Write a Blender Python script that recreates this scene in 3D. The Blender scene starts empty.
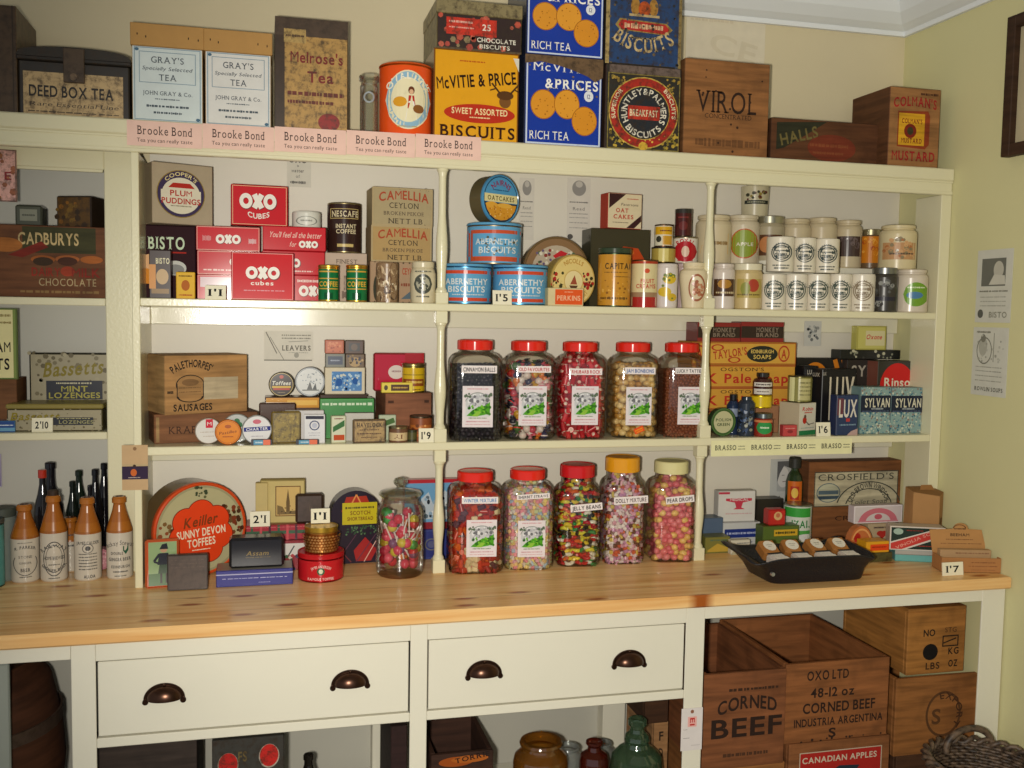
import bpy, math, random
from mathutils import Vector, Matrix

random.seed(7)
SC = bpy.context.scene
COL = SC.collection
PI = math.pi

# ------------------------------------------------------------------ camera, light, exposure
CX, CY, CZ = -1.87145, -2.65643, 1.55783
YAW, PIT, ROLL, FPX = 0.247827, -0.0721945, -0.0169865, 987.657
F = Vector((math.sin(YAW)*math.cos(PIT), math.cos(YAW)*math.cos(PIT), math.sin(PIT)))
R0 = Vector((math.cos(YAW), -math.sin(YAW), 0)); U0 = R0.cross(F)
RT = R0*math.cos(ROLL) - U0*math.sin(ROLL)
UP = R0*math.sin(ROLL) + U0*math.cos(ROLL)
CAM = Vector((CX, CY, CZ))
cd = bpy.data.cameras.new('camera'); cam = bpy.data.objects.new('camera', cd); COL.objects.link(cam)
m = Matrix.Identity(4)
for i in range(3):
    m[i][0] = RT[i]; m[i][1] = UP[i]; m[i][2] = -F[i]; m[i][3] = CAM[i]
cam.matrix_world = m
cd.sensor_width = 36; cd.lens = 36*FPX/1024; cd.clip_start = .05; cd.clip_end = 60
SC.camera = cam

wd = bpy.data.worlds.new('world'); SC.world = wd; wd.use_nodes = True
bg = wd.node_tree.nodes['Background']
bg.inputs[0].default_value = (.90, .95, 1.0, 1); bg.inputs[1].default_value = .21

def lamp(name, kind, loc, energy, color, size, rot=None):
    ld = bpy.data.lights.new(name, kind); ld.energy = energy; ld.color = color
    if kind == 'AREA': ld.shape = 'DISK'; ld.size = size
    else: ld.shadow_soft_size = size
    o = bpy.data.objects.new(name, ld); COL.objects.link(o); o.location = loc
    if rot: o.rotation_euler = rot
    return o
# the flash of the camera, to the left of the lens
fl = lamp('camera_flash', 'SPOT', CAM - RT*.08 - UP*.022, 105, (1, .95, .85), .025)
fl.rotation_mode = 'QUATERNION'; fl.rotation_quaternion = (F+RT*.18-UP*.05).to_track_quat('-Z', 'Y'); fl.data.spot_size = math.radians(94); fl.data.spot_blend = .8
SC.view_settings.view_transform = 'Standard'; SC.view_settings.look = 'None'
SC.view_settings.gamma = 1; SC.view_settings.use_curve_mapping = False
SC.view_settings.exposure = .80

def ray(u, v): return F + RT*((u-512)/FPX) + UP*((384-v)/FPX)
def W(u, v, y):                      # pixel -> (x, z) on the upright plane y
    d = ray(u, v); p = CAM + d*((y-CY)/d.y); return p.x, p.z
def G(u, v, z):                      # pixel -> (x, y) on the level plane z
    d = ray(u, v); p = CAM + d*((z-CZ)/d.z); return p.x, p.y
def XW(u, v, x=0.):                  # pixel -> (y, z) on the right-hand wall
    d = ray(u, v); p = CAM + d*((x-CX)/d.x); return p.y, p.z

TOP, FB, S1, S1B, S2, S2B, CT = 1.978, 1.906, 1.577, 1.5585, 1.232, 1.212, .90
SY = -.246

# ------------------------------------------------------------------ materials
def lin(h):
    h = h.lstrip('#'); c = [int(h[i:i+2], 16)/255 for i in (0, 2, 4)]
    return tuple(x/12.92 if x <= .04045 else ((x+.055)/1.055)**2.4 for x in c)
MATS = {}
KIND = dict(   # rough, spec, noise amount, noise scale, wear amount, wear colour, bump
    p=(.75, .25, .10, 30, 0, '6b5a40', 0), q=(.34, .28, .06, 18, 0, '6b5a40', 0),
    t=(.20, .32, .07, 25, .10, '54402a', 0), o=(.42, .4, .28, 38, .42, '33261a', .0),
    w=(.7, .25, 0, 0, 0, '000000', 0), g=(.12, .55, .04, 14, 0, '000000', 0), c=(.25, .5, .08, 22, 0, '5a4028', 0),
    m=(.28, .5, .1, 30, 0, '000000', 0), k=(.5, .3, .1, 20, 0, '000000', 0), s=(.3, .45, .12, 60, 0, '000000', 0))
def M(spec):
    """'k:hex' -> cached procedural material"""
    if not isinstance(spec, str): return spec
    if ':' not in spec: spec = 'p:'+spec
    if spec in MATS: return MATS[spec]
    k, h = spec.split(':')
    mt = bpy.data.materials.new({'p':'paper','q':'card','t':'tin','o':'worn_tin','w':'crate_wood','g':'gloss','c':'stoneware','m':'metal','k':'matt','s':'sweet'}[k]+'_'+h)
    mt.use_nodes = True; nt = mt.node_tree; N = nt.nodes; L = nt.links
    b = N['Principled BSDF']; rough, spec_, na, ns, wa, wc, bu = KIND[k]
    b.inputs['Roughness'].default_value = rough; b.inputs['Specular IOR Level'].default_value = spec_
    c = lin(h)
    tc = N.new('ShaderNodeTexCoord')
    if k == 'm': b.inputs['Metallic'].default_value = .85
    if k == 'w':
        mp = N.new('ShaderNodeMapping'); mp.inputs['Scale'].default_value = (5, 5, 55)
        L.new(tc.outputs['Object'], mp.inputs[0])
        n1 = N.new('ShaderNodeTexNoise'); n1.inputs['Scale'].default_value = 1.2; n1.inputs['Detail'].default_value = 6
        L.new(mp.outputs[0], n1.inputs['Vector'])
        n2 = N.new('ShaderNodeTexNoise'); n2.inputs['Scale'].default_value = 14; n2.inputs['Detail'].default_value = 4
        L.new(tc.outputs['Object'], n2.inputs['Vector'])
        mx = N.new('ShaderNodeMix'); mx.data_type = 'RGBA'
        mx.inputs[6].default_value = (*[x*.68 for x in c], 1); mx.inputs[7].default_value = (*[min(1, x*1.3) for x in c], 1)
        cr = N.new('ShaderNodeMapRange'); cr.inputs[1].default_value = .32; cr.inputs[2].default_value = .68
        L.new(n1.outputs[0], cr.inputs[0]); L.new(cr.outputs[0], mx.inputs[0])
        m2 = N.new('ShaderNodeMix'); m2.data_type = 'RGBA'; m2.inputs[7].default_value = (*[x*.45 for x in c], 1)
        c2 = N.new('ShaderNodeMapRange'); c2.inputs[1].default_value = .52; c2.inputs[2].default_value = .8; c2.inputs[4].default_value = .7
        L.new(n2.outputs[0], c2.inputs[0]); L.new(c2.outputs[0], m2.inputs[0]); L.new(mx.outputs[2], m2.inputs[6])
        L.new(m2.outputs[2], b.inputs['Base Color'])
        bp = N.new('ShaderNodeBump'); bp.inputs['Strength'].default_value = .25; bp.inputs['Distance'].default_value = .002
        L.new(n1.outputs[0], bp.inputs['Height']); L.new(bp.outputs[0], b.inputs['Normal'])
    else:
        n1 = N.new('ShaderNodeTexNoise'); n1.inputs['Scale'].default_value = ns; n1.inputs['Detail'].default_value = 5
        L.new(tc.outputs['Object'], n1.inputs['Vector'])
        mx = N.new('ShaderNodeMix'); mx.data_type = 'RGBA'
        mx.inputs[6].default_value = (*[x*(1-na) for x in c], 1); mx.inputs[7].default_value = (*[min(1, x*(1+na)) for x in c], 1)
        L.new(n1.outputs[0], mx.inputs[0])
        out = mx.outputs[2]
        if wa:
            n2 = N.new('ShaderNodeTexNoise'); n2.inputs['Scale'].default_value = ns*1.6; n2.inputs['Detail'].default_value = 8; n2.inputs['Roughness'].default_value = .7
            L.new(tc.outputs['Object'], n2.inputs['Vector'])
            cr = N.new('ShaderNodeMapRange'); cr.inputs[1].default_value = .62-.36*wa; cr.inputs[2].default_value = .80-.36*wa; cr.inputs[4].default_value = min(.9, wa*2)
            L.new(n2.outputs[0], cr.inputs[0])
            m2 = N.new('ShaderNodeMix'); m2.data_type = 'RGBA'; m2.inputs[7].default_value = (*lin(wc), 1)
            L.new(cr.outputs[0], m2.inputs[0]); L.new(out, m2.inputs[6]); out = m2.outputs[2]
        L.new(out, b.inputs['Base Color'])
    MATS[spec] = mt
    return mt

def paint(name, hexc, rough=.32, bump=.3, scale=90, var=.03):
    mt = bpy.data.materials.new(name); mt.use_nodes = True; nt = mt.node_tree; N = nt.nodes; L = nt.links
    b = N['Principled BSDF']; b.inputs['Roughness'].default_value = rough
    c = lin(hexc); tc = N.new('ShaderNodeTexCoord')
    n1 = N.new('ShaderNodeTexNoise'); n1.inputs['Scale'].default_value = 6; n1.inputs['Detail'].default_value = 4
    n2 = N.new('ShaderNodeTexNoise'); n2.inputs['Scale'].default_value = scale; n2.inputs['Detail'].default_value = 3
    L.new(tc.outputs['Object'], n1.inputs['Vector']); L.new(tc.outputs['Object'], n2.inputs['Vector'])
    mx = N.new('ShaderNodeMix'); mx.data_type = 'RGBA'
    mx.inputs[6].default_value = (*[x*(1-var) for x in c], 1); mx.inputs[7].default_value = (*[min(1, x*(1+var)) for x in c], 1)
    L.new(n1.outputs[0], mx.inputs[0]); L.new(mx.outputs[2], b.inputs['Base Color'])
    bp = N.new('ShaderNodeBump'); bp.inputs['Strength'].default_value = bump; bp.inputs['Distance'].default_value = .002
    L.new(n2.outputs[0], bp.inputs['Height']); L.new(bp.outputs[0], b.inputs['Normal'])
    return mt

def glass(name, tint='ffffff', refl=.06, rough=.03, body=None, share=.3):
    mt = bpy.data.materials.new(name); mt.use_nodes = True; nt = mt.node_tree; N = nt.nodes; L = nt.links
    N.remove(N['Principled BSDF']); out = N['Material Output']
    tr = N.new('ShaderNodeBsdfTransparent'); tr.inputs[0].default_value = (*lin(tint), 1)
    gl = N.new('ShaderNodeBsdfGlossy'); gl.inputs['Roughness'].default_value = rough; gl.inputs[0].default_value = (1, 1, 1, 1)
    lw = N.new('ShaderNodeLayerWeight'); lw.inputs[0].default_value = .35
    no = N.new('ShaderNodeTexNoise'); no.inputs['Scale'].default_value = 20
    bp = N.new('ShaderNodeBump'); bp.inputs['Strength'].default_value = .15; bp.inputs['Distance'].default_value = .002
    L.new(no.outputs[0], bp.inputs['Height']); L.new(bp.outputs[0], gl.inputs['Normal'])
    mr = N.new('ShaderNodeMapRange'); mr.inputs[3].default_value = refl; mr.inputs[4].default_value = .75
    L.new(lw.outputs['Fresnel'], mr.inputs[0])
    mx = N.new('ShaderNodeMixShader'); L.new(mr.outputs[0], mx.inputs[0]); L.new(tr.outputs[0], mx.inputs[1]); L.new(gl.outputs[0], mx.inputs[2])
    L.new(mx.outputs[0], out.inputs[0])
    if body:          # thick cloudy glass: part of the light is scattered
        df = N.new('ShaderNodeBsdfDiffuse'); df.inputs[0].default_value = (*lin(body), 1)
        m2 = N.new('ShaderNodeMixShader'); m2.inputs[0].default_value = share; L.new(tr.outputs[0], m2.inputs[1]); L.new(df.outputs[0], m2.inputs[2]); L.new(m2.outputs[0], mx.inputs[1])
    return mt

# ------------------------------------------------------------------ glyphs of the built-in font, as polygons
CHARS = "ABCDEFGHIJKLMNOPQRSTUVWXYZabcdefghijklmnopqrstuvwxyz0123456789&'.,-/?%()"
GL = {}
def make_glyphs():
    jobs = []
    for st in ('', 'b'):
        for ch in CHARS:
            cu = bpy.data.curves.new('g', 'FONT'); cu.body = ch; cu.size = 1; cu.resolution_u = 4
            if st == 'b' and ch not in 'MWmw': cu.offset = .022
            o = bpy.data.objects.new('g', cu); COL.objects.link(o); jobs.append((st, ch, o))
    dg = bpy.context.evaluated_depsgraph_get(); dg.update()
    for st, ch, o in jobs:
        ev = o.evaluated_get(dg); me = ev.to_mesh()
        vs = [(v.co.x, v.co.y) for v in me.vertices]; fs = [tuple(p.vertices) for p in me.polygons]
        ev.to_mesh_clear()
        x0 = min(v[0] for v in vs); x1 = max(v[0] for v in vs)
        vs = [(x-x0, y) for x, y in vs]
        ext = []
        if ch.isalnum() or ch == '&':          # slab serifs for the serif style: widen short level edges at foot and head
            cnt = {}
            for f in fs:
                for a, b in zip(f, f[1:]+f[:1]):
                    cnt[(min(a, b), max(a, b))] = cnt.get((min(a, b), max(a, b)), 0)+1
            ys = [y for _, y in vs]; lo, hi = min(ys), max(ys)
            for (a, b), n in cnt.items():
                if n == 1 and abs(vs[a][1]-vs[b][1]) < .004 and abs(vs[a][0]-vs[b][0]) > .05:
                    y = vs[a][1]; xa, xb = sorted((vs[a][0], vs[b][0]))
                    if abs(y-lo) < .01 or abs(y-hi) < .01 or abs(y-.547) < .02:
                        s = -1 if abs(y-lo) > .01 else 1
                        if xb-xa < .25: ext.append((xa-.055, xb+.055, y, y+s*.045))
                        else: ext.append((xa-.05, xa+.1, y, y+s*.045))
        GL[(st, ch)] = (vs, fs, x1-x0, ext)
    for st, ch, o in jobs:
        cu = o.data; bpy.data.objects.remove(o); bpy.data.curves.remove(cu)
make_glyphs()

# ------------------------------------------------------------------ mesh builder
class MB:
    def __init__(s): s.v = []; s.f = []; s.m = []; s.sm = []; s.mats = []; s.T = None
    def mi(s, mat):
        mat = M(mat)
        if mat not in s.mats: s.mats.append(mat)
        return s.mats.index(mat)
    def add(s, vs, fs, mat, smooth=False):
        o = len(s.v); k = s.mi(mat)
        for p in vs:
            p = Vector(p); s.v.append(s.T @ p if s.T else p)
        for f in fs: s.f.append([o+i for i in f]); s.m.append(k); s.sm.append(smooth)
    def box(s, x0, x1, y0, y1, z0, z1, mat, b=.0, faces=None):
        faces = faces or {}
        c = Vector(((x0+x1)/2, (y0+y1)/2, (z0+z1)/2)); h = Vector(((x1-x0)/2, (y1-y0)/2, (z1-z0)/2))
        b = max(1e-5, min(b, min(h)*.45)); idx = {}; vs = []
        for sx in (-1, 1):
            for sy in (-1, 1):
                for sz in (-1, 1):
                    for a in range(3):
                        q = [sx*(h.x-(b if a != 0 else 0)), sy*(h.y-(b if a != 1 else 0)), sz*(h.z-(b if a != 2 else 0))]
                        idx[(sx, sy, sz, a)] = len(vs); vs.append(c+Vector(q))
        g = lambda *k: idx[k]
        P = {'l': [g(-1, -1, -1, 0), g(-1, -1, 1, 0), g(-1, 1, 1, 0), g(-1, 1, -1, 0)], 'r': [g(1, -1, -1, 0), g(1, 1, -1, 0), g(1, 1, 1, 0), g(1, -1, 1, 0)],
             'f': [g(-1, -1, -1, 1), g(1, -1, -1, 1), g(1, -1, 1, 1), g(-1, -1, 1, 1)], 'b': [g(-1, 1, -1, 1), g(-1, 1, 1, 1), g(1, 1, 1, 1), g(1, 1, -1, 1)],
             'o': [g(-1, -1, -1, 2), g(-1, 1, -1, 2), g(1, 1, -1, 2), g(1, -1, -1, 2)], 't': [g(-1, -1, 1, 2), g(1, -1, 1, 2), g(1, 1, 1, 2), g(-1, 1, 1, 2)]}
        E = []
        for p in (-1, 1):
            for q in (-1, 1):
                E.append([g(p, q, -1, 0), g(p, q, 1, 0), g(p, q, 1, 1), g(p, q, -1, 1)])
                E.append([g(p, -1, q, 0), g(p, 1, q, 0), g(p, 1, q, 2), g(p, -1, q, 2)])
                E.append([g(-1, p, q, 1), g(1, p, q, 1), g(1, p, q, 2), g(-1, p, q, 2)])
                for w in (-1, 1): E.append([g(p, q, w, 0), g(p, q, w, 1), g(p, q, w, 2)])
        o = len(s.v)
        for p in vs: s.v.append(s.T @ p if s.T else p)
        for k, f in P.items(): s.f.append([o+i for i in f]); s.m.append(s.mi(faces.get(k, mat))); s.sm.append(False)
        for f in E: s.f.append([o+i for i in f]); s.m.append(s.mi(mat)); s.sm.append(False)
    def lathe(s, prof, mat, n=36, c=(0, 0, 0), caps=(True, True), axis='z', ring=None):
        """prof: (r, z) or (r, z, material) ; material is that of the segment that ends there"""
        def pt(r, z, a):
            x, y = r*math.cos(a), r*math.sin(a)
            if axis == 'y': return (c[0]+x, c[1]+z, c[2]+y)
            if axis == 'x': return (c[0]+z, c[1]+x, c[2]+y)
            return (c[0]+x, c[1]+y, c[2]+z)
        for i in range(len(prof)-1):
            (r0, z0), (r1, z1) = prof[i][:2], prof[i+1][:2]
            mt = prof[i+1][2] if len(prof[i+1]) > 2 else mat
            vs = []; fs = []
            for j in range(n):
                a = 2*PI*j/n; k = ring(j, n) if ring else 1
                vs += [pt(r0*k, z0, a), pt(r1*k, z1, a)]
            for j in range(n):
                k = (j+1) % n; fs.append((2*j, 2*k, 2*k+1, 2*j+1))
            s.add(vs, fs, mt, True)
        for end, (r, z) in ((0, prof[0][:2]), (1, prof[-1][:2])):
            if caps[end] and r > 1e-5:
                mt = mat if end == 0 else (prof[-1][2] if len(prof[-1]) > 2 else mat)
                s.add([pt(r*(ring(j, n) if ring else 1), z, 2*PI*j/n) for j in range(n)], [tuple(range(n))], mt)
    def tube(s, pts, r, mat, n=8, cap=True):
        pts = [Vector(p) for p in pts]; rs = r if isinstance(r, (list, tuple)) else [r]*len(pts); vs = []; fs = []
        ref = None
        for i, p in enumerate(pts):
            t = (pts[min(i+1, len(pts)-1)]-pts[max(i-1, 0)]).normalized()
            if ref is None: ref = t.orthogonal().normalized()
            ref = (ref-t*ref.dot(t)).normalized(); b = t.cross(ref)
            for j in range(n): vs.append(p+(ref*math.cos(2*PI*j/n)+b*math.sin(2*PI*j/n))*rs[i])
        for i in range(len(pts)-1):
            for j in range(n):
                k = (j+1) % n; fs.append((i*n+j, i*n+k, (i+1)*n+k, (i+1)*n+j))
        s.add(vs, fs, mat, True)
        if cap: s.add(vs[:n], [tuple(range(n))], mat); s.add(vs[-n:], [tuple(range(n))], mat)
    def ball(s, c, r, mat, nu=10, nv=6, sc=(1, 1, 1), rot=None):
        c = Vector(c); vs = []; fs = []
        for i in range(nv+1):
            t = PI*i/nv
            for j in range(nu):
                a = 2*PI*j/nu; p = Vector((math.sin(t)*math.cos(a)*sc[0], math.sin(t)*math.sin(a)*sc[1], math.cos(t)*sc[2]))*r
                vs.append(c+(rot @ p if rot else p))
        for i in range(nv):
            for j in range(nu):
                k = (j+1) % nu; fs.append((i*nu+j, i*nu+k, (i+1)*nu+k, (i+1)*nu+j))
        s.add(vs, fs, mat, True)
    def build(s, name, parent=None, loc=(0, 0, 0), rz=0, weld=True):
        me = bpy.data.meshes.new(name); me.from_pydata([tuple(p) for p in s.v], [], s.f)
        for mt in s.mats: me.materials.append(mt)
        me.polygons.foreach_set('material_index', s.m); me.polygons.foreach_set('use_smooth', s.sm)
        me.validate(); me.update()
        o = bpy.data.objects.new(name, me); COL.objects.link(o); o.location = loc; o.rotation_euler = (0, 0, rz)
        if parent: o.parent = parent
        return o

def tag(o, label, cat, group=None, kind=None):
    o['label'] = label; o['category'] = cat
    if group: o['group'] = group
    if kind: o['kind'] = kind
    return o
def empty(name, label, cat, loc, rz=0, group=None):
    o = bpy.data.objects.new(name, None); COL.objects.link(o); o.location = loc; o.rotation_euler = (0, 0, rz)
    o.empty_display_size = .02
    return tag(o, label, cat, group)
def struct(name, mb, label=None):
    o = mb.build(name); o['kind'] = 'structure'
    if label: o['label'] = label
    return o

# ------------------------------------------------------------------ printing: shapes and lettering laid on a face
class Face:          # flat face: origin at lower left, ex / ey span it, n points outward
    def __init__(s, o, ex, ey, n, kind='p'):
        s.o = Vector(o); s.ex = Vector(ex); s.ey = Vector(ey); s.n = Vector(n); s.W = s.ex.length; s.H = s.ey.length; s.kind = kind; s.lv = 0; s.cyl = False
    def at(s, x, y, h): return s.o + s.ex*x + s.ey*y + s.n*h
class CylFace(Face): # wraps round a vertical cylinder; x 0..1 spans the silhouette seen from the direction ang
    def __init__(s, c, r, z0, z1, ang=-PI/2, kind='p', r1=None):
        s.c = Vector(c); s.r = r; s.r1 = r if r1 is None else r1; s.z0 = z0; s.H = z1-z0; s.W = 2*r; s.ang = ang; s.kind = kind; s.lv = 0; s.cyl = True
    def at(s, x, y, h):
        t = max(-1.9, min(1.9, (x-.5)*2)); a = s.ang + (math.asin(t) if abs(t) <= 1 else math.copysign(PI/2+abs(t)-1, t)); r = s.r+(s.r1-s.r)*y+h
        return Vector((s.c.x+r*math.cos(a), s.c.y+r*math.sin(a), s.z0+s.H*y))
def glyph_run(txt, style):
    st = 'b' if 'b' in style else ''; x = 0; out = []
    for ch in txt:
        if ch == ' ': x += .28; continue
        g = GL.get((st, ch)) or GL[(st, '-')]
        out.append((g, x)); x += g[2]+(.16 if 's' in style else .10)
    return out, max(.01, x-(.16 if 's' in style else .10))
def prnt(mb, fc, specs):
    for sp in specs:
        k = sp[0]; fc.lv += 1; h = .0003+.00007*fc.lv
        def mat(hx): return hx if not isinstance(hx, str) or ':' in hx else fc.kind+':'+hx
        A = lambda x, y: fc.at(x, y, h)
        if k == 'r':
            _, x0, y0, x1, y1, hx = sp; n = max(1, int(abs(x1-x0)*14)) if fc.cyl else 1; vs = []; fs = []
            for i in range(n+1):
                x = x0+(x1-x0)*i/n; vs += [A(x, y0), A(x, y1)]
            for i in range(n): fs.append((2*i, 2*i+2, 2*i+3, 2*i+1))
            mb.add(vs, fs, mat(hx))
        elif k == 'b':       # border: x0,y0,x1,y1, thickness (fraction of height)
            _, x0, y0, x1, y1, t, hx = sp; tx = t*fc.H/fc.W
            prnt(mb, fc, [('r', x0, y0, x1, y0+t, hx), ('r', x0, y1-t, x1, y1, hx), ('r', x0, y0, x0+tx, y1, hx), ('r', x1-tx, y0, x1, y1, hx)])
        elif k == 'e':
            _, cx, cy, rx, ry, hx = sp; n = 32
            if fc.cyl:
                vs = []; fs = []; K = 12
                for i in range(K+1):
                    t = -1+2*i/K; q = math.sqrt(max(0, 1-t*t)); vs += [A(cx+rx*t, cy-ry*q), A(cx+rx*t, cy+ry*q)]
                for i in range(K): fs.append((2*i, 2*i+2, 2*i+3, 2*i+1))
                mb.add(vs, fs, mat(hx))
            else: mb.add([A(cx+rx*math.cos(2*PI*i/n), cy+ry*math.sin(2*PI*i/n)) for i in range(n)], [tuple(range(n))], mat(hx))
        elif k == 'o':       # ring: cx,cy,rx,ry, thickness as a share of the radius[, start, end deg]
            _, cx, cy, rx, ry, t, hx = sp[:7]; a0, a1 = (sp[7], sp[8]) if len(sp) > 8 else (0, 360); n = max(6, int((a1-a0)/9)); vs = []; fs = []
            for i in range(n+1):
                a = math.radians(a0+(a1-a0)*i/n); c, s_ = math.cos(a), math.sin(a)
                vs += [A(cx+rx*c, cy+ry*s_), A(cx+rx*(1-t)*c, cy+ry*(1-t)*s_)]
            for i in range(n): fs.append((2*i, 2*i+2, 2*i+3, 2*i+1))
            mb.add(vs, fs, mat(hx))
        elif k == 'p':
            mb.add([A(x, y) for x, y in sp[1]], [tuple(range(len(sp[1])))], mat(sp[2]))
        elif k == 'ln':      # line x0,y0,x1,y1, width (fraction of H)
            _, x0, y0, x1, y1, w, hx = sp; dx, dy = (x1-x0)*fc.W, (y1-y0)*fc.H; l = math.hypot(dx, dy) or 1; w = w*fc.H/2
            px, py = -dy/l*w/fc.W, dx/l*w/fc.H
            mb.add([A(x0+px, y0+py), A(x1+px, y1+py), A(x1-px, y1-py), A(x0-px, y0-py)], [(0, 1, 2, 3)], mat(hx))
        elif k == 'l':       # a row of print too small to read
            _, x0, x1, y, hh, hx = sp; rr = random.Random(int(x0*999+y*7777)); x = x0
            while x < x1-.01:
                w = min((x1-x), (x1-x0)*rr.uniform(.03, .09)); g_ = hh*rr.uniform(.26, .40); prnt(mb, fc, [('r', x, y-g_, x+w, y+g_, hx)]); fc.lv -= 1; x += w+(x1-x0)*rr.choice((.012, .012, .03))
        elif k == 'd':       # sprinkle of dots: x0,y0,x1,y1,count,size(H),colours
            _, x0, y0, x1, y1, n, sz, cols = sp; rr = random.Random(n*13+int(x0*100))
            for i in range(n):
                r_ = sz*rr.uniform(.6, 1.3); cx, cy = rr.uniform(x0, x1), rr.uniform(y0, y1); K = 6; a0 = rr.uniform(0, 6)
                mb.add([fc.at(cx+r_*fc.H/fc.W*math.cos(a0+2*PI*j/K), cy+r_*math.sin(a0+2*PI*j/K), h+(i % 5)*.00005) for j in range(K)], [tuple(range(K))], mat(rr.choice(cols)))
            fc.lv += 4
        elif k == 't':       # text, cx, cy, w, h, colour, style[, rot deg]
            _, txt, cx, cy, w, hh, hx, st = sp[:8]; rot = math.radians(sp[8]) if len(sp) > 8 else 0
            run, tw = glyph_run(txt, st); top = .73 if any(c.isupper() or c.isdigit() or c in 'bdfhklt' for c in txt) else .55
            sx = w*fc.W/tw; sy = hh*fc.H/top; cr, sr = math.cos(rot), math.sin(rot)
            arch = float(st.split('^')[1]) if '^' in st else 0      # 'b^.2' : arched baseline, fraction of H
            for (vs, fs, gw, ext), x in run:
                def tr(px, py):
                    X = (px+x)*sx-w*fc.W/2; Y = (py-top/2)*sy
                    if 'i' in st: X += Y*.25
                    if arch: q = X/(w*fc.W/2); Y += arch*fc.H*(.5-q*q)
                    return fc.at(cx+(X*cr-Y*sr)/fc.W, cy+(X*sr+Y*cr)/fc.H, h)
                mb.add([tr(*p) for p in vs], fs, mat(hx))
                if 's' in st:
                    for xa, xb, ya, yb in ext: mb.add([tr(xa, ya), tr(xb, ya), tr(xb, yb), tr(xa, yb)], [(0, 1, 2, 3)], mat(hx))
        elif k == 'a':       # text on a circle: txt, cx, cy, R (of H), mid deg, span deg (negative: along the bottom), h (of H), colour, style
            _, txt, cx, cy, R_, mid, span, hh, hx, st = sp
            run, tw = glyph_run(txt, st); sy = hh*fc.H/.73; RR = R_*fc.H
            for (vs, fs, gw, ext), x in run:
                def tr(px, py):
                    q = (px+x)/tw-.5
                    if span > 0: a = math.radians(mid-q*span); rad = RR+py*sy
                    else: a = math.radians(mid-q*span); rad = RR-py*sy
                    return fc.at(cx+rad*math.cos(a)/fc.W, cy+rad*math.sin(a)/fc.H, h)
                mb.add([tr(*p) for p in vs], fs, mat(hx))
                if 's' in st:
                    for xa, xb, ya, yb in ext: mb.add([tr(xa, ya), tr(xb, ya), tr(xb, yb), tr(xa, yb)], [(0, 1, 2, 3)], mat(hx))

# ------------------------------------------------------------------ generic builders; every one takes the outline seen in the photograph at a real depth
def spec(kind, hx): return hx if ':' in hx else kind+':'+hx
def carton(name, label, cat, u0, u1, vt, y, base, depth, body, front=None, dec=(), kind='p', rz=0, lid=None, grp=None, side=None, top=None, bev=.0015, h=None, sdec=(), tilt=0):
    """upright box. lid=(height, colour[, overhang]) makes body + lid parts. Returns the height of its top."""
    front = front or body
    x0, zt = W(u0, vt+10, y)[0], W((u0+u1)/2, vt, y)[1]; x1 = W(u1, vt+10, y)[0]
    if h: zt = base+h
    w, hh = (x1-x0)/max(.5, math.cos(rz)), zt-base; xc = (x0+x1)/2
    loc = (xc, y, base)
    fm = {'f': spec(kind, front)}
    if side: fm['l'] = fm['r'] = spec(kind, side)
    if top: fm['t'] = spec(kind, top)
    lh = lid[0] if lid else 0
    mb = MB(); mb.box(-w/2, w/2, 0, depth, 0, hh-lh, spec(kind, body), bev, fm)
    fc = Face((-w/2, 0, 0), (w, 0, 0), (0, 0, hh-lh), (0, -1, 0), kind); prnt(mb, fc, dec)
    if sdec: prnt(mb, Face((-w/2, depth, 0), (0, -depth, 0), (0, 0, hh-lh), (-1, 0, 0), kind), sdec)
    if not lid:
        o = mb.build(name, None, loc, rz); tag(o, label, cat, grp)
    else:
        o = empty(name, label, cat, loc, rz, grp); mb.build('body', o)
        ov = lid[2] if len(lid) > 2 else .0015
        lm = MB(); lk = spec(kind, lid[1]); lm.box(-w/2-ov, w/2+ov, -ov, depth+ov, hh-lh, hh, lk, bev, {'t': spec(kind, top)} if top else None)
        if len(lid) > 3: prnt(lm, Face((-w/2, -ov, hh-lh), (w, 0, 0), (0, 0, lh), (0, -1, 0), kind), lid[3])
        lm.build('lid', o)
    if tilt: o.rotation_euler = (tilt, 0, rz)
    carton.last = o
    return zt
def can(name, label, cat, u0, u1, vt, y, base, body, dec=(), kind='t', lid=None, grp=None, rim=None, top=None, ang=None, n=40):
    """upright round tin whose axis stands at depth y"""
    x0, x1 = W(u0, vt+8, y)[0], W(u1, vt+8, y)[0]; r = (x1-x0)/2*.985; xc = (x0+x1)/2; zt = W((u0+u1)/2, vt, y-r*.6)[1]; h = zt-base
    if ang is None: ang = math.atan2(CY-y, CX-xc)
    bm = spec(kind, body); rm = spec('m', rim) if rim and ':' not in rim else (rim or bm)
    lh = lid[0] if lid else 0; hb = h-lh
    mb = MB(); e = min(.002, r*.06)
    prof = [(r*.97, 0), (r, e, rm), (r, .004, rm), (r, hb-.004), (r, hb-e, rm), (r*.97, hb, rm)]
    mb.lathe(prof, bm, n)
    if not lid: mb.lathe([(r*.97, hb), (r*.93, hb), (r*.92, hb-.002)], spec(kind, top) if top else rm, n, caps=(False, True))
    fc = CylFace((0, 0, 0), r, 0, hb, ang, kind); prnt(mb, fc, dec)
    loc = (xc, y, base)
    if lid:
        o = empty(name, label, cat, loc, 0, grp); mb.build('body', o)
        lm = MB(); lk = spec(lid[2] if len(lid) > 2 else kind, lid[1]); R_ = r*1.02
        lm.lathe([(R_, hb), (R_, h-.002), (R_*.98, h), (R_*.93, h), (R_*.9, h-.0015)], lk, n); lm.build('lid', o)
    else:
        o = mb.build(name, None, loc); tag(o, label, cat, grp)
    can.last = o
    return zt
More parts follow.
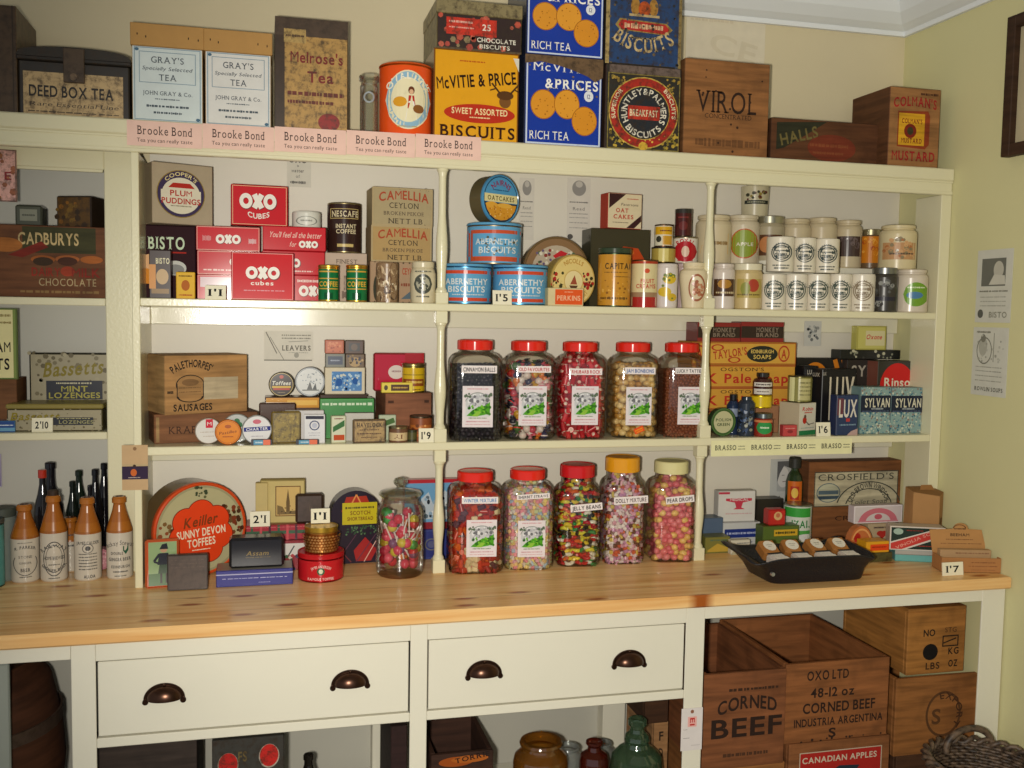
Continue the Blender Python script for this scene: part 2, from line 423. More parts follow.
def round_tin(name, label, cat, u, v, rpx, y, base, depth, body, face, dec=(), kind='t', rz=0, rim=None, grp=None, lean=0, lf=.2):
    """round flat tin standing on its edge with its lid towards us"""
    x, _ = W(u, v, y); r = rpx*(y-CY)/math.cos(YAW)/FPX*1.0
    r = (W(u, v-rpx, y)[1]-W(u, v+rpx, y)[1])/2
    o = empty(name, label, cat, (x, y, base), rz, grp)
    if lean: o.rotation_euler = (lean, 0, rz)
    b = MB(); b.lathe([(r*.95, lf*depth), (r*.97, lf*depth), (r*.97, depth-.002), (r*.94, depth)], spec(kind, body), 48, (0, 0, r), axis='y'); b.build('body', o)
    l = MB(); rm = spec(kind, rim or body); l.lathe([(r*.0, 0, spec(kind, face)), (r*.93, 0, spec(kind, face)), (r*.955, -.0015, rm), (r*.985, -.0005, rm), (r, .002, rm), (r, lf*depth, rm)], rm, 48, (0, 0, r), caps=(False, True), axis='y')
    fc = Face((-r, 0, 0), (2*r, 0, 0), (0, 0, 2*r), (0, -1, 0), kind); prnt(l, fc, dec); l.build('lid', o)
    round_tin.last = o
    return base+2*r
def vessel(name, label, cat, u0, u1, vt, y, base, prof, mat, dec=(), kind='c', band=None, grp=None, parts=(), n=36, dz=(0, 1), ang=None, rk=1):
    """turned vessel: prof in (share of half width, share of height[, material]); parts: (name, prof, material) in the same shares"""
    x0, x1 = W(u0, vt+15, y)[0], W(u1, vt+15, y)[0]; r = (x1-x0)/2; xc = (x0+x1)/2; zt = W((u0+u1)/2, vt, y)[1]; h = zt-base
    if ang is None: ang = math.atan2(CY-y, CX-xc)
    mb = MB(); sc = lambda pr: [(a[0]*r, a[1]*h)+tuple(M(q) for q in a[2:]) for a in pr]
    mb.lathe(sc(prof), M(mat), n, caps=(True, False)); loc = (xc, y, base)
    prnt(mb, CylFace((0, 0, 0), r*rk, h*dz[0], h*dz[1], ang, kind), dec)
    if parts:
        o = empty(name, label, cat, loc, 0, grp); mb.build('body', o)
        for pn, pp, pm in parts:
            q = MB(); q.lathe(sc(pp), M(pm), n, caps=(True, True)); q.build(pn, o)
    else: o = mb.build(name, None, loc); tag(o, label, cat, grp)
    vessel.last = o; vessel.r = r; vessel.h = h
    return zt
def sheet(name, label, cat, u0, u1, vt, vb, y, body, dec=(), grp=None, t=.0012, kind='p'):
    """thin card or paper fixed upright to a surface whose front is at y"""
    x0, z1 = W(u0, (vt+vb)/2, y)[0], W((u0+u1)/2, vt, y)[1]; x1, z0 = W(u1, (vt+vb)/2, y)[0], W((u0+u1)/2, vb, y)[1]
    mb = MB(); w, h = x1-x0, z1-z0; mb.box(-w/2, w/2, -t, 0, 0, h, spec(kind, body), 0)
    prnt(mb, Face((-w/2, -t, 0), (w, 0, 0), (0, 0, h), (0, -1, 0), kind), dec)
    o = mb.build(name, None, ((x0+x1)/2, y, z0)); tag(o, label, cat, grp); return o
def ticket(txt, u0, u1, vt, y, base, where, lean=.12, h=None):
    x0, x1 = W(u0, vt+6, y)[0], W(u1, vt+6, y)[0]; w = x1-x0; h = h or (W(u0, vt, y)[1]-base)
    mb = MB(); mb.box(-w/2, w/2, 0, .004, 0, h, 'p:e6dfc4', .0004)
    prnt(mb, Face((-w/2, 0, 0), (w, 0, 0), (0, 0, h), (0, -1, 0), 'p'), [('t', txt, .48, .5, .62, .5, '141414', 'bs')])
    o = mb.build('price_ticket', None, ((x0+x1)/2, y, base)); o.rotation_euler = (-lean, 0, 0)
    return tag(o, 'small white card price ticket reading '+txt+' '+where, 'price ticket', 'price tickets along the shelves')
# ------------------------------------------------------------------ the room
CREAM = paint('cream_gloss_paint', 'dcd5b2', .24, .16, 150)
CREAM2 = paint('cream_eggshell_paint', 'e0dbc8', .4, .12, 60)
WHITE = paint('white_back_paint', 'd8d1c1', .5, .15, 40)
WALLP = paint('beige_wall_paint', 'd2c5a2', .7, .2, 50)
WALLR = paint('yellow_wall_paint', 'd0ca98', .7, .2, 50)
CEILP = paint('white_ceiling_paint', 'e3e6e6', .7, .1, 40)
GLOSS = paint('cream_thick_gloss', 'dfd9c0', .16, .10, 300)
GREYP = paint('shaded_back_paint', 'c6c3b6', .55, .1, 40)  # back paint greyed in colour for the shade inside the left cupboard
GREYD = paint('under_counter_shaded_paint', 'b7b4a7', .6, .1, 40)  # darker copy of the back paint, carrying the shade under the counter
FLOORP = paint('stone_floor', '8a8070', .6, .3, 15, .15)

def pine():
    mt = bpy.data.materials.new('varnished_pine_planks'); mt.use_nodes = True; nt = mt.node_tree; N = nt.nodes; L = nt.links
    b = N['Principled BSDF']; b.inputs['Roughness'].default_value = .34; b.inputs['Specular IOR Level'].default_value = .4
    tc = N.new('ShaderNodeTexCoord'); sp = N.new('ShaderNodeSeparateXYZ'); L.new(tc.outputs['Object'], sp.inputs[0])
    def mth(op, a, bb=None):
        n = N.new('ShaderNodeMath'); n.operation = op
        if isinstance(a, (int, float)): n.inputs[0].default_value = a
        else: L.new(a, n.inputs[0])
        if bb is not None:
            if isinstance(bb, (int, float)): n.inputs[1].default_value = bb
            else: L.new(bb, n.inputs[1])
        return n.outputs[0]
    yy = mth('MULTIPLY', sp.outputs[1], 8.6); fl = mth('FLOOR', yy); fr = mth('FRACT', yy)
    wn = N.new('ShaderNodeTexWhiteNoise'); wn.noise_dimensions = '1D'; L.new(fl, wn.inputs['W'])
    off = mth('MULTIPLY', fl, 3.7); cx = N.new('ShaderNodeCombineXYZ')
    L.new(mth('ADD', mth('MULTIPLY', sp.outputs[0], 1.5), off), cx.inputs[0]); L.new(mth('MULTIPLY', sp.outputs[1], 34.), cx.inputs[1]); L.new(mth('MULTIPLY', sp.outputs[2], 34.), cx.inputs[2])
    n1 = N.new('ShaderNodeTexNoise'); n1.inputs['Scale'].default_value = 1.4; n1.inputs['Detail'].default_value = 5; n1.inputs['Distortion'].default_value = .4; L.new(cx.outputs[0], n1.inputs['Vector'])
    r1 = N.new('ShaderNodeValToRGB'); e = r1.color_ramp.elements
    e[0].position = .3; e[0].color = (*lin('e0aa66'), 1); e[1].position = .7; e[1].color = (*lin('fad89c'), 1)
    L.new(n1.outputs[0], r1.inputs[0])
    mx = N.new('ShaderNodeMix'); mx.data_type = 'RGBA'; mx.blend_type = 'MULTIPLY'; mx.inputs[7].default_value = (*lin('e0ba8c'), 1)
    L.new(mth('MULTIPLY', wn.outputs[0], .45), mx.inputs[0]); L.new(r1.outputs[0], mx.inputs[6])
    # knots
    c2 = N.new('ShaderNodeCombineXYZ'); L.new(mth('ADD', mth('MULTIPLY', sp.outputs[0], 2.7), off), c2.inputs[0]); L.new(mth('MULTIPLY', sp.outputs[1], 8.), c2.inputs[1])
    vo = N.new('ShaderNodeTexVoronoi'); vo.voronoi_dimensions = '2D'; vo.inputs['Scale'].default_value = 1.; L.new(c2.outputs[0], vo.inputs['Vector'])
    kn = N.new('ShaderNodeMapRange'); kn.inputs[1].default_value = .035; kn.inputs[2].default_value = .10; kn.inputs[3].default_value = 1; kn.inputs[4].default_value = 0; L.new(vo.outputs['Distance'], kn.inputs[0])
    m2 = N.new('ShaderNodeMix'); m2.data_type = 'RGBA'; m2.inputs[7].default_value = (*lin('a0541e'), 1)
    L.new(kn.outputs[0], m2.inputs[0]); L.new(mx.outputs[2], m2.inputs[6])
    seam = mth('LESS_THAN', fr, .018)
    m3 = N.new('ShaderNodeMix'); m3.data_type = 'RGBA'; m3.inputs[7].default_value = (*lin('8a5e34'), 1)
    L.new(mth('MULTIPLY', seam, .7), m3.inputs[0]); L.new(m2.outputs[2], m3.inputs[6]); L.new(m3.outputs[2], b.inputs['Base Color'])
    return mt
PINE = pine()

mb = MB(); mb.box(-4.2, .1, -4.5, .1, -.05, 0, FLOORP); struct('floor', mb)
mb = MB(); mb.box(-2.1605, .1, 0, .2, 0, 2.6, WALLP); mb.box(-4.2, -2.1605, 0, .2, 1.944, 2.6, WALLP); mb.box(-4.2, -2.1605, .16, .2, 0, 1.944, WALLP); mb.box(-4.2, -2.1605, 0, .16, 0, .868, WALLP); struct('wall_back', mb)
mb = MB(); mb.box(0, .1, -4.5, 0, 0, 2.6, WALLR); struct('wall_right', mb)
mb = MB(); mb.box(-4.2, .1, -4.5, .1, 2.555, 2.65, CEILP); struct('ceiling', mb)
prof = [(0, 2.40), (.012, 2.40), (.013, 2.413), (.022, 2.416), (.04, 2.425), (.068, 2.45), (.088, 2.482), (.092, 2.498), (.105, 2.50), (.107, 2.51), (.15, 2.516), (.165, 2.524), (.168, 2.54), (.182, 2.543), (.182, 2.556)]
mb = MB(); vs = []; fs = []
for d, z in prof: vs += [(-4.2, -d, z), (-d, -d, z), (-d, -4.5, z)]
for i in range(len(prof)-1):
    for j in (0, 1): fs.append((3*i+j, 3*i+j+1, 3*i+j+4, 3*i+j+3))
mb.add(vs, fs, CEILP); struct('trim_1', mb)

# ------------------------------------------------------------------ wall shelves (the tall open dresser)
XL, XP0, XP1 = -3.1, -2.161, -2.144
unit = empty('wall_shelves', 'cream painted open wall shelves with turned posts rising from the pine worktop', 'shelves', (0, 0, 0))
mb = MB(); mb.box(XL, -.001, -.253, -.001, 1.944, TOP, CREAM, .003); mb.build('top_shelf', unit)
mb = MB(); mb.box(XL, -.001, -.246, -.226, FB, 1.9435, CREAM, .002); mb.box(XL, -.001, -.2495, -.245, 1.9385, 1.944, CREAM, .0015); mb.box(XL, -.001, -.2485, -.245, FB+.001, FB+.009, CREAM, .0015); mb.build('fascia', unit)
mb = MB(); mb.box(XP1, -.001, -.010, -.001, CT, 1.944, WHITE); mb.build('back_panel', unit)
for z0, z1 in ((S1B, S1), (S2B, S2)):
    mb = MB(); mb.box(XP1, -.034, -.246, -.0105, z0, z1, CREAM, .002); mb.build('shelf', unit)
for z0 in (S1B, S2B):
    mb = MB(); mb.box(XP1, -.002, -.030, -.0105, z0-.045, z0-.0005, GLOSS, .002); mb.build('shelf_batten', unit)
mb = MB(); mb.box(XP0, XP1, -.2465, -.001, CT, FB, CREAM, .0015); mb.build('end_panel', unit)
mb = MB(); mb.box(-.034, -.001, -.2465, -.134, CT, FB, CREAM, .0015); mb.build('end_post', unit)
for x in (-1.4423, -.7333):
    for z0, z1, tier in ((CT, S2B, 3), (S2, S1B, 2), (S1, FB, 1)):
        h = z1-z0; mb = MB(); b0 = .034 if tier != 1 else .028; b1 = .03
        mb.box(-.0155, .0155, -.0155, .0155, 0, b0, CREAM, .0015)
        zt = h-b1 if tier > 1 else h
        if tier > 1: mb.box(-.0145, .0145, -.0145, .0145, h-b1, h, CREAM, .0015)
        q = zt-b0; pr = [(.0145, 0), (.0145, .004), (.0105, .012), (.0105, .03)]
        for t in range(1, 14):
            f = t/14; r = .0100+.0048*math.sin(PI*min(1, f/.62))**1.5*(f < .62) if f < .62 else .0092+.0008*(1-f)
            pr.append((r, .03+(q-.05)*f))
        pr += [(.0095, q-.018), (.0115, q-.008), (.0145, q-.003), (.0145, q)]
        mb.lathe([(r, b0+z) for r, z in pr], CREAM, 20); mb.build('turned_post', unit, (x+(.007*(tier < 3) if x > -1 else 0), -.2295, z0))
# left-hand cupboard with its own face frame
lc = empty('wall_cupboard', 'cream framed open wall cupboard at the left end of the shelves', 'cupboard', (0, 0, 0))
mb = MB(); mb.box(-2.240, XP0, -.092, -.072, CT, 1.9435, CREAM, .002); mb.build('stile', lc)
mb = MB(); mb.box(XL, -2.240, -.092, -.072, 1.882, 1.9435, CREAM, .002); mb.box(XL, -2.243, -.088, -.078, 1.876, 1.884, CREAM, .001); mb.build('top_rail', lc)
mb = MB(); mb.box(XL, XP0, .149, .159, CT+.0005, 1.9435, GREYP); mb.build('back_panel', lc)
for z in (1.575, 1.250):
    mb = MB(); mb.box(XL, XP0-.001, -.0715, .1485, z-.017, z, CREAM, .001); mb.box(XL, -2.2405, -.092, -.0715, z-.018, z, CREAM, .0015); mb.build('shelf', lc)

# ------------------------------------------------------------------ counter: worktop and the base under it
mb = MB(); mb.box(XL, -.0015, -.551, -.0015, .87, CT, PINE, .004); mb.box(XL, XP0-.0002, -.0015, .148, .871, CT, PINE, .001); o = mb.build('pine_worktop'); tag(o, 'varnished knotty pine plank worktop running the length of the counter', 'worktop')
base = empty('counter_base', 'cream painted counter base with two drawers and open bays', 'counter', (0, 0, 0))
FY0, FY1 = -.530, -.505
LEG = [(-2.252, -2.205), (-1.555, -1.517), (-.896, -.848), (-.072, -.003)]
for i, (a, b) in enumerate(LEG):
    mb = MB(); mb.box(a, b, FY0, FY1-.02, .0, .87 if i not in () else .83, CREAM2, .002); mb.build('leg', base)
mb = MB()
mb.box(XL, -2.2525, FY0, FY1, .836, .8695, CREAM2, .001)
for (a, b), (c, d) in zip(LEG, LEG[1:]): mb.box(b+.0003, c-.0003, FY0, FY1, .829 if c < -.5 else .836, .8695, CREAM2, .001)
mb.build('top_rail', base)
for a, b in ((-2.205, -1.555), (-1.517, -.896)):
    mb = MB(); mb.box(a+.0003, b-.0003, FY0, FY1, .645, .6655, CREAM2, .0015); mb.build('lower_rail', base)
    cx = (a+b)/2; mb = MB(); mb.box(a+.0035, b-.0035, FY0+.002, FY0+.022, .669, .8265, CREAM2, .0015)
    mb.box(a+.02, b-.02, FY0+.022, -.06, .67, .79, CREAM2); dr = mb.build('drawer', base)
    for hx in ((-2.072, -1.687) if a < -2 else (-1.387, -1.038)):
        mb = MB(); n, k = 24, 10; A_, B_, C_ = .0365, .029, .022; vs = []; fs = []; BR = 'm:4a3226'
        for i in range(n+1):
            t = PI*i/n
            for j in range(k+1):
                p = PI/2*j/k; vs.append((A_*math.cos(t)*(1-.06*(j/k)), -C_*math.sin(t)*math.sin(p)-.003, B_*math.sin(t)*math.cos(p)))
        for i in range(n):
            for j in range(k): fs.append((i*(k+1)+j, (i+1)*(k+1)+j, (i+1)*(k+1)+j+1, i*(k+1)+j+1))
        mb.add(vs, fs, BR, True)
        pr = [(-A_-.006, -.003)]+[((A_+.005)*math.cos(PI-PI*i/n), (B_+.005)*math.sin(PI*i/n)) for i in range(n+1)]+[(A_+.006, -.003)]
        mb.add([(x, -.0032, z) for x, z in pr]+[(x, 0, z) for x, z in pr], [tuple(range(len(pr)))]+[(i, i+1, i+1+len(pr), i+len(pr)) for i in range(len(pr)-1)], BR)
        for sx in (-1, 1): mb.lathe([(.0062, -.0045), (.0062, 0)], BR, 14, (sx*(A_+.001), 0, -.004), axis='y')
        mb.ball((0, -.004, B_+.002), .0035, BR); mb.build('cup_handle', dr, (hx, FY0+.002, .7395))
for a, b in LEG[1:3]:
    mb = MB(); mb.box(a-.03, b-.01, -.05, -.002, 0, .87, CREAM2, .002); mb.build('rear_leg', base)
mb = MB(); mb.box(XL, -.001, -.0018, -.0006, .0, .868, GREYD); mb.build('added_back_sheet', base)  # thin sheet added over the wall to set its brightness under the counter
mb = MB(); mb.box(XL, -.075, -.48, -.055, .28, .30, CREAM2, .002); mb.build('lower_shelf', base)
# ------------------------------------------------------------------ top shelf
ty = -.228
carton('storage_box', 'tall dark brown box cut by the left edge on the top shelf', 'box', -30, 16, 4, ty, TOP, .2, '5a4630', '4c3a28', kind='o', dec=[('r', .9, 0, .93, 1, '33271b')])
# deed box tin
x0 = W(18.5, 80, ty)[0]; x1 = W(129.5, 80, ty)[0]; w = x1-x0; h = W(70, 49, ty)[1]-TOP
o = empty('deed_box_tin', 'large rusty black and tan tea tin with a hasp, lettered DEED BOX TEA', 'tin', ((x0+x1)/2, ty, TOP))
mb = MB(); hb = h*.80; mb.box(-w/2, w/2, 0, .17, 0, hb, 'o:2a2620', .003, {'f': 'o:2e2a26'})
prnt(mb, Face((-w/2, 0, 0), (w, 0, 0), (0, 0, hb), (0, -1, 0), 'o'), [('r', .04, .02, .94, .80, 'b59a6e'), ('t', 'DEED BOX TEA', .47, .46, .76, .21, '1c1a18', 'b'), ('t', 'Rare Essential Line', .5, .22, .8, .08, '40352a', 'i'), ('l', .08, .9, .08, .03, '54452f')]); mb.build('body', o)
mb = MB(); mb.box(-w/2-.004, w/2+.004, -.004, .174, hb, h-.02, 'o:25211c', .004); n = 12; pr = [(-w/2-.004, h-.021), (w/2+.004, h-.021)]+[((w/2+.004)*math.cos(PI*i/n), h-.021+.024*math.sin(PI*i/n)**.6) for i in range(1, n)]
mb.add([(x, -.004, z) for x, z in pr]+[(x, .174, z) for x, z in pr], [tuple(range(len(pr))), tuple(range(2*len(pr)-1, len(pr)-1, -1))]+[(i, (i+1) % len(pr), (i+1) % len(pr)+len(pr), i+len(pr)) for i in range(len(pr))], 'o:2b261f'); mb.build('lid', o)
mb = MB(); mb.box(-.022, .022, -.010, -.003, hb*.62, hb+.03, 'o:4a3a2a', .002); mb.lathe([(.008, -.014), (.008, -.009)], 'o:6a5640', 12, (0, 0, hb*.72), axis='y'); mb.build('hasp', o)
for u0, u1, vt, lab, fc in ((131.5, 202.5, 25, 'pale blue labelled tea box with torn brown lid, right of the deed box tin', 'cdd6d4'), (205, 271, 31, 'white labelled tea box with brown lid, beside the scorched gold tea tin', 'd8d6d0')):
    ink = '3a4450'
    carton('tea_box', lab, 'tea box', u0, u1, vt, ty, TOP, .10, 'a88658', fc, [('b', .03, .03, .97, .985, .012, '8aa0ac'), ('b', .1, .52, .9, .93, .008, '7890a0'), ('t', "GRAY'S", .5, .83, .46, .085, ink, 's'), ('t', 'Specially Selected', .5, .715, .7, .05, ink, 'i'), ('t', 'TEA', .5, .60, .24, .085, ink, 's'), ('t', 'JOHN GRAY & Co.', .5, .39, .7, .055, ink, 's'), ('l', .32, .68, .31, .02, '5a646c'), ('l', .2, .8, .215, .04, '4c565e'), ('l', .3, .7, .13, .04, '4c565e'), ('e', .07, .95, .03, .02, '4a6a80'), ('e', .93, .06, .03, .02, '4a6a80')],
           lid=(.05, 'b58a50', .003, [('e', .08, .5, .008, .06, '3a2a1a'), ('e', .2, .4, .008, .06, '3a2a1a'), ('e', .8, .45, .008, .06, '3a2a1a'), ('e', .94, .4, .008, .06, '3a2a1a')]))
carton('tea_tin', 'scorched gold and brown tea tin lettered in red script on the top shelf', 'tin', 275, 348, 19, ty, TOP, .16, '4a3826', 'b08a4c', kind='o', rz=.0,
       dec=[('r', 0, 0, .13, 1, '3c2c1e'), ('r', .0, .84, 1, 1, '4a3a2c'), ('r', .12, .78, .42, .90, 'b29458'), ('l', .15, .4, .84, .03, '4a2a1a'), ('t', "Melrose's", .57, .66, .72, .10, '7a1f1a', 'b'), ('t', 'Tea', .62, .49, .36, .10, '7a1f1a', 'b'), ('l', .17, .95, .335, .05, '6a2a1c'), ('l', .17, .8, .26, .04, '6a2a1c'), ('e', .74, .09, .15, .08, '8e2420')])
GLASS = glass('clear_glass', 'f4f8f4', .07); GLASSD = glass('dim_clear_glass', 'f0f2ee', .10)
vessel('glass_jar', 'narrow clear glass jar with rolled rim, left of the orange malt drink tin', 'jar', 359, 379, 75, -.19, TOP, [(.86, 0), (.9, .02), (.9, .8), (.8, .85), (.8, .88), (1, .9), (1, .97), (.85, 1)], GLASSD, dec=[('o', .5, .62, .3, .09, .3, 'q:9ca2a4')], rk=.9)
can('malt_drink_tin', 'orange round tin with a cream picture oval of a woman in red', 'tin', 379, 432, 64, -.19, TOP, 'e8541c', [('e', .55, .5, .42, .41, 'e9dfb8'), ('o', .55, .5, .40, .39, .2, '8fb6cc'), ('a', 'OVALTINE', .55, .52, .27, 90, 130, .09, 'f2ead0', 'b'), ('p', [(.5, .22), (.72, .22), (.66, .48), (.56, .48)], 'e9e4da'), ('p', [(.54, .38), (.70, .34), (.66, .56), (.56, .56)], 'b8352a'), ('e', .61, .63, .06, .055, '6a3a22'), ('e', .61, .61, .04, .035, 'e0b48e'), ('e', .4, .47, .13, .07, 'd99a2a'), ('e', .74, .38, .1, .06, '8a5a2c'), ('l', .35, .75, .13, .02, 'b89a50')], rim='c8641c', lid=(.004, 'c8561e'))
# biscuit tins
z = carton('biscuit_tin', 'big orange biscuit tin with a stag head and red oval, under the chocolate biscuit tin', 'biscuit tin', 434, 519, 51, ty, TOP, .2, '6a5038', 'e0a020', kind='t', side='7c6242', grp=None,
       dec=[('b', .0, 0, 1, 1, .015, '7a4a18'), ('t', 'McVITIE & PRICE', .5, .68, .94, .14, '2a1a12', 'b^-.0', 7), ('l', .3, .6, .88, .02, 'b8581c'), ('e', .84, .46, .07, .07, '7a5028'), ('e', .84, .53, .1, .05, '5a3a1e'), ('ln', .78, .55, .68, .66, .02, '4a3018'), ('ln', .72, .60, .66, .58, .015, '4a3018'), ('ln', .9, .55, 1.0, .66, .02, '4a3018'), ('ln', .95, .6, 1.0, .58, .015, '4a3018'), ('e', .54, .31, .42, .105, 'b8321e'), ('t', 'SWEET ASSORTED', .54, .335, .66, .07, 'f0d8a0', 'b'), ('l', .42, .66, .265, .02, 'f0d8a0'), ('t', 'BISCUITS', .52, .11, .88, .13, '3a1c10', 'bs'), ('p', [(.93, .95), (1, .95), (1, .80)], 'd8d2c0')])
z = carton('biscuit_tin', 'low tin with black, red and floral band lettered CHOCOLATE BISCUITS, topmost in its pile', 'biscuit tin', 437, 522, 2, ty-.002, z, .205, '6e6238', '2e1e1c', kind='o', side='7d7350',
       dec=[('r', 0, .0, 1, .05, '5a4a34'), ('d', .02, .08, .98, .95, 26, .09, ['b8503c', 'c2604a', '8a7a58', 'a8463a']), ('r', .11, .42, .70, .9, 'c8301c'), ('l', .14, .42, .78, .08, 'eeb0a0'), ('l', .14, .45, .62, .06, 'e8a090'), ('t', '25', .58, .68, .1, .18, 'f0d8c8', 'b'), ('t', 'CHOCOLATE', .70, .32, .46, .13, 'ece2d0', 'b', 0), ('t', 'BISCUITS', .68, .14, .36, .12, 'ece2d0', 'b')], lid=(.033, '877a55'))
def rich_tea(u0, u1, vt, y, base, lab, worn, h=None):
    D = [('b', .02, .02, .98, .98, .018, 'c8d2e2'), ('t', 'McVITIE', .45, .88, .68, .10, 'e8e6e0', 's'), ('t', '&PRICES', .6, .70, .68, .11, 'f0eee6', 'bs'), ('e', .24, .46, .165, .165, 'a8681c'), ('e', .24, .46, .155, .155, 'd8922e'), ('e', .54, .475, .165, .165, 'a8681c'), ('e', .54, .475, .155, .155, 'dc9832'), ('e', .77, .30, .165, .165, 'a8681c'), ('e', .77, .30, .155, .155, 'd68e2a'), ('e', .82, .58, .06, .06, 'dfe2e6'), ('t', '12', .82, .58, .04, .05, '303a6a', ''),
         ('d', .12, .34, .66, .58, 24, .008, ['a8681c']), ('d', .65, .2, .9, .4, 14, .008, ['a8681c']), ('t', 'RICH TEA', .32, .12, .5, .10, 'eceae2', 's')]
    if worn: D += [('p', [(0, 1), (1, 1), (1, .80), (.9, .74), (.8, .80), (.6, .86), (.42, .9), (.2, .93), (0, .9)], 'o:6a5238'), ('d', .05, .55, .95, .95, 10, .012, ['o:8a7050'])]
    return carton('biscuit_tin', lab, 'biscuit tin', u0, u1, vt, y, base, .2, '2c3248', '1d3a9a', D, kind='t', h=h, bev=.003)
za = rich_tea(525, 603, 57, ty, TOP, 'blue tin picturing three round biscuits, rust-worn at its top, on the shelf board', True)
rich_tea(527, 605, -28, ty, za, 'blue tin picturing three round biscuits, stacked on its rusty twin', False)
zb = carton('biscuit_tin', 'dark tin with a red and gold ring lettered BREAKFAST BISCUITS, beneath the royal blue tin', 'biscuit tin', 606, 682, 66, ty, TOP, .2, '3c2c26', '2b2a24', kind='o', bev=.003,
       dec=[('b', .03, .02, .98, .9, .012, '8a7a3a'), ('d', .06, .05, .3, .25, 30, .018, ['b89a38', '8a7a30']), ('d', .75, .05, .96, .25, 30, .018, ['b89a38', '8a7a30']), ('d', .06, .7, .25, .86, 20, .016, ['a88a38', '7a6a30']), ('d', .8, .7, .96, .86, 20, .016, ['a88a38', '7a6a30']), ('r', .04, .9, .97, .99, '6a5a52'),
            ('e', .5, .45, .46, .42, 'c0a048'), ('e', .5, .45, .445, .405, 'a8281c'), ('a', 'SUPERIOR', .5, .45, .36, 165, 55, .05, 'e8d8b0', 'b'), ('a', 'BISCUITS', .5, .45, .36, 20, 55, .05, 'e8d8b0', 'b'), ('d', .15, .1, .85, .2, 14, .012, ['d8b048']), ('e', .5, .45, .345, .315, 'c0a048'), ('e', .5, .45, .335, .305, '22262c'), ('a', 'HUNTLEY&PALMERS', .5, .45, .215, 90, 235, .075, 'e4dcc8', 'b'), ('a', 'BISCUITS', .5, .45, .29, 270, -105, .075, 'e4dcc8', 'b'), ('r', .29, .37, .71, .53, 'b8301e'), ('t', 'BREAKFAST', .5, .45, .37, .08, 'e8d8b0', 'b'), ('e', .5, .06, .06, .05, 'd0a838')])
carton('biscuit_tin', 'worn royal blue tin with gold arched letters and coat of arms, top of its pile', 'biscuit tin', 607, 683, -32, ty, zb, .2, '3a3630', '24406a', kind='o', bev=.003,
       dec=[('r', 0, 0, .05, 1, 'a8915c'), ('r', .96, 0, 1, 1, '8a7648'), ('a', 'CARR&CO', .5, .30, .52, 90, 80, .16, 'c2a062', 'b'), ('e', .38, .60, .06, .09, 'a87a34'), ('e', .62, .60, .06, .09, 'a87a34'), ('e', .5, .58, .08, .08, 'b8501e'), ('r', .3, .50, .7, .525, 'b8a070'), ('p', [(.12, .40), (.18, .47), (.8, .45), (.88, .39), (.8, .33), (.18, .35)], '9a8040'), ('p', [(.16, .40), (.2, .455), (.78, .44), (.84, .39), (.78, .34), (.2, .36)], 'b52a24'), ('l', .24, .76, .40, .07, 'd8b088'), ('l', .3, .7, .28, .02, '9a8a60'), ('a', 'BISCUITS', .5, .72, .58, 270, -74, .15, 'c8ae7c', 'bs'), ('d', .04, .0, .96, .98, 60, .014, ['2a2a2c', '3c4a5c', '6a5a40'])])
# wooden boxes
carton('wooden_crate', 'square dark brown wooden crate lettered VIROL on the top shelf', 'crate', 685, 770, 61, ty, TOP, .22, '7a5230', '8a5c34', kind='w', dec=[('t', 'VIROL', .5, .575, .7, .24, '2c1a10', 's'), ('t', 'CONCENTRATED', .52, .42, .55, .05, '3a2416', ''), ('l', .14, .92, .14, .11, '6a4526'), ('d', .02, .05, .98, .95, 14, .012, ['3a2415'])])
carton('wooden_crate', 'long low dark wooden crate with faded green lettering, between two taller ones', 'crate', 771, 881, 121, ty+.05, TOP, .14, '4a2e1c', '5a3720', kind='w', dec=[('p', [(.05, .3), (.05, .9), (.5, .98), (.35, .72), (.12, .35)], '2c2c1c'), ('t', 'HALLS', .25, .64, .34, .26, '6a5e34', 'b', 14), ('e', .55, .4, .22, .3, '70301c'), ('l', .35, .7, .45, .1, '7a4024'), ('l', .38, .66, .28, .08, '7a4024')])
carton('wooden_crate', 'small upright wooden crate with a yellow mustard tin picture and red lettering', 'crate', 890, 941, 88, ty, TOP, .18, '6a4228', '94683e', kind='w', side='5c3a22', dec=[('l', .6, .95, .93, .04, '4a2a1a'), ('t', "COLMAN'S", .5, .82, .84, .12, '9c1f22', 'bs^.03'), ('p', [(.17, .26), (.17, .70), (.76, .72), (.80, .66), (.80, .30), (.72, .24)], '8a3a1c'), ('r', .19, .28, .70, .68, 'cf9a22'), ('t', "COLMAN'S", .45, .585, .4, .06, '7a2a14', 'bs'), ('e', .42, .46, .12, .09, '7a2414'), ('e', .42, .46, .06, .05, '3a3a20'), ('t', 'MUSTARD', .45, .34, .4, .06, '7a2a14', 'bs'), ('t', 'MUSTARD', .5, .15, .84, .12, '9c1f22', 'bs')])
# five cards along the fascia
for i, (a, b, va, vb) in enumerate(((127, 202, 122, 147), (202.5, 274, 125.5, 150), (274.5, 346, 128.5, 153), (346.5, 415, 132, 156), (415.5, 481, 135.5, 159))):
    o = sheet('shelf_edge_card', ['leftmost pink shelf edge card, under the blue labelled tea box', 'pink shelf edge card under the white labelled tea box', 'pink shelf edge card under the scorched gold tea tin', 'pink shelf edge card under the orange malt drink tin', 'rightmost pink shelf edge card, under the orange biscuit tin'][i], 'card', a, b, va, vb, -.2535, 'e6c0b0',
          [('t', 'Brooke Bond', .5, .64, .72, .36, '3a2c2a', 's'), ('t', 'Tea you can really taste', .5, .24, .74, .16, '4a3a36', '')], 'tea cards on the shelf edge')
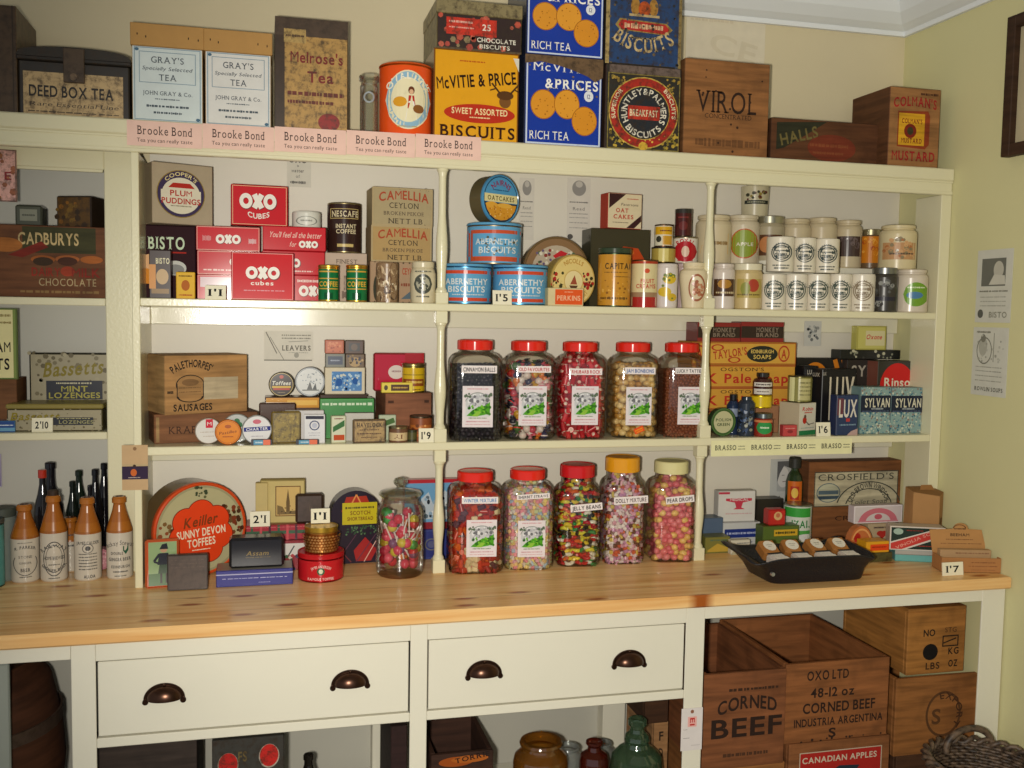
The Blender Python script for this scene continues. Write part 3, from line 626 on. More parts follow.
# faint notice on the wall, dark frame on the right wall
sheet('wall_notice', 'faded pale paper notice on the upper wall behind the brown crate', 'notice', 686, 765, 8, 64, -.001, 'd6ccb4', [('t', 'CE', .6, .3, .6, .35, 'cfc4aa', 'b', -12), ('l', .05, .6, .75, .06, 'cdc0a6')])
mb = MB(); ya, yb = -.456-.35, -.458; za_, zb_ = 1.978, 2.33
for (a, b, c, d) in ((ya, ya+.03, za_, zb_), (yb-.03, yb, za_, zb_), (ya+.03, yb-.03, za_, za_+.03), (ya+.03, yb-.03, zb_-.03, zb_)): mb.box(-.028, -.001, a, b, c, d, 'w:3a2618', .002)
fo = empty('picture_frame', 'dark wooden picture frame high on the right-hand wall', 'frame', (0, 0, 0)); mb.build('frame', fo)
mb = MB(); mb.box(-.010, -.001, ya+.03, yb-.03, za_+.03, zb_-.03, 'p:b8ab8a'); mb.build('picture', fo)

# ------------------------------------------------------------------ left cupboard
sheet('enamel_sign', 'pink rust-stained sign hanging on the cupboard rail, dark red letter at its edge', 'sign', -40, 17, 149, 201, -.094, 'd9a598', [('d', 0, 0, 1, 1, 20, .06, ['a8683c', 'c08468', '9a5a3a']), ('t', 'E', .85, .5, .12, .16, '8a1f22', 'b'), ('b', 0, 0, 1, 1, .02, '7a5a4a')], kind='o', t=.006)
cz = carton('cocoa_crate', 'brown wooden crate with painted chocolate label on the cupboard upper shelf', 'crate', -40, 105.5, 225, -.070, 1.575, .15, '5a3622', '6a4228', kind='w', dec=[('p', [(.42, .62), (.42, .98), (.93, .98), (.93, .62)], '3c3a20'), ('t', 'CADBURYS', .60, .82, .42, .17, 'b8a070', 'b'), ('e', .3, .72, .12, .1, 'a0622c'), ('p', [(.32, .58), (.55, .78), (.6, .7), (.42, .55)], '742418'), ('e', .56, .53, .085, .055, 'a05a28'), ('e', .73, .54, .085, .055, 'a86030'), ('e', .9, .54, .08, .055, 'a05a28'), ('e', .56, .50, .07, .06, '3c2a1a'), ('e', .73, .51, .07, .06, '4a2a1c'), ('t', 'DAIRY', .58, .36, .2, .12, '8a2a1c', 'b'), ('e', .73, .37, .05, .07, '9a3a22'), ('t', 'MILK', .86, .36, .2, .13, '8a2a1c', 'b'), ('t', 'CHOCOLATE', .73, .22, .40, .11, 'b09a72', 's'), ('l', .4, .95, .08, .05, '8a6a40')])
carton('small_tin', 'small grey-green tin with pale panel, on the left of the chocolate crate', 'tin', 15, 42, 205, -.03, cz, .06, '4a4c40', '55574a', kind='t', bev=.004, dec=[('r', .18, .25, .82, .8, '8a8a78'), ('l', .26, .74, .52, .12, '4c4e44')])
carton('cash_tin', 'dark brown and gold tin on the right of the chocolate crate', 'tin', 55, 92, 196, -.02, cz, .07, '2a1c12', '5c4018', kind='o', bev=.003, rz=-.35, dec=[('d', 0, 0, 1, 1, 22, .09, ['7a5a20', '3c2a12', '8a5a1c'])])
sheet('show_card', 'cream and green show card lettered AM above TS, at the left edge', 'sign', -50, 18, 308, 379, -.055, '7a8a4a', [('r', 0, .02, .94, .98, 'd8cf98'), ('l', .7, .92, .9, .05, '8a7a4a'), ('l', .7, .92, .80, .04, '8a7a4a'), ('t', 'AM', .79, .46, .22, .15, '1c1a18', 'b'), ('t', 'TS', .78, .22, .2, .16, '1c1a18', 'b'), ('b', 0, 0, 1, 1, .015, '5a6a3a')], t=.008)
carton('wooden_box', 'plain brown wooden box under the cream and green show card', 'box', -45, 17, 379, -.01, 1.250, .1, '6a4426', '7a5030', kind='w')
carton('pastille_tin', 'small blue flat tin at the far left of the cupboard lower shelf', 'tin', -20, 15, 421, -.0705, 1.250, .03, '3a6a9a', '2c4a86', kind='t', dec=[('r', 0, .1, 1, .4, '6a9ab8'), ('l', .5, .95, .62, .12, 'dde4ea')])
bz = carton('lozenge_tin', 'flat grey-gold mint lozenge tin lying on the cupboard lower shelf', 'tin', 6, 103, 404, -.064, 1.250, .11, '4a4228', 'a0967a', kind='q', bev=.003, rz=-.05, lid=(.012, '8a7c40', .002), dec=[('d', 0, 0, 1, 1, 70, .04, ['7a7054', 'a89e80', '665c40']), ('t', 'Bassetts', .3, .68, .5, .34, '8a7a20', 'bi'), ('r', .48, .28, .9, .62, '33343a'), ('t', 'LOZENGES', .72, .42, .36, .16, '9a9468', 'b'), ('l', .52, .88, .57, .05, 'b0a878')])
carton('lozenge_tin', 'square grey-gold mint lozenge tin standing upright behind the flat one', 'tin', 29, 112, 353, .06, 1.250, .03, '2e2a1e', 'a69c80', kind='q', bev=.004, h=W(60, 353, .06)[1]-1.250, dec=[('d', 0, 0, 1, 1, 90, .03, ['7e7458', 'aca284', '6a6046']), ('t', 'Bassetts', .54, .80, .72, .2, '857620', 'bi', 4), ('r', .2, .36, .88, .62, '33343c'), ('l', .32, .76, .585, .03, 'c8c0a0'), ('t', 'MINT', .54, .51, .32, .08, 'b0a64c', 'b'), ('t', 'LOZENGES', .54, .42, .62, .08, 'b0a64c', 'b'), ('p', [(.38, .34), (.72, .34), (.55, .2)], '33343c')])
ticket("2'10", 31.5, 52.5, 418, -.0715, 1.250, 'before the flat lozenge tin')
# ------------------------------------------------------------------ upper shelf, left bay
by = -.115
carton('gravy_tin', 'tall maroon gravy powder tin with pale green letters, under the pudding carton', 'tin', 141, 196, 225, by, S1, .09, '260a12', '2c0b14', kind='p', bev=.003, dec=[('t', 'BISTO', .46, .76, .66, .17, 'c8d8b8', 'bs'), ('r', .5, .62, .82, .64, 'a8281c'), ('p', [(.0, .2), (.0, .55), (.2, .52), (.32, .2)], 'd88a2c'), ('e', .62, .42, .2, .1, 'c8c8c0'), ('e', .62, .4, .16, .07, '8a8a88'), ('e', .15, .5, .14, .1, 'e0b080')], h=None)
bt = W(168, 225, by)[1]
carton('pudding_carton', 'large worn brown cardboard carton with round plum puddings label', 'carton', 153, 212, 164, -.150, bt, .085, 'a89880', 'aa9a80', kind='p', rz=.36, side='958770', dec=[('e', .47, .5, .40, .395, '8a7434'), ('e', .47, .5, .385, .38, '3c3050'), ('a', "COOPER'S", .47, .5, .302, 90, 100, .062, 'd8c890', 'b'), ('e', .47, .47, .32, .30, 'd8d0b8'), ('p', [(.26, .60), (.7, .60), (.62, .68), (.34, .68)], 'b02a1c'), ('r', .14, .38, .80, .56, 'd8d0b8'), ('t', 'PLUM', .47, .515, .36, .095, 'b0281c', 'b'), ('t', 'PUDDINGS', .47, .385, .64, .095, 'b0281c', 'b'), ('l', .3, .64, .30, .025, '8a8068')])
carton('gravy_carton', 'small dark gravy powder box standing before the tall maroon tin', 'box', 149, 171, 250, -.205, S1, .03, '2c1a18', '33201c', kind='q', dec=[('r', .0, .2, .3, .7, 'c8842c'), ('t', 'BISTO', .62, .78, .62, .12, 'd8d0a8', 'bs'), ('e', .6, .45, .28, .16, 'b89868'), ('r', .1, .1, .9, .2, '8a6a3a')])
carton('yellow_packet', 'small yellow packet leaning at the foot of the maroon gravy tin', 'packet', 176, 195, 272, -.222, S1, .012, 'd8a828', 'dcb040', dec=[('l', .15, .85, .85, .08, '6a4a1a'), ('e', .5, .5, .22, .2, 'b0642c'), ('l', .15, .85, .14, .07, 'a8382c')])
RED = 'c8141e'
def oxo(u0, u1, vt, y, base, d, lab, dec, body='b01420', front=RED, h=None, rz=0, kind='g'): return carton('stock_cube_tin', lab, 'tin', u0, u1, vt, y, base, d, body, front, dec, kind=kind, grp=None, h=h, rz=rz, bev=.002)
def ox(cx, cy, w, h):
    out = []
    for dx, dy, c, k in ((.010, -.016, '7a2a2c', 1.04), (0, 0, 'f0eade', 1)):
        a, b = w*.19*k, h*.52*k
        for s in (-1, 1): out.append(('o', cx+s*w*.35+dx, cy+dy, a, b, .58, c))
        out += [('ln', cx-w*.11+dx, cy+h*.46+dy, cx+w*.11+dx, cy-h*.46+dy, h*.36, c), ('ln', cx+w*.11+dx, cy+h*.46+dy, cx-w*.11+dx, cy-h*.46+dy, h*.36, c)]
    return out
q = -.145
z1 = oxo(197, 262, 275, q, S1, .10, 'plain red stock cube tin, bottom of the pile by the yellow packet', [('b', .01, .02, .99, .98, .03, 'd88a80'), ('r', .05, .5, .95, .9, 'd8c0c4')])  # the pale band is a white reflection painted on the tin front
z2 = oxo(197, 261, 251, q, z1, .10, 'middle red stock cube tin in the pile by the maroon gravy tin', [('b', .01, .02, .99, .98, .03, 'e0a090')]+ox(.72, .55, .4, .34)+[('l', .1, .95, .2, .1, 'eecbc0')])
z3 = oxo(196, 260, 226.5, q, z2, .10, 'red stock cube tin at the left, directly under the upright red tin', [('b', .01, .02, .99, .98, .03, 'e0a090')]+ox(.5, .48, .36, .36)+[('l', .1, .24, .5, .3, 'd88a8a'), ('l', .82, .95, .42, .3, 'd8b0b0')])
y1 = oxo(263, 325, 275, q+.01, S1, .10, 'lowest red stock cube tin on the right, behind the green coffee tin', ox(.8, .4, .42, .4)+[('l', .55, .95, .78, .14, 'eccbc0')])
y2 = oxo(262, 325, 251, q+.01, y1, .10, 'middle red stock cube tin on the right, beside the brown coffee tin stand', ox(.42, .5, .34, .36)+[('l', .4, .8, .16, .08, 'eccbc0')])
y3 = oxo(262.5, 326, 226.5, q+.005, y2, .10, "red stock cube tin lettered You'll feel all the better", [('t', "You'll feel all the better", .52, .66, .82, .24, 'f0d0c0', 'i'), ('t', 'for', .48, .28, .1, .22, 'f0d0c0', 'i')]+ox(.72, .28, .28, .28))
oxo(231, 288, 185, -.115, max(z3, y3), .045, 'bright red stock cube tin standing on top of the red tins', [('b', .025, .03, .975, .97, .012, 'e8c89a')]+ox(.47, .60, .60, .36)+[('t', 'CUBES', .48, .27, .38, .13, 'ece6da', 'b^-.06')], rz=.07)
oxo(231, 294, 252, -.218, S1, .035, 'glossy red stock cube tin at the front, propped before the pile', [('b', .015, .02, .985, .98, .012, 'e8a8a0')]+ox(.5, .57, .50, .25)+[('t', 'cubes', .49, .36, .36, .09, 'ece6da', 'bs'), ('l', .2, .85, .2, .03, 'd89098')], kind='t'); carton.last.rotation_euler = (-.07, 0, 0)
ticket("1'1", 205, 226, 285, -.238, S1, 'before the red stock cube tins')
vessel('white_pot', 'white glass pot with printed oval on the red tins, left of the brown coffee tin', 'pot', 292, 321, 212.5, -.1, y3, [(.93, 0), (1, .05), (1, .9), (.96, 1), (.85, 1), (.85, .6)], 'c:d6d4c8', dec=[('o', .5, .4, .36, .3, .12, '8a8a80'), ('l', .3, .7, .42, .14, '8a8a80')])
fz = carton('finest_box', 'pinkish cardboard box holding up the brown coffee tin', 'box', 325, 367, 253, -.12, S1, .08, 'b8a490', 'bda894', dec=[('t', 'FINEST', .52, .83, .5, .09, '5a4a40', 's'), ('t', 'EXTRA', .5, .4, .1, .0+.3, '4a3c34', 'b'), ('l', .4, .6, .15, .2, '5a4a40')])
can('coffee_tin', 'dark brown instant coffee tin with gold letters on the pinkish box', 'tin', 327, 361.5, 203, -.08, fz, '35211c', [('b', .1, .68, .9, .88, .012, 'c8b070'), ('t', 'NESCAFE', .52, .78, .74, .12, 'd8c8a0', 'bs'), ('t', 'INSTANT', .55, .535, .58, .085, 'd8c8a0', 'b'), ('t', 'COFFEE', .55, .43, .56, .085, 'd8c8a0', 'b'), ('r', .3, .12, .76, .18, 'c8b070')], rim='9a8a60', kind='t')
for a, b, lab in ((318, 339, 'green and gold coffee tin by the front red tin'), (346, 367.5, 'green and gold coffee tin nearer the wooden tea chests')):
    can('coffee_tin', lab, 'tin', a, b, 265, -.213, S1, '0f6a38', [('r', 0, .86, 1, .9, 'c89a38'), ('t', 'COFFEE', .5, .52, .86, .15, 'd8a838', 'b'), ('r', 0, .36, 1, .39, 'c89a38'), ('r', 0, .66, 1, .69, 'c89a38'), ('r', .3, .08, .7, .26, '0a4a28')], lid=(.006, 'c8983a', 'm'), rim='c89a38')
cb = S1
for i, (a, b, v, lab) in enumerate(((370, 431.5, 262, 'lowest small wooden tea chest, behind the marbled glass and cream pot'), (371, 432, 226, 'middle of the three small wooden tea chests'), (372, 433, 188, 'topmost small wooden tea chest with faded red stencil'))):
    D = [('d', 0, 0, 1, .04, 12, .02, ['5a4a34']), ('d', 0, .96, 1, 1, 12, .02, ['5a4a34'])]
    D += [('b', .0, .0, 1, 1, .04, 'b09c74')] if i else []
    if i: D += [('t', 'CAMELLIA' if i == 2 else 'CAMELLIA', .52, .78, .82, .24, 'a8482c', 'b^.08'), ('t', 'CEYLON', .52, .54, .48, .15, '3c3428', 's'), ('t', 'BROKEN PEKOE', .52, .33, .66, .1, '54483a', 's'), ('t', 'NETT LB', .55, .13, .56, .14, '40362a', 's')]
    else: D += [('t', 'CEYLON TEA', .72, .78, .4, .16, 'a8482c', 'b'), ('l', .5, .95, .45, .1, '8a4a34'), ('e', .1, .35, .05, .3, '3a3a2c'), ('p', [(.5, .1), (.7, .35), (.9, .12)], '5a6a74')]
    cb = carton('tea_chest', lab, 'tea chest', a, b, v, -.115, cb, .09, ['a88a6a', 'a58a62', 'a3916c'][i], ['ac8e70', 'b0925f', 'ab9a74'][i], D, kind='p', rz=.06)
vessel('marbled_jar', 'brown and cream marbled glass jar before the tea chests', 'jar', 376, 398, 263, -.205, S1, [(.94, 0), (1, .03), (1, .97), (.95, 1), (.86, 1), (.84, .5)], 's:8a6e50', dec=[('d', 0, .05, 1, .95, 34, .1, ['d8c8a8', 'c2a884', '6a4a30', '4a3424'])], kind='s')
POT = [(.86, 0), (.93, .02), (.97, .3), (1, .55), (.98, .72), (.86, .82), (.80, .84), (.86, .87), (.86, .97), (.82, 1), (.7, 1), (.68, .8)]
vessel('cream_pot', 'stoneware cream pot with black print, at the foot of the tea chests', 'pot', 410, 436, 262, -.21, S1, POT, 'c:cbbf9e', dec=[('e', .5, .46, .34, .24, '45483e'), ('e', .5, .47, .26, .17, 'a8a48c'), ('d', .3, .32, .7, .6, 16, .035, ['45483e']), ('l', .2, .8, .76, .05, '5a5c50'), ('l', .25, .75, .16, .05, '45483e')])
sheet('paper_notice', 'grey paper notice reading OXO, a matter of, on the shelf back', 'notice', 287, 311, 150, 187, -.0105, 'cfcabc', [('t', 'OXO', .45, .74, .75, .17, '5a5854', 'b'), ('t', 'a', .45, .57, .08, .06, '5a5854', ''), ('t', 'matter', .45, .44, .5, .09, '5a5854', 'bs'), ('t', 'of', .45, .29, .16, .09, '5a5854', 's'), ('l', .14, .8, .12, .1, '5a5854')])
# ------------------------------------------------------------------ upper shelf, middle bay
def abern(u0, u1, vt, y, base, lab): return can('biscuit_drum', lab, 'biscuit tin', u0, u1, vt, y, base, '5f9fc6', [('r', -.2, .80, 1.2, .89, 'c8482c'), ('r', -.2, .08, 1.2, .17, 'c8482c'), ('t', 'ABERNETHY', .52, .60, .80, .16, 'd8dcd8', 'b'), ('t', 'BISCUITS', .52, .40, .70, .16, 'd8dcd8', 'b'), ('l', .25, .85, .25, .04, 'c8d0d0')], lid=(.006, '5a9ac0', 't'), rim='4a86ac')
ya_ = -.165
zA = abern(440, 491, 264, ya_, S1, 'blue biscuit drum with red bands, behind the turned post')
abern(493, 547, 265, ya_, S1, 'blue biscuit drum with red bands, right one of the lower pair')
zB = can('biscuit_drum', 'blue biscuit drum with red bands and worn letters, stacked on the other two', 'biscuit tin', 467, 521, 223, ya_, zA, '5f9fc6', [('r', -.2, .78, 1.2, .87, 'c2502f'), ('r', -.2, .08, 1.2, .2, 'c2502f'), ('r', -.1, .2, .12, .8, 'c2502f'), ('t', 'ABERNETHY', .55, .58, .76, .15, 'cfd6d4', 'b'), ('t', 'BISCUITS', .56, .37, .66, .16, 'cfd6d4', 'b'), ('d', .2, .25, .95, .7, 30, .03, ['5a5a4a', '8aa0a8'])], lid=(.006, '5a9ac0', 't'), rim='8a7a60', kind='t')
round_tin('oatcake_tin', 'round blue oatcake tin standing on edge on the biscuit drums', 'tin', 501, 196.5, 25, -.175, zB, .055, '5c5238', '4f96c2', [('o', .5, .5, .46, .46, .04, '1c3448'), ('a', 'NAIRNS', .5, .5, .28, 90, 95, .11, '8a2a4c', 'b'), ('l', .28, .72, .68, .03, '2c5a80'), ('r', .055, .44, .945, .60, 'e0d49a'), ('t', 'OATCAKES', .5, .52, .72, .09, '5a4a20', 'bs'), ('p', [(.06, .43), (.94, .43), (.9, .28), (.8, .15), (.66, .08), (.5, .05), (.34, .08), (.2, .15), (.1, .28)], '1c3448'), ('p', [(.08, .40), (.92, .40), (.88, .29), (.78, .17), (.65, .10), (.5, .08), (.35, .10), (.22, .17), (.12, .29)], 'd8962c'), ('e', .25, .38, .16, .06, 'e0a43c'), ('e', .6, .38, .2, .05, 'e4ac44'), ('d', .2, .14, .8, .38, 26, .018, ['b87420', 'ecc070'])], rz=.50, rim='4b8cb6', lf=.12)
ticket("1'5", 493, 512, 290, -.238, S1, 'before the blue biscuit drums')
round_tin('bird_tin', 'large brown round tin with a floral centre and red bird, behind the yellow one', 'tin', 556.5, 270, 35, -.09, S1, .05, '6a5434', '8a6a48', [('e', .5, .5, .37, .37, 'b8a890'), ('d', .2, .2, .8, .8, 80, .022, ['8a3a34', '5a6a4a', 'd8d0b8', '6a5a78']), ('p', [(.44, .72), (.56, .80), (.66, .76), (.60, .70), (.5, .66)], 'c02a30')], rim='705838')
round_tin('biscuit_tin', 'yellow round biscuit tin with tartan squares and a ship, standing on edge', 'biscuit tin', 573.5, 278, 26, -.185, S1, .045, '9a8244', 'dcc47c', [('a', 'NICOLLS', .5, .5, .33, 90, 70, .09, 'b88a3c', 'b'), ('d', .02, .36, .3, .64, 26, .035, ['a82a24', '3c3a20', 'e0c880']), ('d', .72, .36, .98, .64, 26, .035, ['a82a24', '3c3a20', 'e0c880']), ('e', .5, .48, .22, .22, 'c8a860'), ('e', .5, .48, .2, .2, 'e2d09a'), ('p', [(.40, .40), (.6, .40), (.56, .34), (.44, .34)], '5a3a28'), ('p', [(.42, .42), (.52, .60), (.58, .42)], '9a4a34'), ('a', 'BISCUIT', .5, .5, .40, 300, -50, .08, 'b88a3c', 'b')], rz=.25, rim='b89a50', lf=.15)
carton('tea_packet', 'small orange box with cream ends before the yellow round tin', 'box', 548, 583.5, 288, -.236, S1, .03, 'c8b888', 'd0bf90', dec=[('r', .2, .08, .97, .92, 'd8541c'), ('t', 'PERKINS', .58, .45, .66, .28, 'e8b088', 'b'), ('l', .45, .7, .78, .06, 'e8b088')])
z = carton('cracker_tin', 'dark olive tin with orange picture, behind the tall yellow round tin', 'tin', 591, 650, 229, -.10, S1, .08, '3c3a28', '413c2a', kind='t', dec=[('p', [(.2, .35), (.32, .62), (.55, .78), (.8, .76), (.97, .55), (.97, .35)], 'b8441c'), ('d', .3, .4, .9, .72, 16, .05, ['7a2c18', 'd8742c']), ('r', .3, .3, .97, .36, '6a2a1a')])
carton('oatcake_box', 'cream and red oat cakes packet standing on the olive tin', 'box', 607, 643, 193.5, -.115, z, .045, 'a83a28', 'd8c8a4', rz=.13, side='a83a28', dec=[('p', [(.04, .98), (.2, .98), (.52, .98), (.16, .66), (.04, .56), (.04, .7)], '3a1c1c'), ('p', [(.55, .02), (.78, .02), (.98, .22), (.98, .4)], '3a1c1c'), ('l', .55, .9, .85, .04, 'b8584a'), ('t', 'Patersons', .64, .69, .5, .08, '4a3a34', 'i'), ('t', 'OAT', .42, .52, .36, .12, 'b83224', 'bs'), ('t', 'CAKES', .46, .34, .58, .12, 'b83224', 'bs'), ('l', .15, .6, .17, .03, '6a5a4c')])
can('cracker_tin', 'tall mustard yellow round tin with dark green lid', 'tin', 599, 630.5, 248, -.195, S1, 'c2892c', [('t', 'CAPITAL', .62, .76, .8, .11, '3a2c18', 'bs'), ('l', .2, .9, .64, .02, '6a4a1c'), ('l', .5, .95, .56, .02, '6a4a1c'), ('d', .1, .1, .9, .5, 26, .02, ['a87424', 'd8a448', '8a5a1c']), ('l', .1, .9, .16, .06, '6a4a20')], lid=(.013, '33402c'), rim='3c4a34')
can('biscuit_drum', 'cream round tin with red lower band, lettered FRUIT', 'tin', 632, 657, 260, -.2, S1, 'd5c594', [('r', -.2, .0, 1.2, .22, 'a82a24'), ('r', -.2, .22, 1.2, .32, '9a7a5a'), ('r', -.2, .92, 1.2, .97, 'a83a20'), ('t', 'FRUIT', .62, .56, .5, .09, 'b8382a', 'bs'), ('t', 'CREAMS', .56, .45, .7, .09, 'b8382a', 'bs'), ('e', .6, .77, .1, .05, 'c8502c')], rim='7a5a3a', top='8a7a5a')
vessel('lemon_jar', 'milky white glass jar printed with yellow lemons', 'jar', 656.5, 677, 264, -.205, S1, [(.93, 0), (.98, .03), (1, .9), (.96, .94), (.98, .97), (.92, 1), (.8, 1), (.8, .7)], 'c:cfc4bc', dec=[('e', .62, .66, .3, .12, 'd0ae28'), ('e', .42, .36, .3, .11, 'd0ae28'), ('e', .75, .24, .2, .09, 'c8a428'), ('d', .3, .15, .9, .75, 8, .04, ['6a7a30'])])
g1 = vessel('mauve_jar', 'mauve tinted glass jar between the lemon jar and squat cream pot', 'jar', 673, 693, 264, -.14, S1, [(.95, 0), (1, .03), (1, .9), (.9, .95), (.9, 1)], 's:b39a98', dec=(), kind='s')
carton('riser_block', 'dark plinth hidden behind the lemon jar, carrying small food tins', 'plinth', 651, 676, 263, -.13, S1, .05, '4a3a2c', kind='w')
g = W(660, 263, -.13)[1]
z = can('food_tin', 'small gold tin under the yellow and white one', 'tin', 652, 675, 247, -.105, g, 'b09a48', [('r', .3, .1, .7, .9, 'd8c878'), ('r', -.1, .9, 1.1, 1, '2c241a')], rim='5a4a2a')
can('food_tin', 'small yellow and white tin on top of the gold one', 'tin', 655, 672.5, 224.5, -.105, z, 'ded6b8', [('r', 0, .55, 1, .9, 'd8a41c'), ('r', .45, .1, 1, .5, 'c8952c'), ('l', .3, .9, .72, .08, '6a2a1c'), ('e', .25, .35, .14, .14, '3a3a2c')], rim='6a4a34')
z = can('baking_powder_tin', 'red and white baking powder tin lettered ROYAL', 'tin', 674, 697, 237, -.115, g1, 'd8d0c0', [('e', .5, .46, .46, .38, 'b01c24'), ('a', 'ROYAL', .5, .3, .46, 90, 70, .18, 'b01c24', 'b'), ('e', .5, .46, .16, .2, 'd8b8a0'), ('l', .2, .8, .14, .1, 'b01c24')], rim='a89a80')
can('baking_powder_tin', 'narrow dark red tin standing on the red and white baking powder tin', 'tin', 675.5, 691.5, 209, -.115, z, '4a1c1a', [('l', .2, .8, .7, .08, '8a3a34'), ('e', .5, .4, .26, .16, '6a2a26'), ('r', -.1, .85, 1.1, 1, '33302a')], rim='3c3026')
vessel('cream_pot', 'squat cream stoneware pot with brown oval print, left of the second post', 'pot', 680, 707, 263, -.215, S1, [(.70, 0), (.76, .02), (.86, .3), (.98, .62), (1, .72), (.94, .82), (.72, .87), (.70, .90), (.76, .93), (.74, 1), (.6, 1), (.6, .85)], 'c:d8c8a4', dec=[('o', .62, .45, .28, .3, .16, '9a5a3c'), ('d', .46, .26, .8, .62, 26, .035, ['9a5a3c', 'b87a58'])])
for a, b, va, vb, lab in ((519, 534, 178, 240, 'narrow printed paper strip just right of the round oatcake tin'), (567, 590, 178, 242, 'printed paper notice with a figure, above the brown round tin')):
    sheet('paper_notice', lab, 'notice', a, b, va, vb, -.0105, 'd0c9bc', [('e', .5, .84, .3, .12, '8e8a84'), ('e', .5, .9, .15, .05, 'b8b2a8'), ('l', .1, .9, .62, .03, '7a7670'), ('t', 'Read', .5, .52, .5, .05, '6a6660', 's'), ('l', .1, .9, .44, .02, '8a8680'), ('l', .1, .9, .38, .02, '9a968e'), ('l', .1, .9, .3, .02, '9a968e'), ('l', .1, .9, .22, .02, '9a968e'), ('e', .15, .08, .12, .04, '54504c')])
# ------------------------------------------------------------------ upper shelf, right bay: jars on and before a white step
y0 = -.118
mb = MB(); xa, xb = W(700, 263, y0)[0], W(874, 270, y0)[0]; zs = W(735, 264.5, y0)[1]
mb.box(xa, xb, y0, -.0115, S1, zs, CREAM2, .001); o = mb.build('display_step'); tag(o, 'low white painted display step behind the front row of preserve jars', 'step')
JAR = [(.93, 0), (1, .025), (1, .80), (.95, .86), (.84, .90), (.84, .92), (.9, .93), (.9, .985), (.86, 1), (.74, 1), (.72, .8)]
MUG = [(.95, 0), (1, .02), (1, .96), (.97, 1), (.88, 1), (.86, .6)]
def crest(ink): return [('o', .55, .55, .30, .21, .12, ink), ('l', .28, .82, .70, .05, ink), ('l', .30, .80, .45, .07, ink), ('l', .3, .8, .10, .06, ink), ('d', .3, .42, .8, .7, 14, .03, [ink]), ('o', .55, .55, .36, .27, .1, ink), ('a', 'MARMALADE', .55, .55, .225, 90, 150, .07, ink, ''), ('l', .34, .78, .60, .05, ink), ('l', .38, .74, .50, .07, ink), ('l', .36, .78, .40, .04, ink), ('l', .25, .85, .18, .05, ink), ('d', .25, .3, .42, .75, 8, .025, [ink])]
yj = -.085
vessel('preserve_jar', 'cream jar printed with a yellow pear, behind the second turned post', 'jar', 697, 730, 216, yj, zs, JAR, 'c:cdbd9a', dec=[('p', [(.15, .2), (.2, .38), (.4, .5), (.5, .62), (.9, .62), (.9, .2)], 'c8922c'), ('l', .5, .88, .42, .1, '8a6a34')])
z = vessel('preserve_jar', 'cream jar with a green apple picture and dark band', 'jar', 728, 758, 216, yj, zs, JAR, 'c:cbbea2', dec=[('e', .55, .42, .42, .30, 'b8582c'), ('e', .55, .42, .39, .275, '8a9a34'), ('p', [(.18, .36), (.18, .48), (.95, .44), (.95, .34)], '2a2c28'), ('t', 'APPLE', .56, .41, .5, .07, 'd8d0b8', 'b')], grp=None)
vessel('spice_jar', 'cream tumbler with dark band, alone on top of the apple jar', 'jar', 742, 767.5, 187, -.06, z, [(.86, 0), (.92, .03), (1, .95), (1, 1), (.9, 1), (.88, .6)], 'c:bdb394', dec=[('r', .15, .40, .95, .52, '1c2420'), ('d', .2, .55, .9, .8, 16, .05, ['3c3c2c', '8a7a3a', '5a2c28']), ('l', .25, .85, .46, .05, 'a8a488')])
GL2 = glass('jar_glass', 'e0e4da', .08)
def gjar(u0, u1, vt, y, base, lab, lidc, fill, dec, name='glass_jar'):
    return vessel(name, lab, 'jar', u0, u1, vt, y, base, [(.9, 0), (1, .03), (1, .78), (.9, .84), (.86, .86)], fill, dec=dec, kind='q', parts=[('lid', [(.90, .855), (.93, .86), (.93, .99), (.88, 1)], lidc)])
gjar(756, 783, 217, yj, zs, 'glass preserve jar with metal lid and brown label, right of the apple jar', 'm:b0ac98', 's:a89c80', [('r', .1, .2, .9, .62, '5a3a24'), ('e', .4, .42, .22, .16, 'b87a4a'), ('r', 0, .02, 1, .1, 'd8d4c4')])
for a, b, v, lab, dd in ((782, 809, 219.5, 'cream preserve jar with dark green print, behind the left marmalade pots', [('d', .1, .2, .9, .5, 22, .05, ['2c3a30'])]), (808, 835, 218.5, 'taller cream preserve jar with leaf print, behind the right marmalade pots', [('d', .1, .2, .9, .55, 22, .05, ['3a4a38', '8a6a5a'])]), (835.5, 860, 221, 'cream preserve jar with a dark brown country label', [('r', .1, .24, .98, .66, '4a3a34'), ('p', [(.15, .26), (.95, .26), (.8, .42), (.5, .36)], 'b89a80'), ('d', .2, .4, .9, .62, 10, .04, ['6a5a58'])])):
    vessel('preserve_jar', lab, 'jar', a, b, v, yj, zs, JAR, 'c:c4b493', dec=dd)
gjar(860.5, 880.5, 230, yj, zs, 'small glass jar with orange label, behind the dark glass jar', 'm:a8a080', 's:6a5238', [('r', .0, .15, 1, .82, 'c87a1c'), ('d', .2, .3, .8, .75, 10, .05, ['a8501c', 'e0a040'])])
zM = zs
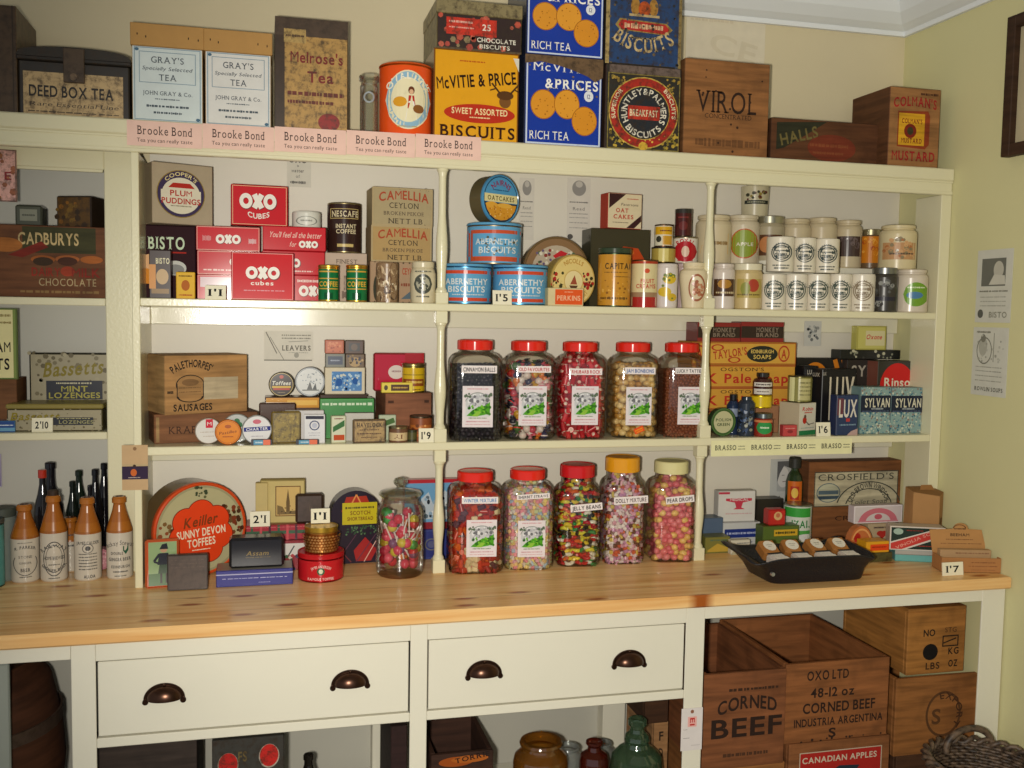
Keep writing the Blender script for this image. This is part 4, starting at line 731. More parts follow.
# front row
yf = -.215
fr = []
vessel('preserve_jar', 'white jar with brown band label, right beside the second turned post', 'jar', 713, 734, 264, yf, S1, JAR, 'c:cabdb0', dec=[('r', .1, .28, .98, .66, '4a2e1c'), ('e', .55, .55, .3, .1, 'a8782c'), ('l', .2, .95, .36, .06, 'c8b48a')])
gjar(733.5, 761, 264, yf+.01, S1, 'glass jar with cream lid and fruit label in the front row', 'c:d8cfb2', 's:c2ac78', [('r', .18, .25, .95, .66, 'b09a50'), ('e', .7, .52, .18, .14, 'a8402c'), ('e', .45, .45, .16, .14, '8a8a3a'), ('l', .2, .9, .32, .05, '6a5a2c')])
zt_ = None
for a, b, lab in ((761, 784.5, 'white marmalade pot next to the glass jar with cream lid'), (784.5, 806, 'second white marmalade pot from the cream-lidded glass jar'), (806, 828.5, 'third white marmalade pot from the cream-lidded glass jar'), (829, 850, 'fourth white marmalade pot from the cream-lidded glass jar'), (850.5, 873, 'brown-printed white marmalade pot beside the dark glass jar')):
    zt_ = vessel('marmalade_pot', lab+', front row', 'pot', a, b, 274.5, yf, S1, MUG, 'c:ddd4c2', dec=crest('8a7a64' if a > 850 else '46524a'), grp='white marmalade pots')
gjar(873, 896, 268, yf, S1, 'dark glass jar with shiny collar in the front row', 'm:8a8a84', 's:3a3630', [('d', 0, .1, 1, .7, 26, .05, ['8a8a84', '2a2622', '5a5a58']), ('r', .1, .25, .9, .34, '2c2a34')])
zl = vessel('preserve_jar', 'white jar with round lime green label at the right end of the front row', 'jar', 896.5, 925, 270, yf, S1, JAR, 'c:cfc2ae', dec=[('e', .66, .42, .36, .28, '6f9a2a'), ('e', .62, .40, .24, .08, '4a7aa0'), ('l', .4, .9, .58, .05, 'd8e0b8')])
for a, b, v, lab in ((768, 792.5, 237.5, 'white marmalade pot stacked on the left of the front row'), (793, 814.5, 238.5, 'middle one of three white marmalade pots stacked on others'), (815, 837.5, 239.5, 'white marmalade pot stacked below the leaf printed jar')):
    vessel('marmalade_pot', lab, 'pot', a, b, v, yf, zt_, MUG, 'c:ddd4c0', dec=crest('3c4644'), grp='white marmalade pots')
vessel('preserve_jar', 'wide cream jar with fruit scene, stacked on the lime labelled jar', 'jar', 882, 913.5, 226, -.20, zl-.0005, JAR, 'c:cdbd94', dec=[('r', .12, .22, .95, .6, 'b88a5c'), ('d', .15, .25, .9, .7, 26, .05, ['a86a40', 'c89a6a', '8a7a5a']), ('l', .3, .9, .35, .06, '5a4a3a')])
# ------------------------------------------------------------------ lower shelf, left bay
def roof_z(u, v, y): return W(u, v, y)[1]
kz = carton('sausage_crate', 'dark brown wooden crate lying low, faint lettering, under the sausages crate', 'crate', 155, 258, 413, -.165, S2, .12, '6a452c', '7c5234', kind='w', rz=.22, dec=[('t', 'KRAFT', .3, .45, .32, .26, '3c2416', 's'), ('r', .02, .05, .05, .9, '9a7a50')])
carton('sausage_crate', 'golden brown sausages crate with rounded drum print, resting on the darker crate', 'crate', 166, 247, 355, -.172, kz, .12, '9a7448', 'a67c4c', kind='w', rz=.42, side='a8875a', dec=[('a', "PALETHORPES'", .33, .24, .56, 92, 68, .13, '1c1612', 'b'), ('e', .3, .5, .17, .17, '2a2018'), ('e', .3, .51, .155, .145, '9a7448'), ('r', .145, .32, .455, .5, '9a7448'), ('ln', .145, .28, .145, .52, .015, '2a2018'), ('ln', .455, .28, .455, .52, .015, '2a2018'), ('o', .3, .30, .16, .1, .15, '2a2018', 180, 360), ('e', .3, .54, .1, .06, '7a5a38'), ('l', .17, .43, .45, .015, '5a4028'), ('l', .17, .43, .38, .015, '5a4028'), ('t', 'SAUSAGES', .33, .12, .46, .12, '1c1612', 'b'), ('r', .46, .24, .88, .62, 'b4a282'), ('l', .03, .11, .38, .07, '2a2018')])
yr = -.215
round_tin('ointment_tin', 'white round tin with red label mark, leaning on the dark crate', 'tin', 208.5, 429, 13, -.205, S2, .022, 'a89888', 'd8d4cc', [('r', .4, .62, .66, .95, 'c8283c'), ('t', 'M', .53, .78, .16, .14, 'e8e0d8', 'b'), ('l', .2, .8, .46, .04, 'b8a898'), ('l', .3, .7, .3, .04, 'b8a898')], rz=.15)
round_tin('ointment_tin', 'grey round tin with green clover, behind the orange and white tins', 'tin', 237, 426, 14.5, -.19, S2, .02, '8a8a84', 'b8bab4', [('e', .42, .62, .1, .1, '2a6a3c'), ('e', .58, .62, .1, .1, '2a6a3c'), ('e', .5, .74, .1, .1, '2a6a3c')])
round_tin('ointment_tin', 'orange round tin with dark writing, in front of the low dark crate', 'tin', 228, 431.5, 12.8, -.228, S2, .018, 'a85a1c', 'd8801c', [('o', .5, .5, .44, .44, .05, 'b0601c'), ('t', 'Pastilles', .5, .5, .66, .12, '6a2a14', 'i', 8), ('e', .5, .72, .12, .07, 'a8541c'), ('l', .3, .7, .32, .05, '8a3a18')])
round_tin('ointment_tin', 'white round tin with blue band lettered CHARTER', 'tin', 257, 427.5, 14.5, -.224, S2, .02, '9a9a98', 'dad8d6', [('p', [(.06, .44), (.06, .58), (.95, .62), (.95, .47)], '26307a'), ('t', 'CHARTER', .5, .53, .72, .1, 'e4e2e4', 'bs', 3), ('e', .5, .78, .14, .08, 'c86a78'), ('l', .3, .7, .28, .05, 'b0aab0')], rz=.08)
oz = carton('sweet_tin', 'long yellow and black tin carrying two round tins', 'tin', 265, 320, 397, -.12, S2, .06, '4a3020', '4a2c1c', kind='t', dec=[('r', .02, .74, .98, .98, 'c88a1c'), ('r', .4, .8, .95, .92, 'e0b04a')])
round_tin('sweet_tin', 'black round sweet tin with red and gold bands, on the yellow and black tin', 'tin', 281.5, 384, 12.6, -.12, oz, .02, '2c241c', '2a1c18', [('o', .5, .5, .46, .46, .06, 'b09a5a'), ('e', .5, .5, .42, .42, '2c1c18'), ('t', 'Toffees', .5, .56, .72, .16, 'dcd8c8', 'bi'), ('r', .14, .36, .86, .44, 'c8a02c'), ('r', .18, .28, .82, .35, 'b0301c'), ('e', .5, .8, .08, .07, 'b0402c'), ('l', .35, .65, .18, .04, '9a8a6a')])
round_tin('sweet_tin', 'white round tin with a line drawing, beside the black one on the yellow tin', 'tin', 310, 382, 15, -.115, oz, .02, '8a8c90', 'd2d2ce', [('o', .5, .5, .45, .45, .03, '6a7480'), ('p', [(.4, .24), (.5, .52), (.58, .24)], '6a6a68'), ('p', [(.58, .24), (.68, .46), (.72, .24)], '5a5c5c'), ('d', .15, .4, .85, .82, 30, .022, ['9aa0a4', 'b0b4b4', '7a8288']), ('r', .25, .2, .8, .24, '7a7a76')])
carton('tobacco_tin', 'dark brown flat tin standing on edge behind the gold square tin', 'tin', 259, 296, 403, -.165, S2, .02, '3c2418', '44281a', kind='t', bev=.003)
carton('tobacco_tin', 'square gold patterned tobacco tin standing on edge', 'tin', 271.5, 301, 411.5, -.218, S2, .018, '7a6424', '8a742c', kind='o', bev=.004, rz=.06, dec=[('b', .04, .04, .96, .96, .03, '6a5820'), ('d', .08, .08, .92, .92, 70, .03, ['9a8438', '6e5a1e', 'a89044'])])
carton('card_packet', 'plain grey-white card packet between the gold tin and blue-badged one', 'packet', 285, 324, 410.5, -.19, S2, .02, 'c8c4c0', 'cecac8', kind='p')
carton('card_packet', 'white card packet with dark oval portrait badge', 'packet', 304, 325, 414.5, -.222, S2, .014, 'cfcccc', 'd8d6d6', rz=-.08, dec=[('r', .08, .84, .94, .95, '3a3a48'), ('o', .5, .62, .24, .17, .2, '2c3a66'), ('e', .5, .62, .12, .09, 'b8bac8'), ('l', .2, .8, .36, .03, '9a98a0'), ('l', .25, .75, .28, .03, '9a98a0'), ('l', .3, .7, .12, .04, '8a8890')])
gz = carton('cigar_box', 'long green box with white letters along its top', 'box', 320, 374, 398.5, -.135, S2, .07, '2f7a34', '2f8238', kind='q', dec=[('l', .04, .98, .86, .09, 'c8d8b8'), ('b', .01, .02, .99, .98, .02, '4a9a4a')])
lz = carton('flat_tin', 'low dark flat lid lying on the long green box', 'tin', 320, 367.5, 394.5, -.13, gz, .06, '3a2a1e', '402c20', kind='t')
pz = carton('cream_box', 'cream box with blue picture, below the four little boxes', 'box', 325, 365, 367.5, -.12, lz, .05, 'cfc2a6', 'd2c6ac', kind='p', dec=[('r', .17, .12, .92, .85, '5a86b8'), ('d', .18, .14, .9, .82, 60, .045, ['8ab0d0', '3a649a', 'b8ccd8', 'd0cfc0']), ('e', .35, .45, .08, .15, '2c5a9a'), ('e', .75, .5, .07, .12, '2c5a9a')])
b1 = carton('cigarette_box', 'small grey box with dark label, lower left of the four', 'box', 325.5, 345, 353.5, -.12, pz, .03, '6a6a60', '74746a', kind='q', dec=[('r', .12, .2, .88, .8, '3c4458'), ('l', .25, .75, .5, .14, '9aa0b0')])
b2 = carton('cigarette_box', 'small brown picture box, lower right of the four', 'box', 345.5, 364.5, 354, -.12, pz, .03, '5a4a3a', '6a543e', kind='q', dec=[('e', .5, .4, .32, .35, 'a88a5c'), ('d', .1, .1, .9, .9, 18, .09, ['3a3440', '8a7048', 'b8986a'])])
carton('cigarette_box', 'small orange box, upper left of the four', 'box', 325, 344, 340, -.12, b1, .03, 'a8583a', 'bc6440', kind='q', dec=[('d', .15, .15, .85, .85, 16, .08, ['9a4428', 'cc8058']), ('b', .05, .08, .95, .92, .05, 'a05034')])
carton('cigarette_box', 'small dark purple-brown box, upper right of the four', 'box', 345, 363.5, 340.5, -.12, b2, .03, '4a3a34', '58443c', kind='q', dec=[('r', .2, .2, .8, .8, '48484a'), ('e', .5, .5, .18, .25, '6a5a50')])
wz = carton('wooden_box', 'brown wooden dovetailed box carrying the red tin', 'box', 385, 432, 393, -.16, S2, .12, '6f4630', '84543a', kind='w', rz=.1, dec=[('r', .06, .78, .18, .84, '4a2c1c'), ('r', .84, .78, .94, .84, '4a2c1c')])
carton('cigarette_tin', 'red flat cigarette tin with white oval, standing on the wooden box', 'tin', 373.5, 424, 353, -.10, wz, .02, '8a2a2c', 'b8243c', kind='g', bev=.004, dec=[('e', .45, .5, .16, .18, 'd8ccc0'), ('l', .36, .55, .52, .07, '9a7a7a'), ('r', .62, .5, 1, 1, 'a8242c'), ('l', .2, .5, .12, .04, 'd06a78')])
can('food_tin', 'yellow round tin with brown label, before the red cigarette tin', 'tin', 402, 425, 363.5, -.125, wz, 'cda81c', [('r', .0, .25, 1, .52, '8a4a1c'), ('l', .2, .9, .4, .12, 'd8b450'), ('r', 0, .66, 1, .7, '9a801c'), ('l', .2, .8, .12, .05, '6a3a14')], lid=(.007, '8a7a4c', 'm'), rim='8a7a3c')
carton('tablet_box', 'little yellow box with black panel at the foot of the red tin', 'box', 381.5, 413, 382.5, -.155, wz, .016, 'd0b838', 'dcc648', kind='q', dec=[('r', .3, .2, .88, .8, '4a2c14'), ('l', .36, .82, .5, .2, 'c8a040'), ('e', .14, .5, .06, .25, '4a3a1c')])
carton('tablet_box', 'pale green and orange slim packet, left of the grey-white card box', 'packet', 331.5, 346, 416, -.222, S2, .018, 'c4c4a0', 'ccccb0', kind='q', rz=.1, dec=[('p', [(.1, .4), (.1, .6), (.9, .85), (.9, .62)], '3a6a3a'), ('r', .15, .1, .9, .3, 'b8481c'), ('l', .2, .8, .9, .06, '7a3a2c')])
carton('card_box', 'plain grey-white card box behind the tan label box', 'box', 345, 374, 413, -.19, S2, .02, 'b8b4a8', 'c0bcb2', kind='p', top='4a3a34')
carton('polish_tin', 'tan flat tin with dark print lettered HAVELOCK', 'tin', 353, 386, 419.5, -.232, S2, .016, '6a5230', 'a88a58', kind='o', bev=.003, rz=.05, dec=[('b', .02, .03, .98, .97, .04, '5a4428'), ('t', 'HAVELOCK', .5, .77, .76, .18, '3c2a1c', 'bs'), ('l', .2, .8, .56, .06, '5a3a24'), ('l', .12, .88, .4, .07, '5a3a24'), ('l', .25, .75, .24, .06, '5a3a24')])
carton('card_packet', 'small pale green packet poking out behind the little cream tin', 'packet', 379, 396, 415, -.185, S2, .014, 'a8b49a', 'b4bca0', kind='p', dec=[('ln', .1, .6, .9, .8, .2, '4a6a3a')])
can('paste_pot', 'little round pot with cream label lettered A1', 'pot', 388.5, 408, 427, -.215, S2, '6a4a34', [('r', -.1, .15, 1.1, .72, 'c8b084'), ('t', 'A1', .5, .45, .4, .3, '6a3a24', 'bs')], lid=(.004, '8a7a58', 'm'), kind='q')
can('paste_pot', 'small orange-brown tin behind the ticket at the bay corner', 'tin', 409.5, 432, 416, -.19, S2, '8a4a28', [('r', -.1, .2, 1.1, .7, 'b0642c'), ('l', .1, .9, .5, .12, '7a2c1c'), ('d', .1, .2, .9, .7, 12, .07, ['d89a5c', '6a3a20'])], lid=(.005, '5a4a3a', 'm'), kind='q')
can('paste_pot', 'tiny dark green pot between the cream and orange ones', 'pot', 407, 417, 430, -.212, S2, '3a3a24', [('r', -.1, .2, 1.1, .8, '54502c')], kind='q')
ticket("1'9", 419, 434, 428.5, -.240, S2, 'at the foot of the first turned post')
for a, b, lab in ((251, 272, 'blue and orange matchbox at the shelf edge under the white CHARTER tin'), (296, 319, 'blue and orange matchbox at the shelf edge under the white badge packet')):
    carton('matchbox', lab, 'matchbox', a, b, 439.5, -.2455, S2, .012, '2c3038', '4a8aa8', kind='q', dec=[('r', .58, .05, .92, .95, 'd8643c'), ('r', .92, .05, 1, .95, '24242c'), ('r', 0, 0, .12, 1, '2c2c34'), ('l', .2, .55, .5, .3, 'c8d8dc')])
sheet('pen_advert', 'grey-white advert card with a pen drawing on the shelf back', 'notice', 264, 313, 331, 361, -.0105, 'd9d3c4', [('ln', .04, .96, .26, .25, .03, '7a766c'), ('ln', .12, .8, .40, .05, .02, '8a867c'), ('l', .36, .95, .86, .06, '8a867a'), ('l', .36, .95, .76, .05, '8a867a'), ('ln', .5, .64, .9, .68, .02, '9a968a'), ('t', 'LEAVERS', .66, .44, .58, .17, '6a665c', 'bs'), ('ln', 0, .03, .98, .03, .03, '6a665c'), ('e', .66, .2, .05, .09, 'a8a498'), ('l', .5, .9, .28, .03, 'a09c90')])

# ------------------------------------------------------------------ sweet jars
PLAST = glass('jar_plastic', 'f6f4ee', .05, .08)
def octo(a, c, th):       # half width of a square of half side a with corners cut at distance c
    s, k = abs(math.sin(th)), abs(math.cos(th)); return min(a/max(s, 1e-6), a/max(k, 1e-6), c/max((s+k)/math.sqrt(2), 1e-6))
def sweet_jar(u0, u1, vt, vtl, lidc, y, base, label, stripe, rz, rl=None, view=None, square=.0, lh=.10, shoulder=.80):
    """jar of square plan with cut corners; returns root, half width, height of the fill"""
    xa, xb = W(u0, vt+60, y)[0], W(u1, vt+60, y)[0]; xc = (xa+xb)/2; a = (xb-xa)/2/1.1
    for it in range(12):           # centre and half side whose outline spans u0..u1
        us = []
        for j in range(48):
            th = 2*PI*(j+.5)/48; r = octo(a, a*1.21, th); p = Vector((xc+r*math.cos(th+rz), y+r*math.sin(th+rz), base+.1))-CAM; us.append(512+FPX*p.dot(RT)/p.dot(F))
        k = (xb-xa)/(u1-u0); xc += ((u0+u1)/2-(min(us)+max(us))/2)*k; a *= (u1-u0)/(max(us)-min(us))
    c = a*1.21; H = W((u0+u1)/2, vtl, y+.02)[1]-base
    o = empty('sweet_jar', label, 'sweet jar', (xc, y, base), rz, 'tall sweet jars')
    rl = rl or .0462; n = 48; mb = MB()
    prof = [(.90, .0, 0), (.97, .012, 0), (1, .03, 0), (1, shoulder-.03, 0), (.985, shoulder, .05), (.93, shoulder+.035, .25), (.85, shoulder+.06, .6), (rl*.93/a, shoulder+.078, 1), (rl*.93/a, 1-lh+.01, 1)]
    rings = []
    for f, z, bl in prof:
        rg = []
        for j in range(n):
            th = 2*PI*(j+.5)/n; r = (octo(a, c, th)*(1-bl)+a*bl)*f; rg.append((r*math.cos(th), r*math.sin(th), z*H))
        rings.append(rg)
    vs = [p for r in rings for p in r]; fs = []
    for i in range(len(prof)-1):
        for j in range(n): fs.append((i*n+j, i*n+(j+1) % n, (i+1)*n+(j+1) % n, (i+1)*n+j))
    mb.add(vs, fs, PLAST, True); mb.add(rings[0], [tuple(range(n))], PLAST); mb.build('jar_body', o)
    L = MB(); rib = (lambda j, n_: 1 if j % 2 else .975); z0 = (1-lh)*H
    L.lathe([(rl*.96, z0), (rl, z0+.001), (rl, H-.004), (rl*.96, H-.0008)], 'g:'+lidc, 96, ring=rib, caps=(True, False)); L.lathe([(rl*.965, H-.001), (rl*.9, H), (rl*.86, H-.0012)], 'g:'+lidc, 48, caps=(False, True)); L.build('lid', o)
    if view:       # printed village picture label, at (x, z, w, h) in shares of half width / height
        x, z, w, h = view; x *= a; w *= a; z *= H; h *= H
        q = MB(); q.box(x-w/2, x+w/2, -a-.0012, -a-.0004, z-h/2, z+h/2, 'p:ded4d4'); g = Face((x-w/2, -a-.0012, z-h/2), (w, 0, 0), (0, 0, h), (0, -1, 0), 'p')
        prnt(q, g, [('l', .15, .85, .93, .035, 'c88a90'), ('e', .5, .55, .40, .29, 'c4c4c4'), ('r', .1, .26, .9, .5, 'cfd0cc'), ('d', .14, .45, .86, .80, 46, .04, ['8a8a8c', 'b0b0b4', '6c6c70', 'dcdcdc']), ('o', .5, .52, .44, .33, .06, '8a8e88', 20, 160), ('d', .05, .74, .25, .82, 6, .03, ['5a6a54']), ('d', .75, .74, .95, .82, 6, .03, ['5a6a54']), ('p', [(.14, .28), (.3, .4), (.52, .5), (.72, .52), (.9, .62), (.9, .34), (.7, .3), (.4, .26)], '4f9a20'), ('d', .2, .28, .9, .52, 24, .035, ['2c6a14', '74b82c', '3c7a1a']), ('p', [(.3, .27), (.5, .4), (.62, .38), (.5, .26)], '8ab83c'), ('l', .2, .8, .225, .03, '5a7a4a'), ('l', .12, .88, .14, .035, 'c08890'), ('l', .1, .9, .07, .025, 'c89aa0')]); q.build('label', o)
    if stripe:     # name strip: text, x, z, w, h, colour, tilt
        tx, x, z, w, h, col, rot = stripe; x *= a; w *= a; z *= H; h *= H
        q = MB(); q.T = Matrix.Translation((x, -a-.0016, z)) @ Matrix.Rotation(-math.radians(rot), 4, 'Y')
        q.box(-w/2, w/2, -.0006, .0006, -h/2, h/2, 'p:e6dcd8'); prnt(q, Face((-w/2, -.0006, -h/2), (w, 0, 0), (0, 0, h), (0, -1, 0), 'p'), [('t', tx, .5, .5, .9, .56, col, 'b')]); q.build('name_strip', o)
    sweet_jar.last = o
    return o, a, c, H, shoulder
def sweets(jar, label, size, cols, shape, fill, seed, core, cat='sweets', kind='s'):
    o, a, c, H = jar[:4]; rr = random.Random(seed); mb = MB(); a2 = a-size*.42-.0025; c2 = c-size*.42-.003
    zt = H*fill
    # dense heart of the filling
    n = 24; rg = lambda z, k: [((octo(a2-size*.45, c2-size*.45, 2*PI*(j+.5)/n))*k*math.cos(2*PI*(j+.5)/n), (octo(a2-size*.45, c2-size*.45, 2*PI*(j+.5)/n))*k*math.sin(2*PI*(j+.5)/n), z) for j in range(n)]
    zc = min(zt-size*.5, (jar[4]-.07)*H); A, B = rg(size*.4, 1), rg(zc, 1)
    mb.add(A+B, [(j, (j+1) % n, n+(j+1) % n, n+j) for j in range(n)]+[tuple(range(n)), tuple(range(n, 2*n))], kind+':'+core)
    st = size*{'bean': .70, 'rod': .78, 'wrap': .80, 'mix': .80, 'drop': .82, 'hump': .82}.get(shape, .90); N = int(2*a/st)+2; z = size*.5; lay = 0
    while z < zt:
        for i in range(-N, N):
            for j in range(-N, N):
                x = (i+.5*(lay % 2))*st+rr.uniform(-.2, .2)*st; y = (j+.5*(lay % 2))*st+rr.uniform(-.2, .2)*st; zz = z+rr.uniform(-.25, .25)*st
                th = math.atan2(y, x); R_ = math.hypot(x, y); lim = octo(a2, c2, th)
                s0 = jar[4]-.05; sh = min(1, max(.0, (s0+.10-zz/H)/.10)); lim2 = lim*(.60+.40*sh)
                if R_ > lim2*1.08: continue
                if R_ > lim2: x *= lim2/R_; y *= lim2/R_
                if R_ < lim2-size*1.15 and zz < zc-size*.2: continue
                rot = Matrix.Rotation(rr.uniform(0, 6.3), 3, 'Z') @ Matrix.Rotation(rr.uniform(0, 6.3), 3, 'X'); col = kind+':'+rr.choice(cols); p = Vector((x, y, zz)); h = size*.5
                if shape == 'ball': mb.ball(p, h, col, 8, 5)
                elif shape == 'drop': mb.ball(p, h, col, 8, 5, (1.15, .85, .85), rot)
                elif shape == 'bean':
                    pts = [p+rot @ Vector((h*1.1*math.cos(t), h*.9*math.sin(t)-h*.4, 0)) for t in (.35, .9, 1.57, 2.24, 2.8)]; mb.tube(pts, [h*.35, h*.55, h*.58, h*.55, h*.35], col, 6)
                elif shape == 'cube' or (shape == 'mix' and rr.random() < .55):
                    mb.T = Matrix.Translation(p) @ rot.to_4x4(); k = h*.78; mb.box(-k, k, -k, k, -k, k, col, k*.25); mb.T = None
                elif shape == 'rod' or shape == 'mix':
                    ax = rot @ Vector((0, 0, h*.95)); mb.tube([p-ax, p+ax], h*.62, col, 8)
                    if shape == 'rod':
                        for s_ in (-1, 1): mb.ball(p+ax*s_*.98, h*.5, kind+':ecd8c8', 6, 4, (1, 1, .3), rot)
                elif shape == 'wrap':
                    mb.ball(p, h*.85, col, 8, 5)
                    ax = rot @ Vector((0, 0, 1))
                    for s_ in (-1, 1): mb.tube([p+ax*s_*h*.7, p+ax*s_*h*1.25], [h*.2, h*.6], col, 6, False)
                    c3 = kind+':'+rr.choice(['e8dcd8', 'ece4e0', 'd83a34', 'e0c8c0']); mb.tube([p+ax*-.12*h, p+ax*.12*h], h*.88, c3, 8, False)
                elif shape == 'hump':
                    mb.ball(p, h*1.02, col, 8, 5, (1.1, .9, .75), rot); mb.ball(p+rot @ Vector((h*.2, 0, h*.5)), h*.45, col, 6, 4)
        z += st*.86; lay += 1
    r = mb.build('sweets', None, tuple(o.location), o.rotation_euler.z); tag(r, label, cat, None, 'stuff'); return r
yJ = -.165
LB = (.04, .345, 1.16, .41)
J = sweet_jar(447.5, 502, 350, 339.5, 'e02a1c', yJ, S2, 'red-lidded sweet jar of black cinnamon balls, leftmost on the lower shelf', ('CINNAMON BALLS', .08, .715, 1.34, .075, '1c1c20', 0), -.12, view=LB)
sweets(J, 'black cinnamon balls filling the leftmost shelf jar', .0135, ['1c1820', '241e28', '16141a', '2c2630'], 'ball', .73, 1, '120f14', kind='g')
J = sweet_jar(501.5, 554.5, 350, 340.5, 'e02a1c', yJ, S2, 'red-lidded sweet jar of mixed wrapped sweets labelled OLD FAVOURITES', ('OLD FAVOURITES', .10, .72, 1.34, .065, 'b8242c', 0), -.12, view=(0.06, 0.350, 1.12, .40))
sweets(J, 'assorted wrapped sweets in the old favourites jar', .025, ['b8342c', 'd87a2c', 'e0d4cc', '2c2a34', 'c89a2c', 'd88a98', '4a6a3a', 'c04a5c', '3a3a5a'], 'wrap', .76, 2, '7a3c30')
J = sweet_jar(553, 605.5, 352, 341.5, 'e02a1c', yJ, S2, 'red-lidded sweet jar of red rock pieces, middle of the five on the shelf', ('RHUBARB ROCK', .08, .70, 1.34, .065, 'b8242c', 0), -.12, view=(0.06, 0.350, 1.12, .40))
sweets(J, 'red and cream rock pieces in the middle shelf jar', .023, ['c8242c', 'd2303a', 'b81c28', 'd8404a'], 'rod', .87, 3, '9a1c20')
J = sweet_jar(606, 658, 352, 342, 'e02a1c', yJ, S2, 'red-lidded sweet jar of golden humbugs with a small orange sticker', ('JAM BONBONS', .08, .71, 1.34, .07, '2c5a9a', 0), -.12, view=(0.06, 0.340, 1.12, .40))
q = MB(); a_ = J[1]; H_ = J[3]; q.T = Matrix.Translation((a_*.10, -a_-.0010, H_*.09)) @ Matrix.Rotation(-math.radians(25), 4, 'Y')
q.box(-a_*.22, a_*.22, -.0005, .0005, -H_*.03, H_*.03, 'p:e0501c'); prnt(q, Face((-a_*.22, -.0005, -H_*.03), (a_*.44, 0, 0), (0, 0, H_*.06), (0, -1, 0), 'p'), [('l', .1, .9, .6, .2, 'e8b020'), ('l', .15, .85, .25, .15, 'e8b020')]); q.build('price_sticker', J[0])
sweets(J, 'golden cream nuggets in the jar with the orange sticker', .021, ['cda45c', 'dcb872', 'c09448', 'e4c88c', 'b8863c'], 'hump', .80, 4, '8a6428')
J = sweet_jar(655.5, 706, 352, 342.5, 'e02a1c', yJ, S2, 'red-lidded sweet jar of brown powdery sweets by the second turned post', ('LUCKY TATTIES', .08, .71, 1.34, .065, '1c1c20', 0), -.12, view=(0.14, 0.340, 1.12, .40))
sweets(J, 'brown dusty sweets in the jar by the second turned post', .010, ['8a4e32', '864a30', '905236', '884c30'], 'ball', .71, 5, '6e3a24', kind='k')
yK = -.20
J = sweet_jar(446.5, 503, 485, 469, 'e02a1c', -.205, CT, 'red-lidded sweet jar of red and cream jelly cubes, first on the worktop', ('WINTER MIXTURE', .08, .745, 1.34, .065, '3a7ab0', 0), -.10, view=(0.16, 0.365, 1.12, .37))
sweets(J, 'red, orange and cream mixed jellies in the first worktop jar', .021, ['b8301c', 'c8481c', 'a02020', 'd8641c', 'e0d0a8', 'c83c28', '5a3040', 'b82c1c'], 'mix', .87, 11, '8a2c1c')
J = sweet_jar(500.5, 553.5, 483, 467, 'e02a1c', -.195, CT, 'red-lidded sweet jar of pastel sherbet sweets, second on the worktop', ('SHERBET STRAWS', .08, .755, 1.34, .05, '2a2a34', 3), -.10, view=(0.04, 0.325, 1.12, .37))
sweets(J, 'pastel pink, blue and yellow sherbet pieces in the second worktop jar', .0125, ['d8a0a8', 'e0c088', 'd8d0c8', 'a8bcd0', 'dca8b8', 'e4cc80', 'c8d0a0', 'e0909c'], 'rod' if 0 else 'mix', .89, 12, 'b08a80')
J = sweet_jar(553, 600, 482, 462.5, 'c81e22', -.195, CT, 'red-lidded sweet jar of multicoloured jelly beans on the worktop', ('JELLY BEANS', .26, .60, 1.5, .07, '2a1a1a', 5), -.12, lh=.125, shoulder=.74)
sweets(J, 'multicoloured jelly beans in the third worktop jar', .019, ['c02028', 'e0c83a', '2c8a48', '1c1a18', 'e0dccc', 'd8622c', 'b82030', 'd8d040'], 'bean', .86, 13, '6a4028', kind='g')
J = sweet_jar(598.5, 644, 477, 455, 'e09a1c', -.195, CT, 'orange-lidded sweet jar of tiny pastel mixed sweets on the worktop', ('DOLLY MIXTURE', .22, .615, 1.7, .07, '4a2a2a', 3), -.12, lh=.14, shoulder=.74)
sweets(J, 'tiny pastel mixed sweets under the orange lid', .0125, ['d8a8c0', 'e0d4d0', 'd8c8cc', 'c8b050', 'c08ab0', 'c85a3c', 'e4dcd8', '6a4034', 'd8a0b0'], 'mix', .86, 14, 'a08080')
J = sweet_jar(644.5, 695.5, 478, 459, 'd8cf96', -.195, CT, 'cream-lidded sweet jar of pink and yellow pear drops, last on the worktop', ('PEAR DROPS', .14, .64, 1.3, .07, '2a1a1a', 5), -.12, lh=.125, shoulder=.76)
sweets(J, 'pink and yellow pear drops under the cream lid', .021, ['e07a80', 'e48a90', 'd86a78', 'e8c878', 'e0b86a', 'e08088'], 'drop', .86, 15, 'c86a64')

